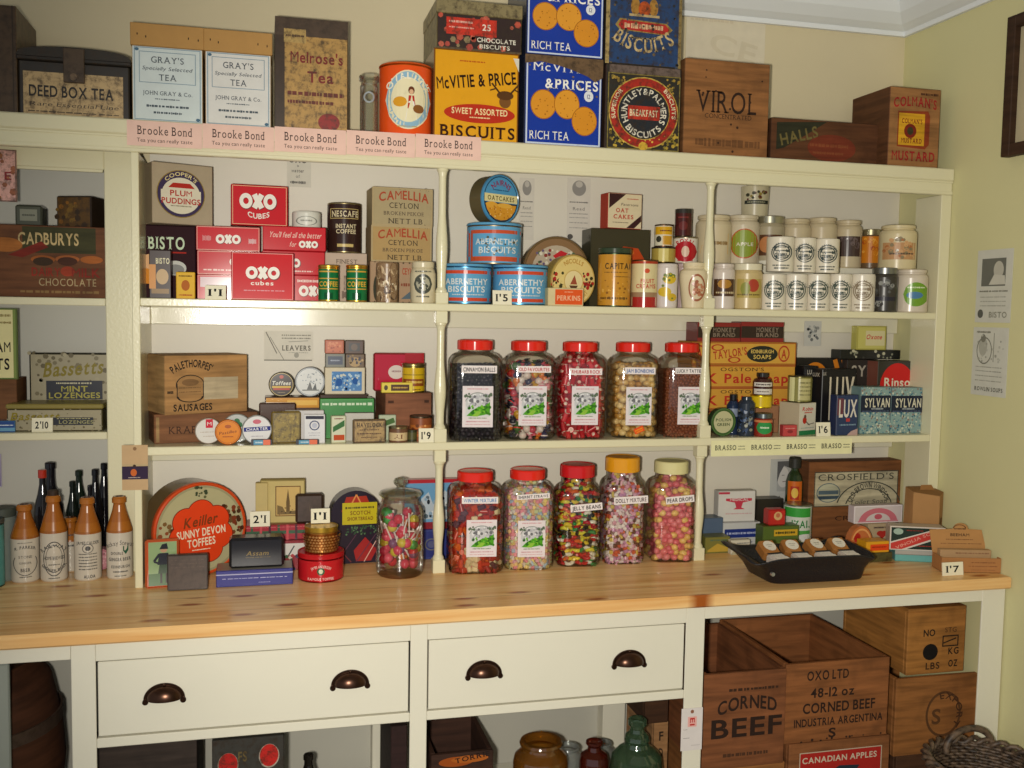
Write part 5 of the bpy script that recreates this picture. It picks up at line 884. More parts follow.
# ------------------------------------------------------------------ lower shelf, right bay
ys = -.115
sb = S2
sb = carton('soap_box', 'lowest long soap box, mostly hidden behind small bottles', 'soap box', 692, 795, 409, ys, sb, .10, '8a5a24', 'b07a30', kind='p', dec=[('r', 0, .85, 1, .95, '7a2c18')])
for v, lab in ((387.5, 'long yellow pale soap box, lower of the two alike'), (365, 'long yellow pale soap box with red letters, upper of the two alike')):
    sb = carton('soap_box', lab, 'soap box', 692, 795, v, ys, sb, .10, 'a8742c', 'cf9838', kind='p', dec=[('r', 0, .93, 1, 1, 'a85a24'), ('r', 0, .0, 1, .06, 'b0642c'), ('t', "OGSTON'S", .48, .81, .42, .16, '3a2418', 's'), ('t', 'K', .19, .42, .11, .46, 'b83220', 'b'), ('t', 'Pale Soap', .62, .42, .62, .42, 'b83220', 'b')])
sb = carton('soap_box', 'yellow soap box with black oval and red scrolls, on the pale soap boxes', 'soap box', 692, 796, 342, ys, sb, .10, 'a8742c', 'd2a040', kind='p', dec=[('b', 0, .03, 1, .97, .04, 'a85a24'), ('e', .67, .48, .15, .36, '2a2c22'), ('t', 'EDINBURGH', .67, .60, .22, .16, 'd8b860', 'b'), ('t', 'SOAPS', .67, .36, .17, .18, 'd8b860', 'b'), ('t', "TAYLOR'S", .36, .52, .32, .34, 'b03a24', 'bs', 8), ('o', .24, .75, .06, .14, .3, 'b03a24'), ('o', .4, .22, .06, .13, .3, 'b03a24'), ('o', .88, .5, .055, .36, .2, 'b03a24'), ('t', 'A', .88, .5, .05, .4, 'b03a24', 'b'), ('o', .07, .5, .055, .36, .2, 'b03a24'), ('t', 'A', .07, .5, .05, .4, 'b03a24', 'b')])
for a, b, v, lab in ((697, 741, 322.5, 'dark red soap packet behind the second turned post'), (741.5, 783, 322, 'dark red soap packet clear of the post, on the soap boxes')):
    carton('soap_packet', lab, 'packet', a, b, v, ys+.005, sb, .07, '6a2420', '35281f', kind='q', rz=.06 if a < 720 else -.05, dec=[('r', 0, .78, 1, 1, '8a2c28'), ('r', 0, 0, 1, .2, '8a2c28'), ('t', 'MONKEY', .62, .62, .52, .24, '8a7a68', 'bs'), ('t', 'BRAND', .62, .36, .52, .2, '8a7a68', 'bs')])
g = carton('candle_box', 'brown cardboard box behind the small green-labelled bottle', 'box', 754, 779, 405.5, -.15, S2, .04, '8a6244', '94694a', kind='p', dec=[('l', .2, .9, .5, .06, '7a5034')])
can('polish_tin', 'yellow polish tin beneath the brown bottle', 'tin', 751, 770.5, 395, -.165, g-.004, 'd8b81c', rim='c8a818')
zz = W(761, 395, -.165)[1]
vessel('medicine_bottle', 'brown glass bottle with white labels on the yellow tin', 'bottle', 753.5, 771, 372.5, -.165, zz, [(.95, 0), (1, .04), (1, .58), (.85, .72), (.55, .78), (.52, .82)], 'g:40201a', dec=[('r', .1, .40, .98, .58, 'p:d8d0c4'), ('l', .2, .9, .49, .1, 'p:3a2a24'), ('r', .1, .06, .98, .3, 'p:d4ccc0'), ('l', .25, .85, .18, .06, 'p:5a4a40')], parts=[('cap', [(.62, .81), (.64, .82), (.64, .98), (.58, 1)], 'g:24201e')], n=24, kind='p')
round_tin('polish_tin', 'round green polish tin with cream face behind the post', 'tin', 723.5, 419, 14.5, -.215, S2, .022, '2c3c24', '3a5a2c', [('e', .5, .5, .38, .38, 'b8b48c'), ('t', 'POLISH', .5, .58, .6, .1, '3a4a2c', 'bs'), ('t', 'GREEN', .5, .42, .5, .1, '3a4a2c', 'b'), ('o', .5, .5, .47, .47, .04, '5a7a44')], rz=.1)
vessel('metal_polish_can', 'narrow blue-black can behind the round green tin', 'can', 727, 739, 394, -.165, S2, [(.95, 0), (1, .03), (1, .72), (.6, .82), (.5, .84)], 't:22304a', dec=[('r', 0, .45, 1, .65, 'q:8a94a8')], parts=[('cap', [(.55, .83), (.58, .85), (.58, .98), (.5, 1)], 'g:202022')], n=24, kind='t')
vessel('metal_polish_can', 'dark blue patterned can beside the round green tin', 'can', 738.5, 754, 397, -.2, S2, [(.95, 0), (1, .03), (1, .84), (.7, .92), (.6, .93), (.58, 1)], 't:2c3440', dec=[('d', 0, .1, 1, .75, 34, .05, ['6a7a94', '3a4a6a', '1c2028', '8a8a7a']), ('p', [(.2, .3), (.5, .5), (.8, .3), (.5, .12)], '4a6a9a')], n=24, kind='t')
vessel('paste_jar', 'small red jar with green label and grey lid', 'jar', 754.5, 771.5, 413, -.215, S2, [(.93, 0), (1, .04), (1, .7), (.85, .77), (.8, .79)], 'g:8a2c1c', dec=[('e', .58, .4, .42, .28, 'p:2f8a44'), ('l', .35, .8, .4, .1, 'p:cfe0c0'), ('r', .05, .62, .95, .72, 'p:c87a4a')], parts=[('lid', [(.86, .78), (.9, .8), (.9, .97), (.84, 1)], 'm:6a7070')], n=24, kind='p')
carton('soap_packet', 'little pink packet at the foot of the starch box', 'packet', 783, 797, 425, -.232, S2, .02, 'a83c3c', 'b84444', kind='q', dec=[('l', .15, .85, .7, .08, 'd89a90'), ('e', .5, .42, .2, .15, '8a2c30')])
rz_ = carton('starch_box', 'white starch box with a red bird and green base', 'box', 797, 818.5, 403, -.205, S2, .07, 'c0b49a', 'd2ccba', kind='p', rz=.38, side='b8a98c', bev=.001, dec=[('r', 0, 0, 1, .14, '2a7a48'), ('t', 'Robin', .5, .82, .64, .12, 'c02c20', 'bi'), ('l', .3, .75, .7, .05, 'c8503c'), ('e', .32, .46, .12, .11, 'b8301c'), ('e', .34, .58, .07, .06, '6a4a3a'), ('ln', .4, .42, .62, .30, .03, '3a3028'), ('ln', .5, .32, .9, .36, .02, '4a3c30'), ('l', .1, .9, .22, .04, '9aa89a')])
can('starch_tin', 'olive gold tin standing on the white starch box', 'tin', 789, 810.5, 376, -.17, rz_, '8a8448', [('r', .45, .1, 1, .9, 'b8b07a'), ('l', .5, .95, .75, .06, '54502c'), ('l', .5, .95, .6, .05, '54502c'), ('l', .5, .95, .45, .05, '54502c'), ('l', .5, .95, .3, .05, '54502c'), ('r', .1, .05, .3, .95, 'd8d49a')], rim='5a5434')
ticket("1'6", 817, 831, 422.5, -.243, S2, 'before the black soap flake boxes')
carton('bootblack_box', 'black box with big orange letters, at the back behind the soap flakes', 'box', 797, 845, 358, -.062, S2, .045, '1c1a18', '211e1b', kind='q', dec=[('o', .38, .72, .26, .22, .3, 'd07a1c'), ('ln', .78, .98, .86, .8, .07, 'd07a1c'), ('ln', .95, .98, 1.0, .84, .06, 'd07a1c')])
carton('soap_flakes_box', 'slim black soap flakes box, left of the large one with tall white letters', 'box', 804, 818, 366, -.135, S2, .05, '1a1a1c', '1d1c1e', kind='q', dec=[('t', 'LUX', .5, .91, .55, .07, 'bcb4a4', 'b'), ('ln', .1, .05, .1, .95, .01, '3a3a44')])
carton('soap_flakes_box', 'large black soap flakes box with tall white LUX letters', 'box', 820, 859, 369, -.165, S2, .05, '1a1a1c', '1c1b1d', kind='q', rz=.2, dec=[('t', 'LUX', .58, .56, .74, .68, 'd4c8b0', 'b'), ('t', 'LUX', .06, .93, .09, .05, 'bcb4a4', 'b')], sdec=[('t', 'LUX', .5, .91, .55, .06, 'bcb4a4', 'b')])
carton('soap_flakes_box', 'small blue soap flakes box in front of the large black one', 'box', 836, 859.5, 395, -.228, S2, .03, '242c4a', '2c3a5c', kind='q', rz=.14, dec=[('t', 'LUX', .52, .68, .84, .44, 'd8d0c4', 'b'), ('r', .02, .5, .3, .92, '6a3a44'), ('t', 'LUX', .52, .68, .84, .44, 'd8d0c4', 'b'), ('r', .44, .34, .62, .42, 'b83a3a'), ('l', .15, .9, .26, .05, '7a94a8'), ('p', [(.5, 0), (1, 0), (1, .16), (.7, .1)], 'b89a94')])
SY_ = [('d', 0, 0, 1, 1, 240, .022, ['a8b4a8', '5a8090', 'c4c8b4', '3a6a7c', '8a7a70']), ('r', 0, .46, 1, .82, '1c2436'), ('t', 'SYLVAN', .55, .67, .82, .2, 'd2ccb4', 'b'), ('l', .35, .75, .535, .05, '9aa0a4'), ('l', .05, .95, .485, .02, '5a6a8a')]
carton('soap_flakes_box', 'left speckled blue-green box lettered SYLVAN', 'box', 861, 891, 387, -.205, S2, .055, '6a8484', '86a09c', kind='q', dec=SY_)
carton('soap_flakes_box', 'right speckled blue-green box lettered SYLVAN', 'box', 891.5, 922.5, 387.5, -.205, S2, .055, '6a8484', '86a09c', kind='q', dec=SY_)
carton('soap_flakes_box', 'dark box lettered SYL half hidden behind the large LUX box', 'box', 847, 877, 359.5, -.09, S2, .05, '2a2420', '2c2622', kind='q', dec=[('t', 'SYL', .5, .84, .7, .16, 'a8a090', 'b'), ('p', [(.7, .3), (.72, .9), (1, .98), (1, .3)], '8a3a2c'), ('e', .7, .55, .1, .05, 'b04a34')])
carton('washing_powder_box', 'dark box with big red disc lettered Rinso', 'box', 878, 917, 361, -.1425, S2, .06, '3c3a30', '34322a', kind='q', side='7a4434', dec=[('e', .5, .63, .44, .34, 'c81f1c'), ('t', 'Rinso', .5, .70, .66, .13, 'e0d4bc', 'b')])
tz = max(W(862, 359.5, -.10)[1], W(897, 361, -.12)[1])
s_ = carton('soap_flakes_box', 'flat black speckled packet lying across the boxes under the yellow one', 'box', 840, 900, 350, -.095, tz+.0005, .05, '1c1c18', '20201c', kind='q', dec=[('d', 0, .1, 1, .9, 16, .16, ['b8b498', '8a8a74', '3a3a34'])])
carton('soap_packet', 'pale yellow-green packet with red writing, at the top of the right bay', 'packet', 857, 886, 326, -.085, s_, .03, 'b8b054', 'c4bc68', kind='q', dec=[('r', .3, .18, .96, .8, 'd2c898'), ('t', 'Oxone', .6, .55, .54, .2, 'c03a30', 'bi'), ('b', 0, 0, 1, 1, .05, 'a8a04c')])
sheet('shelf_edge_strip', 'long pale yellow shelf edge strip printed with BRASSO four times', 'strip', 711, 851.5, 439.5, 455, -.2475, 'e4dfae', [s for i in range(4) for s in (('t', 'BRASSO', .10+.25*i, .55, .145, .32, '5a5a44', 'bs'), ('l', .185+.25*i, .24+.25*i, .62, .08, '6a6a54'), ('l', .185+.25*i, .24+.25*i, .44, .08, '6a6a54'))])
sheet('paper_notice', 'little grey paper with a face drawing, high on the right bay back', 'notice', 804, 821, 321, 346, -.0305, 'c2c0b8', [('d', .2, .2, .8, .8, 24, .06, ['8a8c8a', 'a8aaa6', '6a6c6c'])])
# ------------------------------------------------------------------ worktop, left: bottles
BOT = [(.92, 0), (1, .02), (1, .57, 'c:c9bfae'), (.98, .60, 'c:9a5a1c'), (.80, .70, 'c:a8641f'), (.56, .82, 'c:a05c1c'), (.45, .90, 'c:a05c1c'), (.45, .915, 'c:a05c1c'), (.55, .925, 'c:a8641f'), (.55, .975, 'c:a8641f'), (.46, 1, 'c:a8641f'), (.3, 1, 'c:6a3a14'), (.28, .95, 'c:3a2010')]
def ginger(u0, u1, vt, v, lab, dec, stop=False, scale=None):
    y = G((u0+u1)/2, v, CT)[1]+.028
    zt = vessel('stoneware_bottle', lab, 'bottle', u0, u1, vt, y, CT, BOT, 'c:c9bfae', dec=dec, dz=(0, .57), parts=[('stopper', [(.3, .99), (.4, 1.0), (.42, 1.04), (.36, 1.06)], 'k:3a2a20')] if stop else ())
I_ = '4c4a48'
ginger(10, 39, 504, 583, 'stoneware ginger beer bottle with oval scroll print, leftmost of the row', [('t', 'R. PARKER', .5, .80, .7, .07, I_, 'bs^.05'), ('t', 'STONE', .5, .6, .45, .06, I_, 's'), ('t', 'GINGER', .5, .46, .4, .05, I_, 's'), ('t', 'BEER', .5, .30, .32, .08, I_, 'bs'), ('o', .5, .45, .4, .28, .06, I_, 150, 390), ('l', .3, .7, .14, .03, I_), ('l', .25, .75, .92, .02, I_)])
ginger(39.5, 67, 495, 582, 'stoneware ginger beer bottle with a dark stopper and round print', [('o', .5, .48, .38, .36, .06, I_), ('o', .5, .48, .3, .29, .05, I_), ('a', 'RAILWAY', .5, .48, .24, 90, 120, .07, I_, 'b'), ('t', 'HOME BREWED', .5, .5, .72, .07, I_, 'bs'), ('a', 'GINGER BEER', .5, .48, .27, 270, -120, .06, I_, 'b'), ('l', .3, .7, .36, .03, I_), ('l', .3, .7, .08, .03, I_)], True)
ginger(73.5, 101, 497, 581, 'stoneware ginger beer bottle with close lines of print, third in the row', [('t', 'JAMES CALDER', .5, .82, .8, .07, I_, 'b'), ('e', .5, .7, .1, .05, I_), ('o', .5, .7, .2, .1, .12, I_)]+[('l', .18, .82, .58-.065*i, .03, I_) for i in range(6)]+[('t', 'ALLOA', .55, .1, .4, .07, '2a2a2c', 'b')])
ginger(106, 132.5, 496, 579.5, 'stoneware ginger beer bottle with a green shield, beside the white post', [('a', 'Mackay Stewart', .5, .35, .40, 90, 90, .1, I_, 'i'), ('p', [(.62, .72), (.82, .72), (.82, .62), (.72, .54), (.62, .62)], '2c5a44'), ('t', 'DOUBLE', .4, .57, .44, .06, I_, 'bs'), ('t', 'GINGER BEER', .5, .44, .8, .07, I_, 'bs'), ('t', 'EDINBURGH', .52, .28, .66, .06, I_, 'bs'), ('l', .25, .8, .17, .04, I_), ('l', .3, .75, .08, .03, I_)])
xq = W(112, 540, -.1)[0]
vessel('stoneware_bottle', 'stoneware bottle half hidden between the second and third of the row', 'bottle', 57, 83, 517, -.035, CT, BOT, 'c:c9bfae', dec=[('l', .2, .8, .7, .05, I_), ('l', .3, .8, .5, .05, I_)])
DB = [(.92, 0), (1, .02), (1, .55), (.9, .64), (.55, .76), (.36, .86), (.34, .93), (.42, .935), (.42, .985), (.36, 1), (.26, 1)]
WG = [(.92, 0), (1, .02), (1, .50), (.97, .56), (.7, .66), (.42, .76), (.37, .84), (.37, .93), (.45, .935), (.45, .99), (.38, 1), (.26, 1)]
for u0, u1, vt, y, lab, mt, cap in ((38, 63, 462, .075, 'tall black glass bottle, tallest behind the stoppered stoneware bottle', 'g:16141a', None), (33, 52, 471, .01, 'dark glass bottle with a small red cap', 'g:1a181c', 'g:b8301c'), (70, 88, 470, .08, 'dark green glass bottle, tallest behind the third stoneware bottle', 'g:18241a', None), (65, 80, 481, .03, 'short dark green bottle in front of the tall green one', 'g:141c16', None), (87, 103, 469, .02, 'dark bottle between the green one and the cupboard frame', 'g:121014', None), (96, 112, 463, .085, 'tall black bottle hard against the cupboard frame', 'g:100f14', None), (84, 96, 485, -.03, 'low dark bottle just behind the third stoneware bottle', 'g:141216', None)):
    vessel('glass_bottle', lab, 'bottle', u0, u1, vt, y, CT, WG if u1-u0 > 20 else DB, mt, grp=None, parts=[('cap', [(.45, .93), (.46, .935), (.46, 1.01), (.4, 1.015)], cap)] if cap else (), n=28)
vessel('glass_jar', 'grey-green glass jar with dark lid at the far left of the worktop', 'jar', -14, 17, 508, -.10, CT, [(.95, 0), (1, .03), (1, .85), (.9, .9)], 's:7a827c', parts=[('lid', [(.92, .89), (.95, .9), (.95, 1), (.9, 1.01)], 'k:4a5048')])
can('cocoa_tin', 'teal round tin cut by the left edge of the worktop', 'tin', -26, 4, 520, -.16, CT, '4a8a88', rim='3a5a58', lid=(.01, '4a4e4a', 'k'))
sheet('purple_card', 'purple card with white edge at the far left, over the worktop', 'card', -20, 1.5, 454, 487, .148, '5a3a7a', [('b', 0, 0, 1, 1, .03, 'b8b0c8')])
round_tin('pink_tin', 'pink round tin peeping from behind the third stoneware bottle', 'tin', 100, 556, 11, -.062, CT, .03, 'a87078', 'c88a90', [('o', .5, .5, .44, .44, .06, 'a8606c'), ('d', .2, .2, .8, .8, 16, .04, ['a86470', 'd8a8a8'])])
o = sheet('luggage_tag', 'tan cardboard tag with purple band hanging on the white post', 'tag', 122, 148, 445, 490, -.2475, 'c0a078', [('r', 0, .24, 1, .58, '33243e'), ('r', 0, .53, 1, .58, 'b8a078'), ('e', .45, .39, .12, .08, 'c8642c'), ('l', .25, .7, .28, .03, 'b8a8a0'), ('e', .5, .92, .07, .04, '8a6a4a'), ('e', .48, .54, .06, .03, '3a2a20')])

# ------------------------------------------------------------------ worktop, left bay
kt = round_tin('toffee_tin', 'very large round toffee tin with red flower centre, standing on edge', 'toffee tin', 201, 529.5, 47, -.163, CT, .10, '6a5434', 'b0a880', [('o', .5, .5, .465, .465, .05, '9a9470'), ('d', .06, .35, .28, .6, 30, .025, ['5a3a22', '7a5a34', '8a4a2c']), ('d', .74, .35, .95, .72, 46, .025, ['4a2c1c', '6a4a2c', '7a3a24']), ('d', .44, .84, .56, .95, 14, .016, ['3a4430', '5a5a3c'])]
  + [('e', .5+.20*math.cos(math.radians(90+51.43*i)), .47+.20*math.sin(math.radians(90+51.43*i)), .15, .15, '7a2414') for i in range(7)] + [('e', .5+.20*math.cos(math.radians(90+51.43*i)), .47+.20*math.sin(math.radians(90+51.43*i)), .142, .142, 'dc421c') for i in range(7)] + [('e', .5, .47, .24, .24, 'dc421c'), ('t', 'Keiller', .5, .60, .36, .11, '7a3a1c', 'bi', 5), ('t', 'SUNNY DEVON', .5, .475, .52, .085, 'ead8b8', 'b', 3), ('t', 'TOFFEES', .5, .37, .30, .085, 'ead8b8', 'b', 3), ('l', .40, .60, .29, .015, 'ead8b8')], rz=.42, rim='c8481c', lf=.13)
carton('soldier_tin', 'green tin with red rim picturing a piper, at the toffee tin foot', 'tin', 145, 179, 540, -.252, CT, .02, 'b8542c', 'b8481c', kind='t', bev=.005, rz=.10, dec=[('r', .1, .05, .93, .95, '8aa070'), ('r', .1, .05, .93, .3, '4a6a3c'), ('e', .55, .78, .1, .05, 'b08a6a'), ('p', [(.42, .8), (.68, .8), (.64, .92), (.5, .9)], '1c1c20'), ('p', [(.36, .48), (.42, .72), (.68, .72), (.76, .48)], '24242c'), ('p', [(.42, .48), (.68, .48), (.74, .3), (.38, .3)], '3a4a34'), ('r', .44, .1, .5, .3, '3a2a28'), ('r', .6, .1, .66, .3, '3a2a28'), ('ln', .42, .7, .26, .55, .05, '24242c'), ('ln', .26, .55, .44, .5, .04, '24242c')], tilt=-.06)
carton('slate_tin', 'small dark brown book-like tin before the piper tin', 'tin', 167, 208, 555, -.285, CT, .02, '3a2c24', '4a3a30', kind='o', bev=.003, dec=[('l', .1, .9, .85, .02, '5e4c40'), ('l', .1, .9, .75, .02, '5e4c40'), ('l', .1, .9, .65, .02, '5e4c40'), ('b', .02, .02, .98, .98, .02, '2c221c')], tilt=-.05)
uz = carton('blue_box', 'flat dark blue box lying beneath the black tin', 'box', 216, 293, 569.5, -.275, CT, .075, '2c2c6a', '32327a', kind='q', top='8a8474', dec=[('r', 0, .72, 1, .78, 'b0b0c8'), ('l', .08, .92, .5, .05, 'b8b8d0'), ('l', .55, .7, .22, .08, '8a8ab0')])
carton('black_tin', 'black rounded tin with gold script, resting on the flat blue box', 'tin', 229, 284, 538, -.262, uz, .05, '1c1c20', '202026', kind='t', bev=.006, dec=[('t', 'Assam', .52, .5, .4, .16, '8a743c', 'i'), ('l', .3, .75, .36, .03, '6a5a34')])
tz_ = carton('shortbread_box', 'tartan box with white band, lower of the tartan pair', 'box', 247, 306, 541, -.145, CT, .09, '7a2a30', '8a2c34', kind='q', dec=[('r', 0, .5, 1, .9, 'd4d0c8'), ('d', 0, .0, 1, .5, 40, .06, ['3a5a3c', 'b03a40', '2c2c44', 'c8c0b0'])]+[('ln', .1+.2*i, .5, .2+.2*i, .82, .04, '3a3a3c') for i in range(5)])
tz2 = carton('shortbread_box', 'red and green tartan box under the yellow church box', 'box', 246, 305, 525, -.135, tz_, .08, '8a2830', 'a02c38', kind='q', dec=[('r', 0, .4, 1, .62, '3a5a40')]+[('r', .08+.15*i, 0, .12+.15*i, 1, ['3a5a40', 'c04a50', '4a2430'][i % 3]) for i in range(6)]+[('l', 0, 1, .85, .05, 'c86a68')])
carton('church_box', 'yellow box picturing a church spire, behind its cream neighbour', 'box', 260, 305, 480, -.115, tz2, .03, 'b4a060', 'c0ac70', kind='p', rz=-.06, dec=[('b', .0, .0, 1, 1, .025, '8a7a48'), ('r', .34, .16, .9, .86, '6a4a2a'), ('r', .36, .18, .88, .84, 'c8a868'), ('p', [(.58, .26), (.58, .5), (.62, .8), (.66, .5), (.66, .26)], '6a5434'), ('p', [(.38, .2), (.38, .42), (.5, .38), (.56, .26), (.86, .3), (.86, .2)], '7a6440'), ('d', .38, .2, .86, .4, 14, .02, ['54442c', '8a6a44'])])
carton('cream_box', 'slim pale yellow box leaning left of the church box', 'box', 255.5, 268, 483, -.122, tz2, .02, 'b8a46a', 'bca870', kind='p')
carton('brown_tin', 'dark brown rounded tin standing right of the church box', 'tin', 295.5, 323.5, 494, -.13, tz2, .025, '3a2a22', '44322a', kind='o', bev=.006)
ticket("2'1", 250, 270, 512, -.148, tz2, 'before the yellow church box', h=.038)
rz2 = can('red_tin', 'low wide red round tin with white arched letters, under the basket-weave tin', 'tin', 297.5, 344, 553, -.225, CT, 'b81c24', [('a', 'JAMES ANDERSON', .5, -.1, .75, 90, 62, .12, 'e0b8b0', 'b'), ('e', .5, .50, .085, .16, '2c5a40'), ('e', .5, .5, .05, .1, 'c8c8a8'), ('t', 'FAMOUS TOFFEE', .5, .17, .55, .11, 'e0b8b0', 'b')], lid=(.012, 'b0181e', 't'), rim='8a1418')
wz2 = can('weave_tin', 'copper basket-weave round tin with gold lid, on the red tin', 'tin', 304.5, 338, 527, -.225, rz2, 'a8642c', [s for r in range(6) for s in [('p', [(x/12-.2+(r % 2)*.04, .1+.14*r), (x/12-.16+(r % 2)*.04, .16+.14*r), (x/12-.12+(r % 2)*.04, .1+.14*r), (x/12-.16+(r % 2)*.04, .05+.14*r)], 'd8a060') for x in range(17)]], lid=(.011, 'c8a03c', 'm'), rim='b8863c', kind='m')
ticket("1'1", 311, 330, 508, -.205, wz2, 'on the gold lid of the basket-weave tin', h=.036)
# round topped tartan tin
x0 = W(331, 540, -.105)[0]; x1 = W(381, 540, -.105)[0]; w = x1-x0; h = W(356, 491, -.105)[1]-CT
o = empty('arched_tin', 'dark tartan arched tin with yellow scotch shortbread panel, left of the lollipop jar', 'tin', ((x0+x1)/2, -.105, CT), .05)
def arch(w, h, k=.55, n=16): return [(-w/2, 0), (w/2, 0)]+[(w/2*math.cos(PI*i/n), h*(1-k*.6)+h*k*.6*math.sin(PI*i/n)) for i in range(n+1)]
for nm, d0, d1, gz2, mt in (('body', .008, .06, .0, 't:241e26'), ('lid', 0, .008, .001, 't:2c2430')):
    mb = MB(); pr = arch(w+gz2*2, h+gz2); N_ = len(pr)
    mb.add([(x, d0, z) for x, z in pr]+[(x, d1, z) for x, z in pr], [tuple(range(N_)), tuple(range(2*N_-1, N_-1, -1))]+[(i, (i+1) % N_, (i+1) % N_+N_, i+N_) for i in range(N_)], mt)
    if nm == 'lid': prnt(mb, Face((-w/2, 0, 0), (w, 0, 0), (0, 0, h), (0, -1, 0), 't'), [('p', [(.2, .72), (.3, .92), (.7, .93), (.82, .74)], 'a83424'), ('ln', .35, .75, .5, .95, .02, 'd88a4a'), ('ln', .65, .75, .5, .95, .02, 'd88a4a'), ('r', .22, .54, .92, .84, 'c4b428'), ('l', .28, .86, .77, .04, '5a5024'), ('t', 'SCOTCH', .58, .70, .4, .055, '7a4a1c', 'b'), ('t', 'SHORTBREAD', .58, .62, .52, .05, '7a4a1c', 'b'), ('d', .3, .40, .9, .52, 60, .012, ['3a5a3c', '2c4a34', '5a7a54']), ('p', [(.45, .18), (.68, .36), (.92, .18), (.8, .03), (.5, .03)], 'a02c2c'), ('ln', .1, .02, .5, .4, .012, '5a3a4a'), ('ln', .9, .4, .5, .02, .012, '5a3a4a'), ('ln', .05, .3, .4, .02, .012, '7a3a3a'), ('ln', .66, .02, .9, .3, .012, 'd8b0a0')])
    mb.build(nm, o)
# lidded jar of lollipops
yl = -.225; xa, xb = W(376, 530, yl)[0], W(424, 530, yl)[0]; r = (xb-xa)/2; xc = (xa+xb)/2; H = W(400, 489, yl)[1]-CT
o = empty('lollipop_jar', 'round glass jar with knobbed glass lid, full of lollipops', 'jar', (xc, yl, CT))
mb = MB(); mb.lathe([(r*.9, 0), (r*.96, .006), (r, .02), (r*.98, H*.72), (r*.96, H*.78), (r*.78, H*.86), (r*.76, H*.9), (r*.86, H*.93)], PLAST, 40, caps=(True, False)); mb.build('jar_body', o)
mb = MB(); mb.lathe([(r*.74, H*.90), (r*.88, H*.935), (r*.9, H*.95), (r*.84, H*.975), (r*.4, H*1.0), (r*.2, H*1.01), (r*.16, H*1.03), (r*.27, H*1.06), (r*.3, H*1.09), (r*.24, H*1.125), (r*.08, H*1.14)], glass('lid_glass', 'e8ece4', .12), 36); mb.build('lid', o)
rr = random.Random(5); LC = [('red', 'c8283a'), ('pink', 'd8506a'), ('orange', 'e0782c'), ('deep pink', 'c83c58'), ('yellow', 'c8b83c'), ('green', '3c9a48'), ('purple', '7a4a70')]
k = 0; zl_ = .022
while k < 40:
    a = rr.uniform(-PI, 0) if k % 4 else rr.uniform(0, PI); rad = (r-.020)*rr.uniform(.82, 1); z = zl_+ (k/40)*(H*.66); nm, hx = LC[0 if k % 5 == 0 else (3 if k % 5 == 1 else (1 if k % 5 == 2 else rr.randrange(2, 7)))]
    p = Vector((rad*math.cos(a), rad*math.sin(a), z)); mb = MB(); mb.ball((0, 0, 0), .0125, 'g:'+hx, 12, 8)
    d = Vector((rr.uniform(-.6, .6)-p.x*12, rr.uniform(-.6, .6)-p.y*12, rr.uniform(.2, 1.1) if z < H*.4 else rr.uniform(-.9, .9))).normalized()
    L_ = .075
    for s_ in range(12):
        e = p+d*L_
        if math.hypot(e.x, e.y) < r*.88 and .008 < e.z < H*.74: break
        L_ *= .88
    mb.tube([d*.011, d*L_], .0021, 's:e0d8d4', 7); l = mb.build('lollipop', None, (xc+p.x, yl+p.y, CT+p.z)); tag(l, nm+' ball lollipop on a white stick in the knobbed glass jar', 'lollipop', 'lollipops in the glass jar'); k += 1
for k in range(16):    # sticks-up lollipops whose heads sit low
    a = rr.uniform(-PI*1.1, PI*.1); rad = r*rr.uniform(.7, .9); nm, hx = LC[rr.randrange(7)]
    p = Vector((rad*math.cos(a)*.8, rad*math.sin(a)*.8, rr.uniform(.25, .5)*H)); e = Vector((r*.86*math.cos(a+rr.uniform(-.5, .5)), r*.86*math.sin(a+rr.uniform(-.3, .3)), p.z+rr.uniform(.03, .08)))
    mb = MB(); mb.ball((0, 0, 0), .0125, 'g:'+hx, 12, 8); mb.tube([(e-p).normalized()*.011, e-p], .0021, 's:e0d8d4', 7)
    l = mb.build('lollipop', None, (xc+p.x, yl+p.y, CT+p.z)); tag(l, nm+' ball lollipop on a white stick in the knobbed glass jar', 'lollipop', 'lollipops in the glass jar')
bz_ = carton('blue_book_box', 'dark blue box with gold crest below the scenic tin, behind the lollipop jar', 'box', 420, 458, 529, -.10, CT, .06, '26306a', '2c3474', kind='q', dec=[('b', .05, .04, .95, .96, .02, '4a548a'), ('o', .3, .5, .18, .2, .2, '6a6a6a'), ('e', .3, .5, .1, .12, '54587a')])
carton('scenic_tin', 'flat tin with blue scene and red top edge, behind the first turned post', 'tin', 404, 462, 479.5, -.095, bz_, .03, 'a82c34', '6a9cc0', kind='t', dec=[('r', 0, .93, 1, 1, 'b02c34'), ('r', 0, 0, 1, .14, '8a2430'), ('p', [(.2, .2), (.3, .62), (.42, .75), (.5, .5), (.7, .78), (.85, .6), (.92, .2)], 'b4c0c8'), ('d', .25, .18, .85, .7, 26, .04, ['d4d8d8', '5a6a74', '2c3440', '8aa4b8']), ('e', .42, .55, .025, .05, '20242c'), ('e', .62, .55, .025, .05, '20242c')])

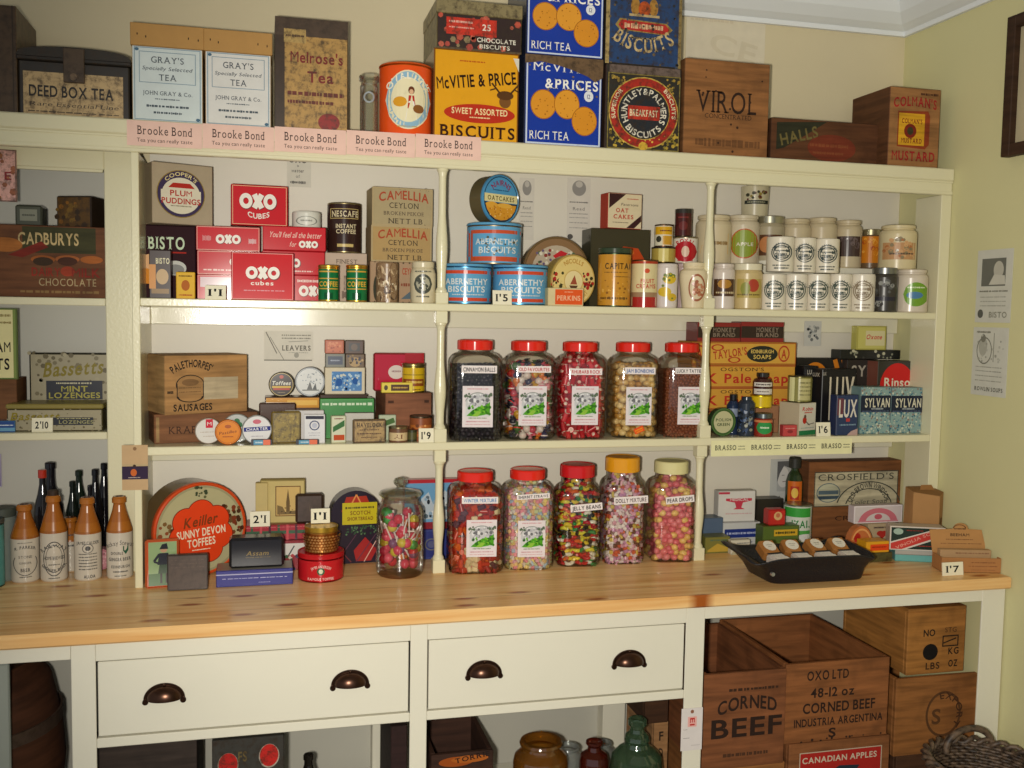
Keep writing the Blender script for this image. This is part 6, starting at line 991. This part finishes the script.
# ------------------------------------------------------------------ worktop, right bay
carton('grey_box', 'greyish blue box behind the second turned post on the worktop', 'box', 700, 723, 518, -.12, CT+0, .05, '4a5a6a', '54647a', kind='q', dec=[('r', .5, .05, 1, .5, '6a6a3c')])
wb = carton('jelly_box', 'low yellow and green box at the foot of the second turned post', 'box', 705, 730, 537, -.175, CT, .05, '6a6a34', '7a7438', kind='q', dec=[('p', [(.1, .2), (.5, .6), (.95, .3), (.95, .1), (.1, .1)], 'b8983c'), ('l', .2, .9, .8, .1, '4a6a5a')])
bb = carton('blue_white_box', 'white box with broad blue band lettered in white, under the tilted carton', 'box', 723, 760, 522.5, -.115, CT, .09, 'b8b8b8', 'c4c4c0', kind='q', rz=.0, dec=[('r', .04, .38, .96, .74, '24347a'), ('l', .1, .9, .56, .12, 'a8b0d0'), ('l', .2, .8, .18, .08, '8a8a98')])
carton('red_print_carton', 'white carton with red emblem leaning back on the blue banded box', 'carton', 719, 755, 491, -.10, bb, .035, 'c8c4bc', 'd0ccc4', kind='p', rz=-.05, dec=[('p', [(.2, .76), (.9, .76), (.9, .68), (.66, .62), (.62, .46), (.72, .4), (.4, .4), (.48, .46), (.44, .62), (.2, .68)], 'c0384a'), ('t', 'MEDICAL', .56, .72, .5, .08, 'd8c8c4', 'b'), ('l', .2, .9, .26, .05, 'c89a9a'), ('r', 0, .9, .3, .97, 'b8384a')])
carton('white_packet', 'small white packet leaning at the left end of the black tray', 'packet', 731, 750, 540, -.20, CT, .02, 'c0b8a4', 'c8c0ac', kind='p', dec=[('l', .3, .95, .78, .1, '6a6a6a'), ('p', [(0, 0), (.6, 0), (.2, .5)], 'a8a084')])
zk = carton('black_box', 'square black box between the red-print carton and the green and white can', 'box', 757, 783, 499, -.08, CT, .05, '24201c', '2a2620', kind='q')
zs_ = carton('soap_carton', 'green and yellow low carton under the small red cube', 'carton', 763, 799, 526, -.195, CT, .045, '4a5a24', '54662c', kind='q', dec=[('r', .3, .62, .95, .86, 'c8a02c'), ('l', .34, .9, .74, .12, '3a3a1c'), ('l', .1, .9, .35, .1, '7a8a44')])
carton('red_cube_box', 'small red box with a cream crest beside the green and white can', 'box', 769, 786, 509.5, -.19, zs_, .035, 'a82420', 'b82c24', kind='q', bev=.004, dec=[('e', .52, .6, .24, .26, 'd0a870'), ('e', .52, .64, .12, .14, 'b86a4a')])
can('disinfectant_can', 'round white can with green bands lettered IZAL', 'can', 785, 810, 505, -.115, CT, 'ccd0c4', [('r', -.3, .72, 1.3, .94, '3a9a3c'), ('t', 'IZAL', .62, .56, .62, .18, '2a7a3c', 'b'), ('r', -.3, .12, 1.3, .40, '4a9a44'), ('e', .8, .22, .3, .1, 'd0d0cc')], rim='9aa090', kind='q')
vessel('sauce_bottle', 'dark green bottle with orange label behind the green and white can', 'bottle', 787, 802.5, 457, -.055, CT, [(.92, 0), (1, .02), (1, .70), (.75, .79), (.42, .84), (.42, .88)], 'g:26361e', dec=[('r', .15, .42, .92, .72, 'q:c8641c'), ('r', .3, .5, .78, .66, 'q:a8301c'), ('e', .54, .58, .2, .06, 'q:d8b04a')], kind='q', parts=[('cap', [(.66, .87), (.7, .875), (.7, .98), (.6, 1)], 'k:2a2a24')])
sheet('portrait_notice', 'grey paper with a woman portrait on the shelf back, behind the green bottle', 'notice', 770, 803, 459, 506, -.0105, 'b8b8b2', [('r', .2, .32, .62, .96, 'a4a4a0'), ('e', .38, .62, .18, .22, 'c8c4be'), ('p', [(.2, .5), (.2, .95), (.6, .96), (.62, .8), (.4, .86), (.28, .7)], '5a5a5a'), ('ln', .34, .66, .42, .66, .012, '5a5a5a'), ('ln', .36, .52, .46, .53, .014, '7a6a68'), ('p', [(.1, .04), (.3, .2), (.5, .1), (.7, .3), (.9, .1), (.9, .02), (.1, .02)], '9a9a96'), ('ln', .12, .1, .3, .22, .02, '5a5a58')])
cz2 = carton('soap_crate', 'brown wooden soap crate with large paper label, at the back right of the worktop', 'crate', 809, 903, 461, -.075, CT, .06, '6a4226', '7c4e2c', kind='w', dec=[('r', .06, .42, .95, .87, 'b8ae90'), ('b', .06, .42, .95, .87, .012, '4a4438'), ('t', "CROSFIELD'S", .50, .80, .80, .085, '45443a', 's'), ('e', .21, .60, .125, .125, '5a6a70'), ('e', .21, .60, .115, .115, 'b0ae94'), ('p', [(.10, .56), (.32, .56), (.30, .52), (.12, .515)], '3c4c58'), ('r', .105, .58, .315, .63, '54646c'), ('o', .64, .40, .35, .335, .04, '45443a', 12, 168), ('o', .64, .40, .255, .245, .05, '45443a', 12, 168), ('a', 'OLD BROWN WINDSOR', .64, .40, .252, 90, 150, .075, '45443a', 'b'), ('t', 'Toilet Soap', .64, .475, .40, .06, '54524a', 'i'), ('t', 'CROSFIELDS', .62, .27, .66, .06, '2c1a10', 's')])
carton('pink_soap_box', 'white and pink soap box propped before the brown soap crate', 'soap box', 854, 902, 505.5, -.205, W(881, 522.5, -.205)[1], .03, 'c8b8b8', 'cfc4c0', kind='q', dec=[('b', 0, 0, 1, 1, .06, 'e4dcdc'), ('o', .5, .05, .40, .8, .35, 'c8707a', 0, 180), ('e', .5, .35, .08, .16, 'c05a68'), ('r', .08, .05, .92, .13, 'c8808a')])
mb = MB(); sh = [(0, 0), (1, 0)]+[(.5+.5*math.cos(PI*i/14), .35+.65*math.sin(PI*i/14)) for i in range(15)]; sx0 = W(850, 536, -.29)[0]; sx1 = W(873, 536, -.29)[0]; szz = W(861, 526, -.29)[1]-CT; sw = sx1-sx0; N_ = len(sh)
mb.add([((x-.5)*sw, 0, z*szz) for x, z in sh]+[((x-.5)*sw, .025, z*szz) for x, z in sh], [tuple(range(N_)), tuple(range(2*N_-1, N_-1, -1))]+[(i, (i+1) % N_, (i+1) % N_+N_, i+N_) for i in range(N_)], 'q:b86a3a')
prnt(mb, Face((-sw/2, 0, 0), (sw, 0, 0), (0, 0, szz), (0, -1, 0), 'q'), [('e', .3, .66, .16, .12, 'a8241c'), ('r', .2, .5, .9, .58, 'b83024'), ('o', .5, .4, .44, .52, .12, 'd89a5c', 20, 160), ('r', .1, .05, .9, .4, '7a4a2c')]); tag(mb.build('scallop_box', None, ((sx0+sx1)/2, -.29, CT)), 'domed orange box with red spot beside the black tray', 'box')
carton('cotton_box', 'small cream box with a red heart mark, behind the orange packet', 'box', 868, 895, 523.5, -.215, CT, .06, 'a89474', 'b09c7c', kind='p', dec=[('e', .45, .62, .13, .1, 'b02c24'), ('e', .6, .62, .13, .1, 'b02c24'), ('p', [(.34, .6), (.52, .4), (.71, .6)], 'b02c24'), ('l', .2, .9, .85, .1, '4a3a34')])
ol = carton('olive_tin', 'low olive tin under the orange and yellow packet', 'tin', 864, 892, 553, -.345, CT, .05, '4a4424', '54502c', kind='o')
carton('orange_packet', 'flat orange and yellow packet lying on the low olive tin', 'packet', 866, 889, 541.5, -.342, ol, .045, 'c8901c', 'd89c24', kind='q', dec=[('r', .18, .2, .98, .75, 'd8481c'), ('l', .25, .9, .5, .2, 'a02c14')])
tl = carton('teal_box', 'turquoise box with silver lid edge, under the red and black striped box', 'box', 900, 938, 551, -.365, CT, .055, '5a9a98', '68a8a4', kind='q', rz=-.36, dec=[('r', 0, .62, 1, 1, 'a8a49c'), ('r', 0, .60, 1, .66, '7a7a74')])
carton('striped_box', 'black and green box with diagonal red stripe, on the turquoise box', 'box', 896, 938.5, 527, -.36, tl, .05, 'b8a898', '24342c', kind='q', rz=-.38, dec=[('b', 0, 0, 1, 1, .05, 'cfc4b8'), ('p', [(.02, .04), (.02, .34), (.86, .96), (.98, .96), (.98, .62), (.3, .04)], 'd0c8bc'), ('p', [(.02, .04), (.02, .28), (.92, .96), (.98, .96), (.98, .7), (.22, .04)], 'c03c34'), ('t', 'VINOLIA SOAP', .5, .50, .86, .13, 'd89080', 'b', 26), ('e', .15, .78, .09, .13, '9ab0a0'), ('l', .3, .6, .84, .06, '8a2c24'), ('l', .5, .92, .2, .06, 'a83a30')])
# brown paper bag
x0 = W(921, 510, -.31)[0]; x1 = min(-.004, W(954, 510, -.31)[0]); zb0 = CT+.0; h = W(938, 490, -.31)[1]-zb0; w = x1-x0; mb = MB()
for x_ in (0,):
    V = [(-w/2, .0, 0), (w*.12, -.035, 0), (w/2, .0, 0), (w*.45, .05, 0), (-w*.45, .05, 0)]; T_ = [(-w/2, .0, h*.94), (w*.12, -.033, h*.90), (w/2, .0, h*.93), (w*.4, .05, h*.98), (-w*.4, .05, h*.98)]
    mb.add(V+T_, [(0, 1, 6, 5), (1, 2, 7, 6), (2, 3, 8, 7), (3, 4, 9, 8), (4, 0, 5, 9), (0, 4, 3, 2, 1)], 'p:a87c4c'); mb.add(T_+[(0, .02, h*.97)], [(0, 1, 5), (1, 2, 5), (2, 3, 5), (3, 4, 5), (4, 0, 5)], 'p:8a6238')
    mb.add([(-.02, .012, h*.95), (.028, .012, h*.95), (.02, .016, h*1.03), (-.014, .016, h*1.03)], [(0, 1, 2, 3)], 'p:94683a')
prnt(mb, Face(V[1], Vector(V[2])-Vector(V[1]), (0, 0, h*.92), (.35, -.93, 0), 'p'), [('r', .3, .15, .75, .6, '6a4524'), ('l', .3, .75, .5, .04, '8a6238')])
tag(mb.build('paper_bag', None, ((x0+x1)/2, -.275, zb0)), 'brown paper bag folded over at the top, near the right-hand wall', 'paper bag')
# tan card boxes at the right end
x0 = W(943, 560, -.47)[0]; x1 = W(993, 560, -.47)[0]; xc = (x0+x1)/2; w = x1-x0; hb = W(970, 556, -.47)[1]-CT
o = empty('display_carton', 'tan card display carton with its printed lid flap raised, right end of the worktop', 'carton', (xc-.006, -.490, CT), -.26)
mb = MB(); t_ = .002
for a in ((-w/2, w/2, 0, t_, 0, hb), (-w/2, w/2, .06, .06+t_, 0, hb), (-w/2, -w/2+t_, t_, .06, 0, hb), (w/2-t_, w/2, t_, .06, 0, hb), (-w/2, w/2, 0, .06, 0, t_)): mb.box(*a, 'p:a87444')
prnt(mb, Face((-w/2, 0, 0), (w, 0, 0), (0, 0, hb), (0, -1, 0), 'p'), [('l', .5, .9, .7, .08, '7a4a2c'), ('l', .45, .95, .45, .06, '7a4a2c'), ('l', .5, .9, .2, .06, '8a5a34')]); mb.build('tray', o)
lh = (W(960, 521, -.40)[1]-CT)-hb; sh = [(-w*.50, 0), (w*.44, 0), (w*.36, lh*.78), (w*.12, lh*.8)]+[(w*.0+w*.13*math.cos(PI*i/8), lh*.80+lh*.2*math.sin(PI*i/8)) for i in range(9)]+[(-w*.14, lh*.8), (-w*.54, lh*.76)]; N_ = len(sh)
mb = MB(); mb.T = Matrix.Translation((0, .061, hb)) @ Matrix.Rotation(-.18, 4, 'X'); mb.add([(x, 0, z) for x, z in sh]+[(x, .002, z) for x, z in sh], [tuple(range(N_)), tuple(range(2*N_-1, N_-1, -1))]+[(i, (i+1) % N_, (i+1) % N_+N_, i+N_) for i in range(N_)], 'p:b0804c')
prnt(mb, Face((-w*.5, 0, 0), (w*.96, 0, 0), (0, 0, lh), (0, -1, 0), 'p'), [('o', .5, .82, .12, .13, .2, '6a4424', 0, 180), ('l', .4, .62, .8, .06, '5a3a20'), ('t', 'BEEHAM', .5, .60, .34, .1, '4a3422', 'b'), ('l', .25, .75, .44, .04, '7a5230'), ('l', .15, .9, .3, .03, '7a5230')]); mb.build('lid_flap', o)
mb = MB(); mb.box(-w*.45, w*.42, .03, .05, .004, hb+.014, 'p:b08c64', .001); prnt(mb, Face((-w*.45, .03, 0), (w*.87, 0, 0), (0, 0, hb+.014), (0, -1, 0), 'p'), [('l', .3, .95, .84, .08, '8a6244')]); mb.build('inner_card', o)
ticket("1'7", 943.5, 964, 560.5, -.505, CT, 'before the tan display carton', h=.034)
# black tray basket with wrapped soaps
bx0 = W(757, 570, -.44)[0]; bx1 = W(855, 570, -.44)[0]; bc = (bx0+bx1)/2; bw = (bx1-bx0)/2*.95; bd = .07; bh = .062; fl = .035
mb = MB(); BK = paint('black_woven_plastic', '15131a', .45, 1.0, 260, .3)
def ring_(k, z, wob=0):
    out = []
    for i in range(64):
        a = 2*PI*i/64; c_, s_ = math.cos(a), math.sin(a); e = .28; x = math.copysign(abs(c_)**e, c_)*(bw+k*(1.9 if c_ < 0 else .45)); y = math.copysign(abs(s_)**e, s_)*(bd+k); out.append((x, y, z+wob*math.sin(3*a)+wob*.8*abs(c_)**6))
    return out
def loft(rs, mt, cap=True):
    n = len(rs[0]); vs = [p for r_ in rs for p in r_]; fs = [(i*n+j, i*n+(j+1) % n, (i+1)*n+(j+1) % n, (i+1)*n+j) for i in range(len(rs)-1) for j in range(n)]; mb.add(vs, fs, mt, True)
    if cap: mb.add(rs[0], [tuple(range(n))], mt)
loft([ring_(-.004, .0), ring_(0, .004), ring_(.008, .03), ring_(.02, bh*.8, .004), ring_(.033, bh, .008), ring_(.036, bh+.004, .008), ring_(.030, bh+.004, .008), ring_(.012, bh*.8, .004), ring_(.0, .03), ring_(-.008, .008), ring_(-.05, .006)], BK)
mb.add(ring_(-.05, .006), [tuple(range(64))], BK)
mb.lathe([(.005, -.004), (.005, .004)], 'm:c8c8c8', 12, (-bw-.004, -bd-.012, bh*.5), axis='y')
ty_ = -.43; tag(mb.build('soap_tray', None, (bc, ty_, CT)), 'black woven tray holding brown wrapped soaps on the worktop', 'tray')
for row in range(2):
    for i in range(4):
        k = i+4*row; sw, sd, sh_ = .046, .05, .026; x = bc-bw*.76+i*(bw*1.5/3); y = ty_+(.018 if row else -.045); z = CT+(.052 if row else .040)
        mb = MB()
        if row:
            mb.box(-sw/2, sw/2, -sd/2, sd/2, 0, sh_+.006, 'p:94602c', .006, {'t': 'p:a06a34', 'f': 'p:9a6430'}); f_ = Face((-sw/2, -sd/2, sh_+.006), (sw, 0, 0), (0, sd, 0), (0, 0, 1), 'p'); prnt(mb, f_, [('e', .5, .5, .36, .36, 'd8d0c0'), ('l', .32, .68, .56, .06, '7a7468'), ('l', .36, .64, .44, .05, '8a8478')])
        else:
            mb.box(-sw/2, sw/2, -sd/2, sd/2, 0, sh_, 'p:b8aca0', .006, {'t': 'p:d8d0c8', 'f': 'p:8a5434'}); f_ = Face((-sw/2, -sd/2, sh_), (sw, 0, 0), (0, sd, 0), (0, 0, 1), 'p'); prnt(mb, f_, [('r', .02, .78, .98, .98, '2c2a28'), ('r', .1, .1, .9, .4, 'e0d8d0')])
        s_ = mb.build('wrapped_soap', None, (x, y, z), [.12, -.1, .05, -.06, .06, -.15, .1, -.05][k]); s_.rotation_euler = (.50 if row else .12, 0, s_.rotation_euler.z)
        wh = ['first', 'second', 'third', 'last'][i]; tag(s_, ('brown wrapped soap with white round label, %s from left in the black tray' if row else 'white-topped wrapped soap, %s from left along the front of the black tray') % wh, 'soap', 'wrapped soaps in the black tray')
# notices on the right-hand wall
def wall_sheet(ya, yb, z0, z1, lab, dec, body='c8c6b8'):
    mb = MB(); mb.box(-.0022, -.001, min(ya, yb), max(ya, yb), z0, z1, 'p:'+body); prnt(mb, Face((-.0022, max(ya, yb), z0), (0, -abs(ya-yb), 0), (0, 0, z1-z0), (-1, 0, 0), 'p'), dec); tag(mb.build('paper_notice', None), lab, 'notice')
wall_sheet(-.364, -.494, 1.553, 1.745, 'printed notice with dark portrait, upper of two on the right-hand wall', [('r', .14, .50, .82, .88, '6a6a60'), ('e', .62, .72, .14, .12, 'b8b4a4'), ('p', [(.36, .52), (.5, .66), (.8, .64), (.82, .52)], 'c4c0b0'), ('l', .1, .9, .43, .03, '7a7868'), ('l', .14, .86, .35, .02, 'a09e8e'), ('l', .14, .86, .29, .02, 'a09e8e'), ('l', .14, .86, .23, .02, 'a09e8e'), ('e', .16, .12, .08, .06, '5a5a52'), ('t', 'BISTO', .66, .11, .5, .08, '8a8878', 'b')])
wall_sheet(-.362, -.492, 1.358, 1.540, 'printed notice with line drawing, lower of two on the right-hand wall', [('l', .1, .5, .93, .04, '7a7868'), ('e', .3, .72, .12, .14, 'a8a698'), ('e', .3, .84, .07, .06, '7a786a'), ('o', .34, .66, .22, .2, .1, '7a786a'), ('r', .6, .5, .62, .92, '8a8878'), ('d', .15, .5, .9, .88, 20, .02, ['9a988a', 'b0aea0']), ('l', .12, .88, .42, .02, '9a988a'), ('l', .12, .88, .36, .02, '9a988a'), ('l', .12, .88, .29, .02, '9a988a'), ('l', .12, .88, .22, .02, '9a988a'), ('t', 'ROWLIN SOUPS', .52, .1, .8, .06, '5a584c', 'bs')])
wall_sheet(-.109, -.176, 1.028, 1.145, 'small printed notice low on the right-hand wall behind the paper bag', [('e', .5, .76, .3, .17, '9aa09a'), ('r', .2, .58, .9, .62, '7a7e7a'), ('l', .2, .85, .48, .03, '9a9e98'), ('l', .2, .85, .4, .03, '9a9e98'), ('l', .2, .85, .3, .03, 'a4a8a2')], 'b8bab0')

# ------------------------------------------------------------------ under the counter
LS = .30
def crate(name, lab, u0, u1, vt, y, base, depth, hexc, dec, grp=None, open_=True, rz=0, h=None, t=.012, label=None, side=None):
    x0, x1 = W(u0, vt+20, y)[0], W(u1, vt+20, y)[0]; zt = W((u0+u1)/2, vt, y)[1] if h is None else base+h; w = (x1-x0)/math.cos(rz); hh = zt-base
    o = empty(name, lab, 'crate', ((x0+x1)/2, y, base), rz, grp); mt = 'w:'+hexc
    mb = MB(); mb.box(-w/2, w/2, 0, t, 0, hh, mt, .0015); prnt(mb, Face((-w/2, 0, 0), (w, 0, 0), (0, 0, hh), (0, -1, 0), 'p'), dec); mb.build('front_panel', o)
    mb = MB(); mb.box(-w/2, w/2, depth-t, depth, 0, hh, mt, .0015); mb.build('back_panel', o)
    for sx in (-1, 1):
        mb = MB(); mb.box(min(sx*w/2, sx*(w/2-t)), max(sx*w/2, sx*(w/2-t)), t+.0005, depth-t-.0005, 0, hh, mt, .0015); mb.build('side_panel', o)
    mb = MB(); mb.box(-w/2+t, w/2-t, t, depth-t, 0, t, mt); mb.build('bottom_panel', o)
    if not open_: mb = MB(); mb.box(-w/2, w/2, 0, depth, hh, hh+t*.8, mt, .0015); mb.build('lid', o); return zt+t*.8
    return zt
fz_ = W(661, 722, -.335)[1]
c0 = crate('wooden_crate', 'lowest wooden crate under the corned beef crate', 704, 784, 766, -.47, LS, .36, '8a5a30', [], h=None)
crate('wooden_crate', 'open wooden crate stencilled CORNED BEEF below the worktop', 704, 786, 672, -.475, c0, .38, '7a4a2c', [('t', 'CORNED', .53, .66, .72, .14, '2a1a12', 'b^.06'), ('t', 'BEEF', .53, .43, .86, .20, '2a1a12', 'b'), ('l', .3, .9, .82, .04, '3a2416'), ('l', .25, .8, .14, .05, '4a2e1c')])
c1 = crate('wooden_crate', 'wooden crate with red apple label below the open crate with five stencilled lines', 789, 889, 740, -.475, LS, .38, '80502e', [('r', .1, .0, .92, .86, 'a8241c'), ('t', 'CANADIAN APPLES', .5, .74, .74, .09, 'c8b8a0', 'b'), ('p', [(.35, .5), (.5, .62), (.7, .6), (.66, .5), (.5, .46)], '24303c'), ('e', .5, .35, .22, .16, '2c3a4a'), ('b', .1, .0, .92, .86, .015, 'b8a890')])
crate('wooden_crate', 'open wooden crate stencilled with five dark lines, middle of the right bay', 786, 889, 661, -.47, c1, .38, '86532e', [('t', 'OXO LTD', .40, .84, .40, .12, '2a1a12', 'b'), ('t', '48-12 oz', .45, .62, .42, .12, '2a1a12', 'b'), ('t', 'CORNED BEEF', .52, .43, .70, .13, '2a1a12', 'b'), ('t', 'INDUSTRIA ARGENTINA', .52, .25, .86, .10, '2a1a12', 'b'), ('t', 'S', .46, .10, .07, .12, '2a1a12', 'b'), ('d', .02, .0, .98, .03, 10, .015, ['2a1a12'])])
c2 = crate('wooden_crate', 'lowest hidden crate at the right end of the lower shelf', 896, 985, 752, -.44, LS, .34, '4a3020', [])  # wood coloured dark to stand for the shadow on this crate
c3 = crate('wooden_crate', 'open wooden crate with faint round stamp, lower one at the right end', 896, 984, 676, -.44, c2, .34, '8e5c30', [('o', .54, .5, .2, .30, .12, '5a3a20'), ('a', 'EXPORT', .54, .5, .2, 30, 150, .09, '4a2e1a', 'b'), ('t', 'S', .46, .48, .1, .2, '5a3a20', 'b')])
c4 = crate('wooden_crate', 'yellowish wooden crate lettered NO, LBS and OZ, uppermost at the right end', 908, 965.5, 611, -.42, c3, .30, 'a06c34', [('t', 'NO', .37, .66, .2, .11, '241a12', 'b'), ('e', .40, .35, .13, .13, '14100e'), ('t', 'LBS', .45, .13, .24, .11, '3a2414', 'b'), ('t', 'STG', .74, .69, .2, .08, '4a2e1a', ''), ('b', .6, .42, .88, .6, .02, '241a12'), ('ln', .62, .48, .84, .55, .02, '241a12'), ('t', 'KG', .80, .35, .18, .11, '241a12', 'b'), ('t', 'OZ', .8, .15, .16, .11, '241a12', 'b')], open_=False)
# middle bays
crate('tin_box', 'black deed box in the bay under the first drawer', 93, 197, 742, -.40, LS, .25, '3a302a', [('r', .02, .55, .98, .6, '54483e')], h=W(145, 742, -.40)[1]-LS, open_=False)
o = carton('scale_box', 'dark grey tin with two red discs, under the first drawer', 'tin', 212, 284, 738, -.42, LS, .12, '34322e', '3a3833', kind='o', dec=[('e', .22, .80, .145, .095, '8a7a6a'), ('e', .22, .805, .13, .088, 'b8201c'), ('e', .79, .845, .145, .095, 'a89a8a'), ('e', .79, .85, .13, .088, 'c0241e'), ('t', 'FS', .42, .86, .12, .08, '6a5a34', 'b')])
vessel('glass_bottle', 'black glass bottle top showing right of the tin with red discs', 'bottle', 296, 321, 754, -.30, LS, DB, 'g:1c1814')
carton('dark_box', 'dark narrow box beside the middle counter leg', 'box', 391, 407, 726, -.36, LS, .22, '2c1c1a', '301e1c', kind='w')
crate('wooden_crate', 'open dark crate lettered TORRIE in orange under the second drawer', 431, 493, 753, -.40, LS, .22, '3a241a', [('e', .40, .90, .28, .06, '9a4a14'), ('e', .62, .92, .3, .045, 'a85a1c'), ('t', 'TORRIE', .66, .94, .56, .06, '20120e', 'bs', 8)], rz=.0)
AMB = glass('amber_glass', 'b8842c', .06, .05, 'a8702a', .25); BRN = glass('brown_glass', '9a4430', .06, .05, '6a2416', .3); GRN = glass('green_glass', 'a4bca4', .07, .05, '587a5c', .2); CLR = glass('cloudy_glass', 'dfe2de', .08, .05, 'b8bcb8', .3)
PJ = [(.9, 0), (.98, .03), (1, .1), (1, .72), (.95, .8), (.72, .88), (.68, .9), (.66, .93), (.76, .945), (.78, .97), (.74, 1), (.62, 1), (.6, .9)]
vessel('amber_jar', 'wide amber glass jar with rolled rim under the second drawer', 'jar', 514, 567, 740, -.36, LS, PJ, AMB)
vessel('clear_jar', 'clear glass jar behind the amber one', 'jar', 553, 582, 746, -.24, LS, PJ, CLR)
vessel('brown_bottle', 'brown glass bottle with flared lip between two clear jars', 'bottle', 580, 608, 741, -.385, LS, [(.94, 0), (1, .02), (1, .74), (.9, .82), (.48, .88), (.42, .93), (.5, .95), (.58, .97), (.56, 1), (.4, 1)], BRN)
vessel('clear_jar', 'clear glass jar behind the brown bottle', 'jar', 588, 614, 742, -.20, LS, PJ, CLR)
vessel('demijohn', 'large round green glass demijohn with ringed neck', 'demijohn', 612, 662, 718, -.43, LS, [(.85, 0), (.97, .03), (1, .12), (1, .5), (.93, .64), (.7, .70), (.50, .735), (.44, .77), (.48, .80), (.44, .835), (.3, .87), (.26, .90), (.27, .93), (.35, .94), (.35, .985), (.28, 1), (.2, 1)], GRN)
crate('wooden_crate', 'tan crate lettered F, under a dark one behind the green demijohn', 654, 668, 722, -.335, LS, .2, '946c46', [('t', 'F', .5, .82, .3, .12, '2a1c12', 'b'), ('t', 'D', .5, .6, .3, .12, '2a1c12', 'b')])
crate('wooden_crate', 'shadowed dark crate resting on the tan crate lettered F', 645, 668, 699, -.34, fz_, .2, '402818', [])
# white tag tied to the leg
o = sheet('price_tag', 'white card tag with red printing hanging on the third counter leg', 'tag', 681, 702, 708, 750, -.5325, 'd8d0cc', [('r', .3, .56, .72, .80, 'e0a8a0'), ('t', 'E1', .52, .68, .34, .12, 'b82c28', 'b', -90), ('e', .5, .92, .08, .045, '8a5a44'), ('l', .1, .3, .5, .02, '8a8484'), ('l', .1, .4, .3, .02, '8a8484'), ('l', .5, .9, .12, .02, 'a8a09c')])
# left bay: cask with a pale panel
x0 = W(2, 720, -.38)[0]; x1 = W(57, 720, -.38)[0]; xc = x1-.20; mb = MB()
kg = empty('wooden_cask', 'dark wooden cask standing in the left bay under the worktop', 'cask', (xc, -.30, LS)); hz = W(40, 664, -.35)[1]-LS
mb.lathe([(.16, 0), (.185, .1), (.197, .2), (.2, hz*.5), (.194, hz*.68), (.172, hz*.9), (.135, hz)], 'w:4a2c1c', 30, caps=(True, False)); mb.lathe([(.128, hz-.02), (.0, hz-.02)], 'w:3a2418', 30, caps=(False, False)); mb.build('staves', kg)
for z_, r_ in ((hz*.2, .199), (hz*.72, .193)): mb = MB(); mb.lathe([(r_, z_-.015), (r_+.003, z_-.014), (r_+.002, z_+.014), (r_-.002, z_+.015)], 'o:4a3a30', 30, caps=(False, False)); mb.build('hoop', kg)
carton('grey_board', 'pale grey rounded panel standing before the cask at the left edge', 'board', -60, 9, 666, -.512, LS, .012, '8a9088', '94988e', kind='q', bev=.005)
# wicker basket in front of the right leg
bxc, byc = -.20, -.72
zr = W(965, 742, -.60)[1]; RB = .125
bk = empty('wicker_basket', 'dark wicker basket with hooped handle at the lower right corner', 'basket', (bxc, byc, 0))
def wick():
    mt = bpy.data.materials.new('dark_wicker'); mt.use_nodes = True; nt = mt.node_tree; N = nt.nodes; L = nt.links; b = N['Principled BSDF']; b.inputs['Roughness'].default_value = .55
    tc = N.new('ShaderNodeTexCoord'); n1 = N.new('ShaderNodeTexNoise'); n1.inputs['Scale'].default_value = 60; L.new(tc.outputs['Object'], n1.inputs['Vector'])
    r = N.new('ShaderNodeValToRGB'); r.color_ramp.elements[0].color = (*lin('2e231b'), 1); r.color_ramp.elements[1].color = (*lin('6e5946'), 1); r.color_ramp.elements[0].position = .35; r.color_ramp.elements[1].position = .7
    L.new(n1.outputs[0], r.inputs[0]); L.new(r.outputs[0], b.inputs['Base Color']); return mt
WK = wick(); mb = MB(); n = 120; rows = int(zr/.0078)
for q in range(rows):
    z = .004+q*.0078; f = z/zr; rr_ = RB*(.72+.28*f)
    pts = [((rr_+.003*math.cos(PI*(i+q % 2)*30/ n*2))*math.cos(2*PI*i/n), (rr_+.003*math.cos(PI*(i+q % 2*2)*60/n))*math.sin(2*PI*i/n), z) for i in range(n+1)]
    mb.tube(pts, .0042, WK, 6, False)
mb.lathe([(RB*.72, .004), (0, .004)], WK, 30, caps=(False, False)); mb.build('basket_body', bk)
mb = MB()
for ph in (0, .5): mb.tube([((RB+.006+.008*math.cos(i*.9+ph*6))*math.cos(2*PI*i/90), (RB+.006+.008*math.cos(i*.9+ph*6))*math.sin(2*PI*i/90), zr+.004+.008*math.sin(i*.9+ph*6)) for i in range(91)], .006, WK, 7, False)
mb.build('rim', bk)
mb = MB(); hx = .052
mb.tube([(.035+.066*math.cos(PI*i/24), .100, zr-.012+(hx+.004)*math.sin(PI*i/24)**.8) for i in range(25)], .0085, WK, 8); o = mb.build('handle', bk)
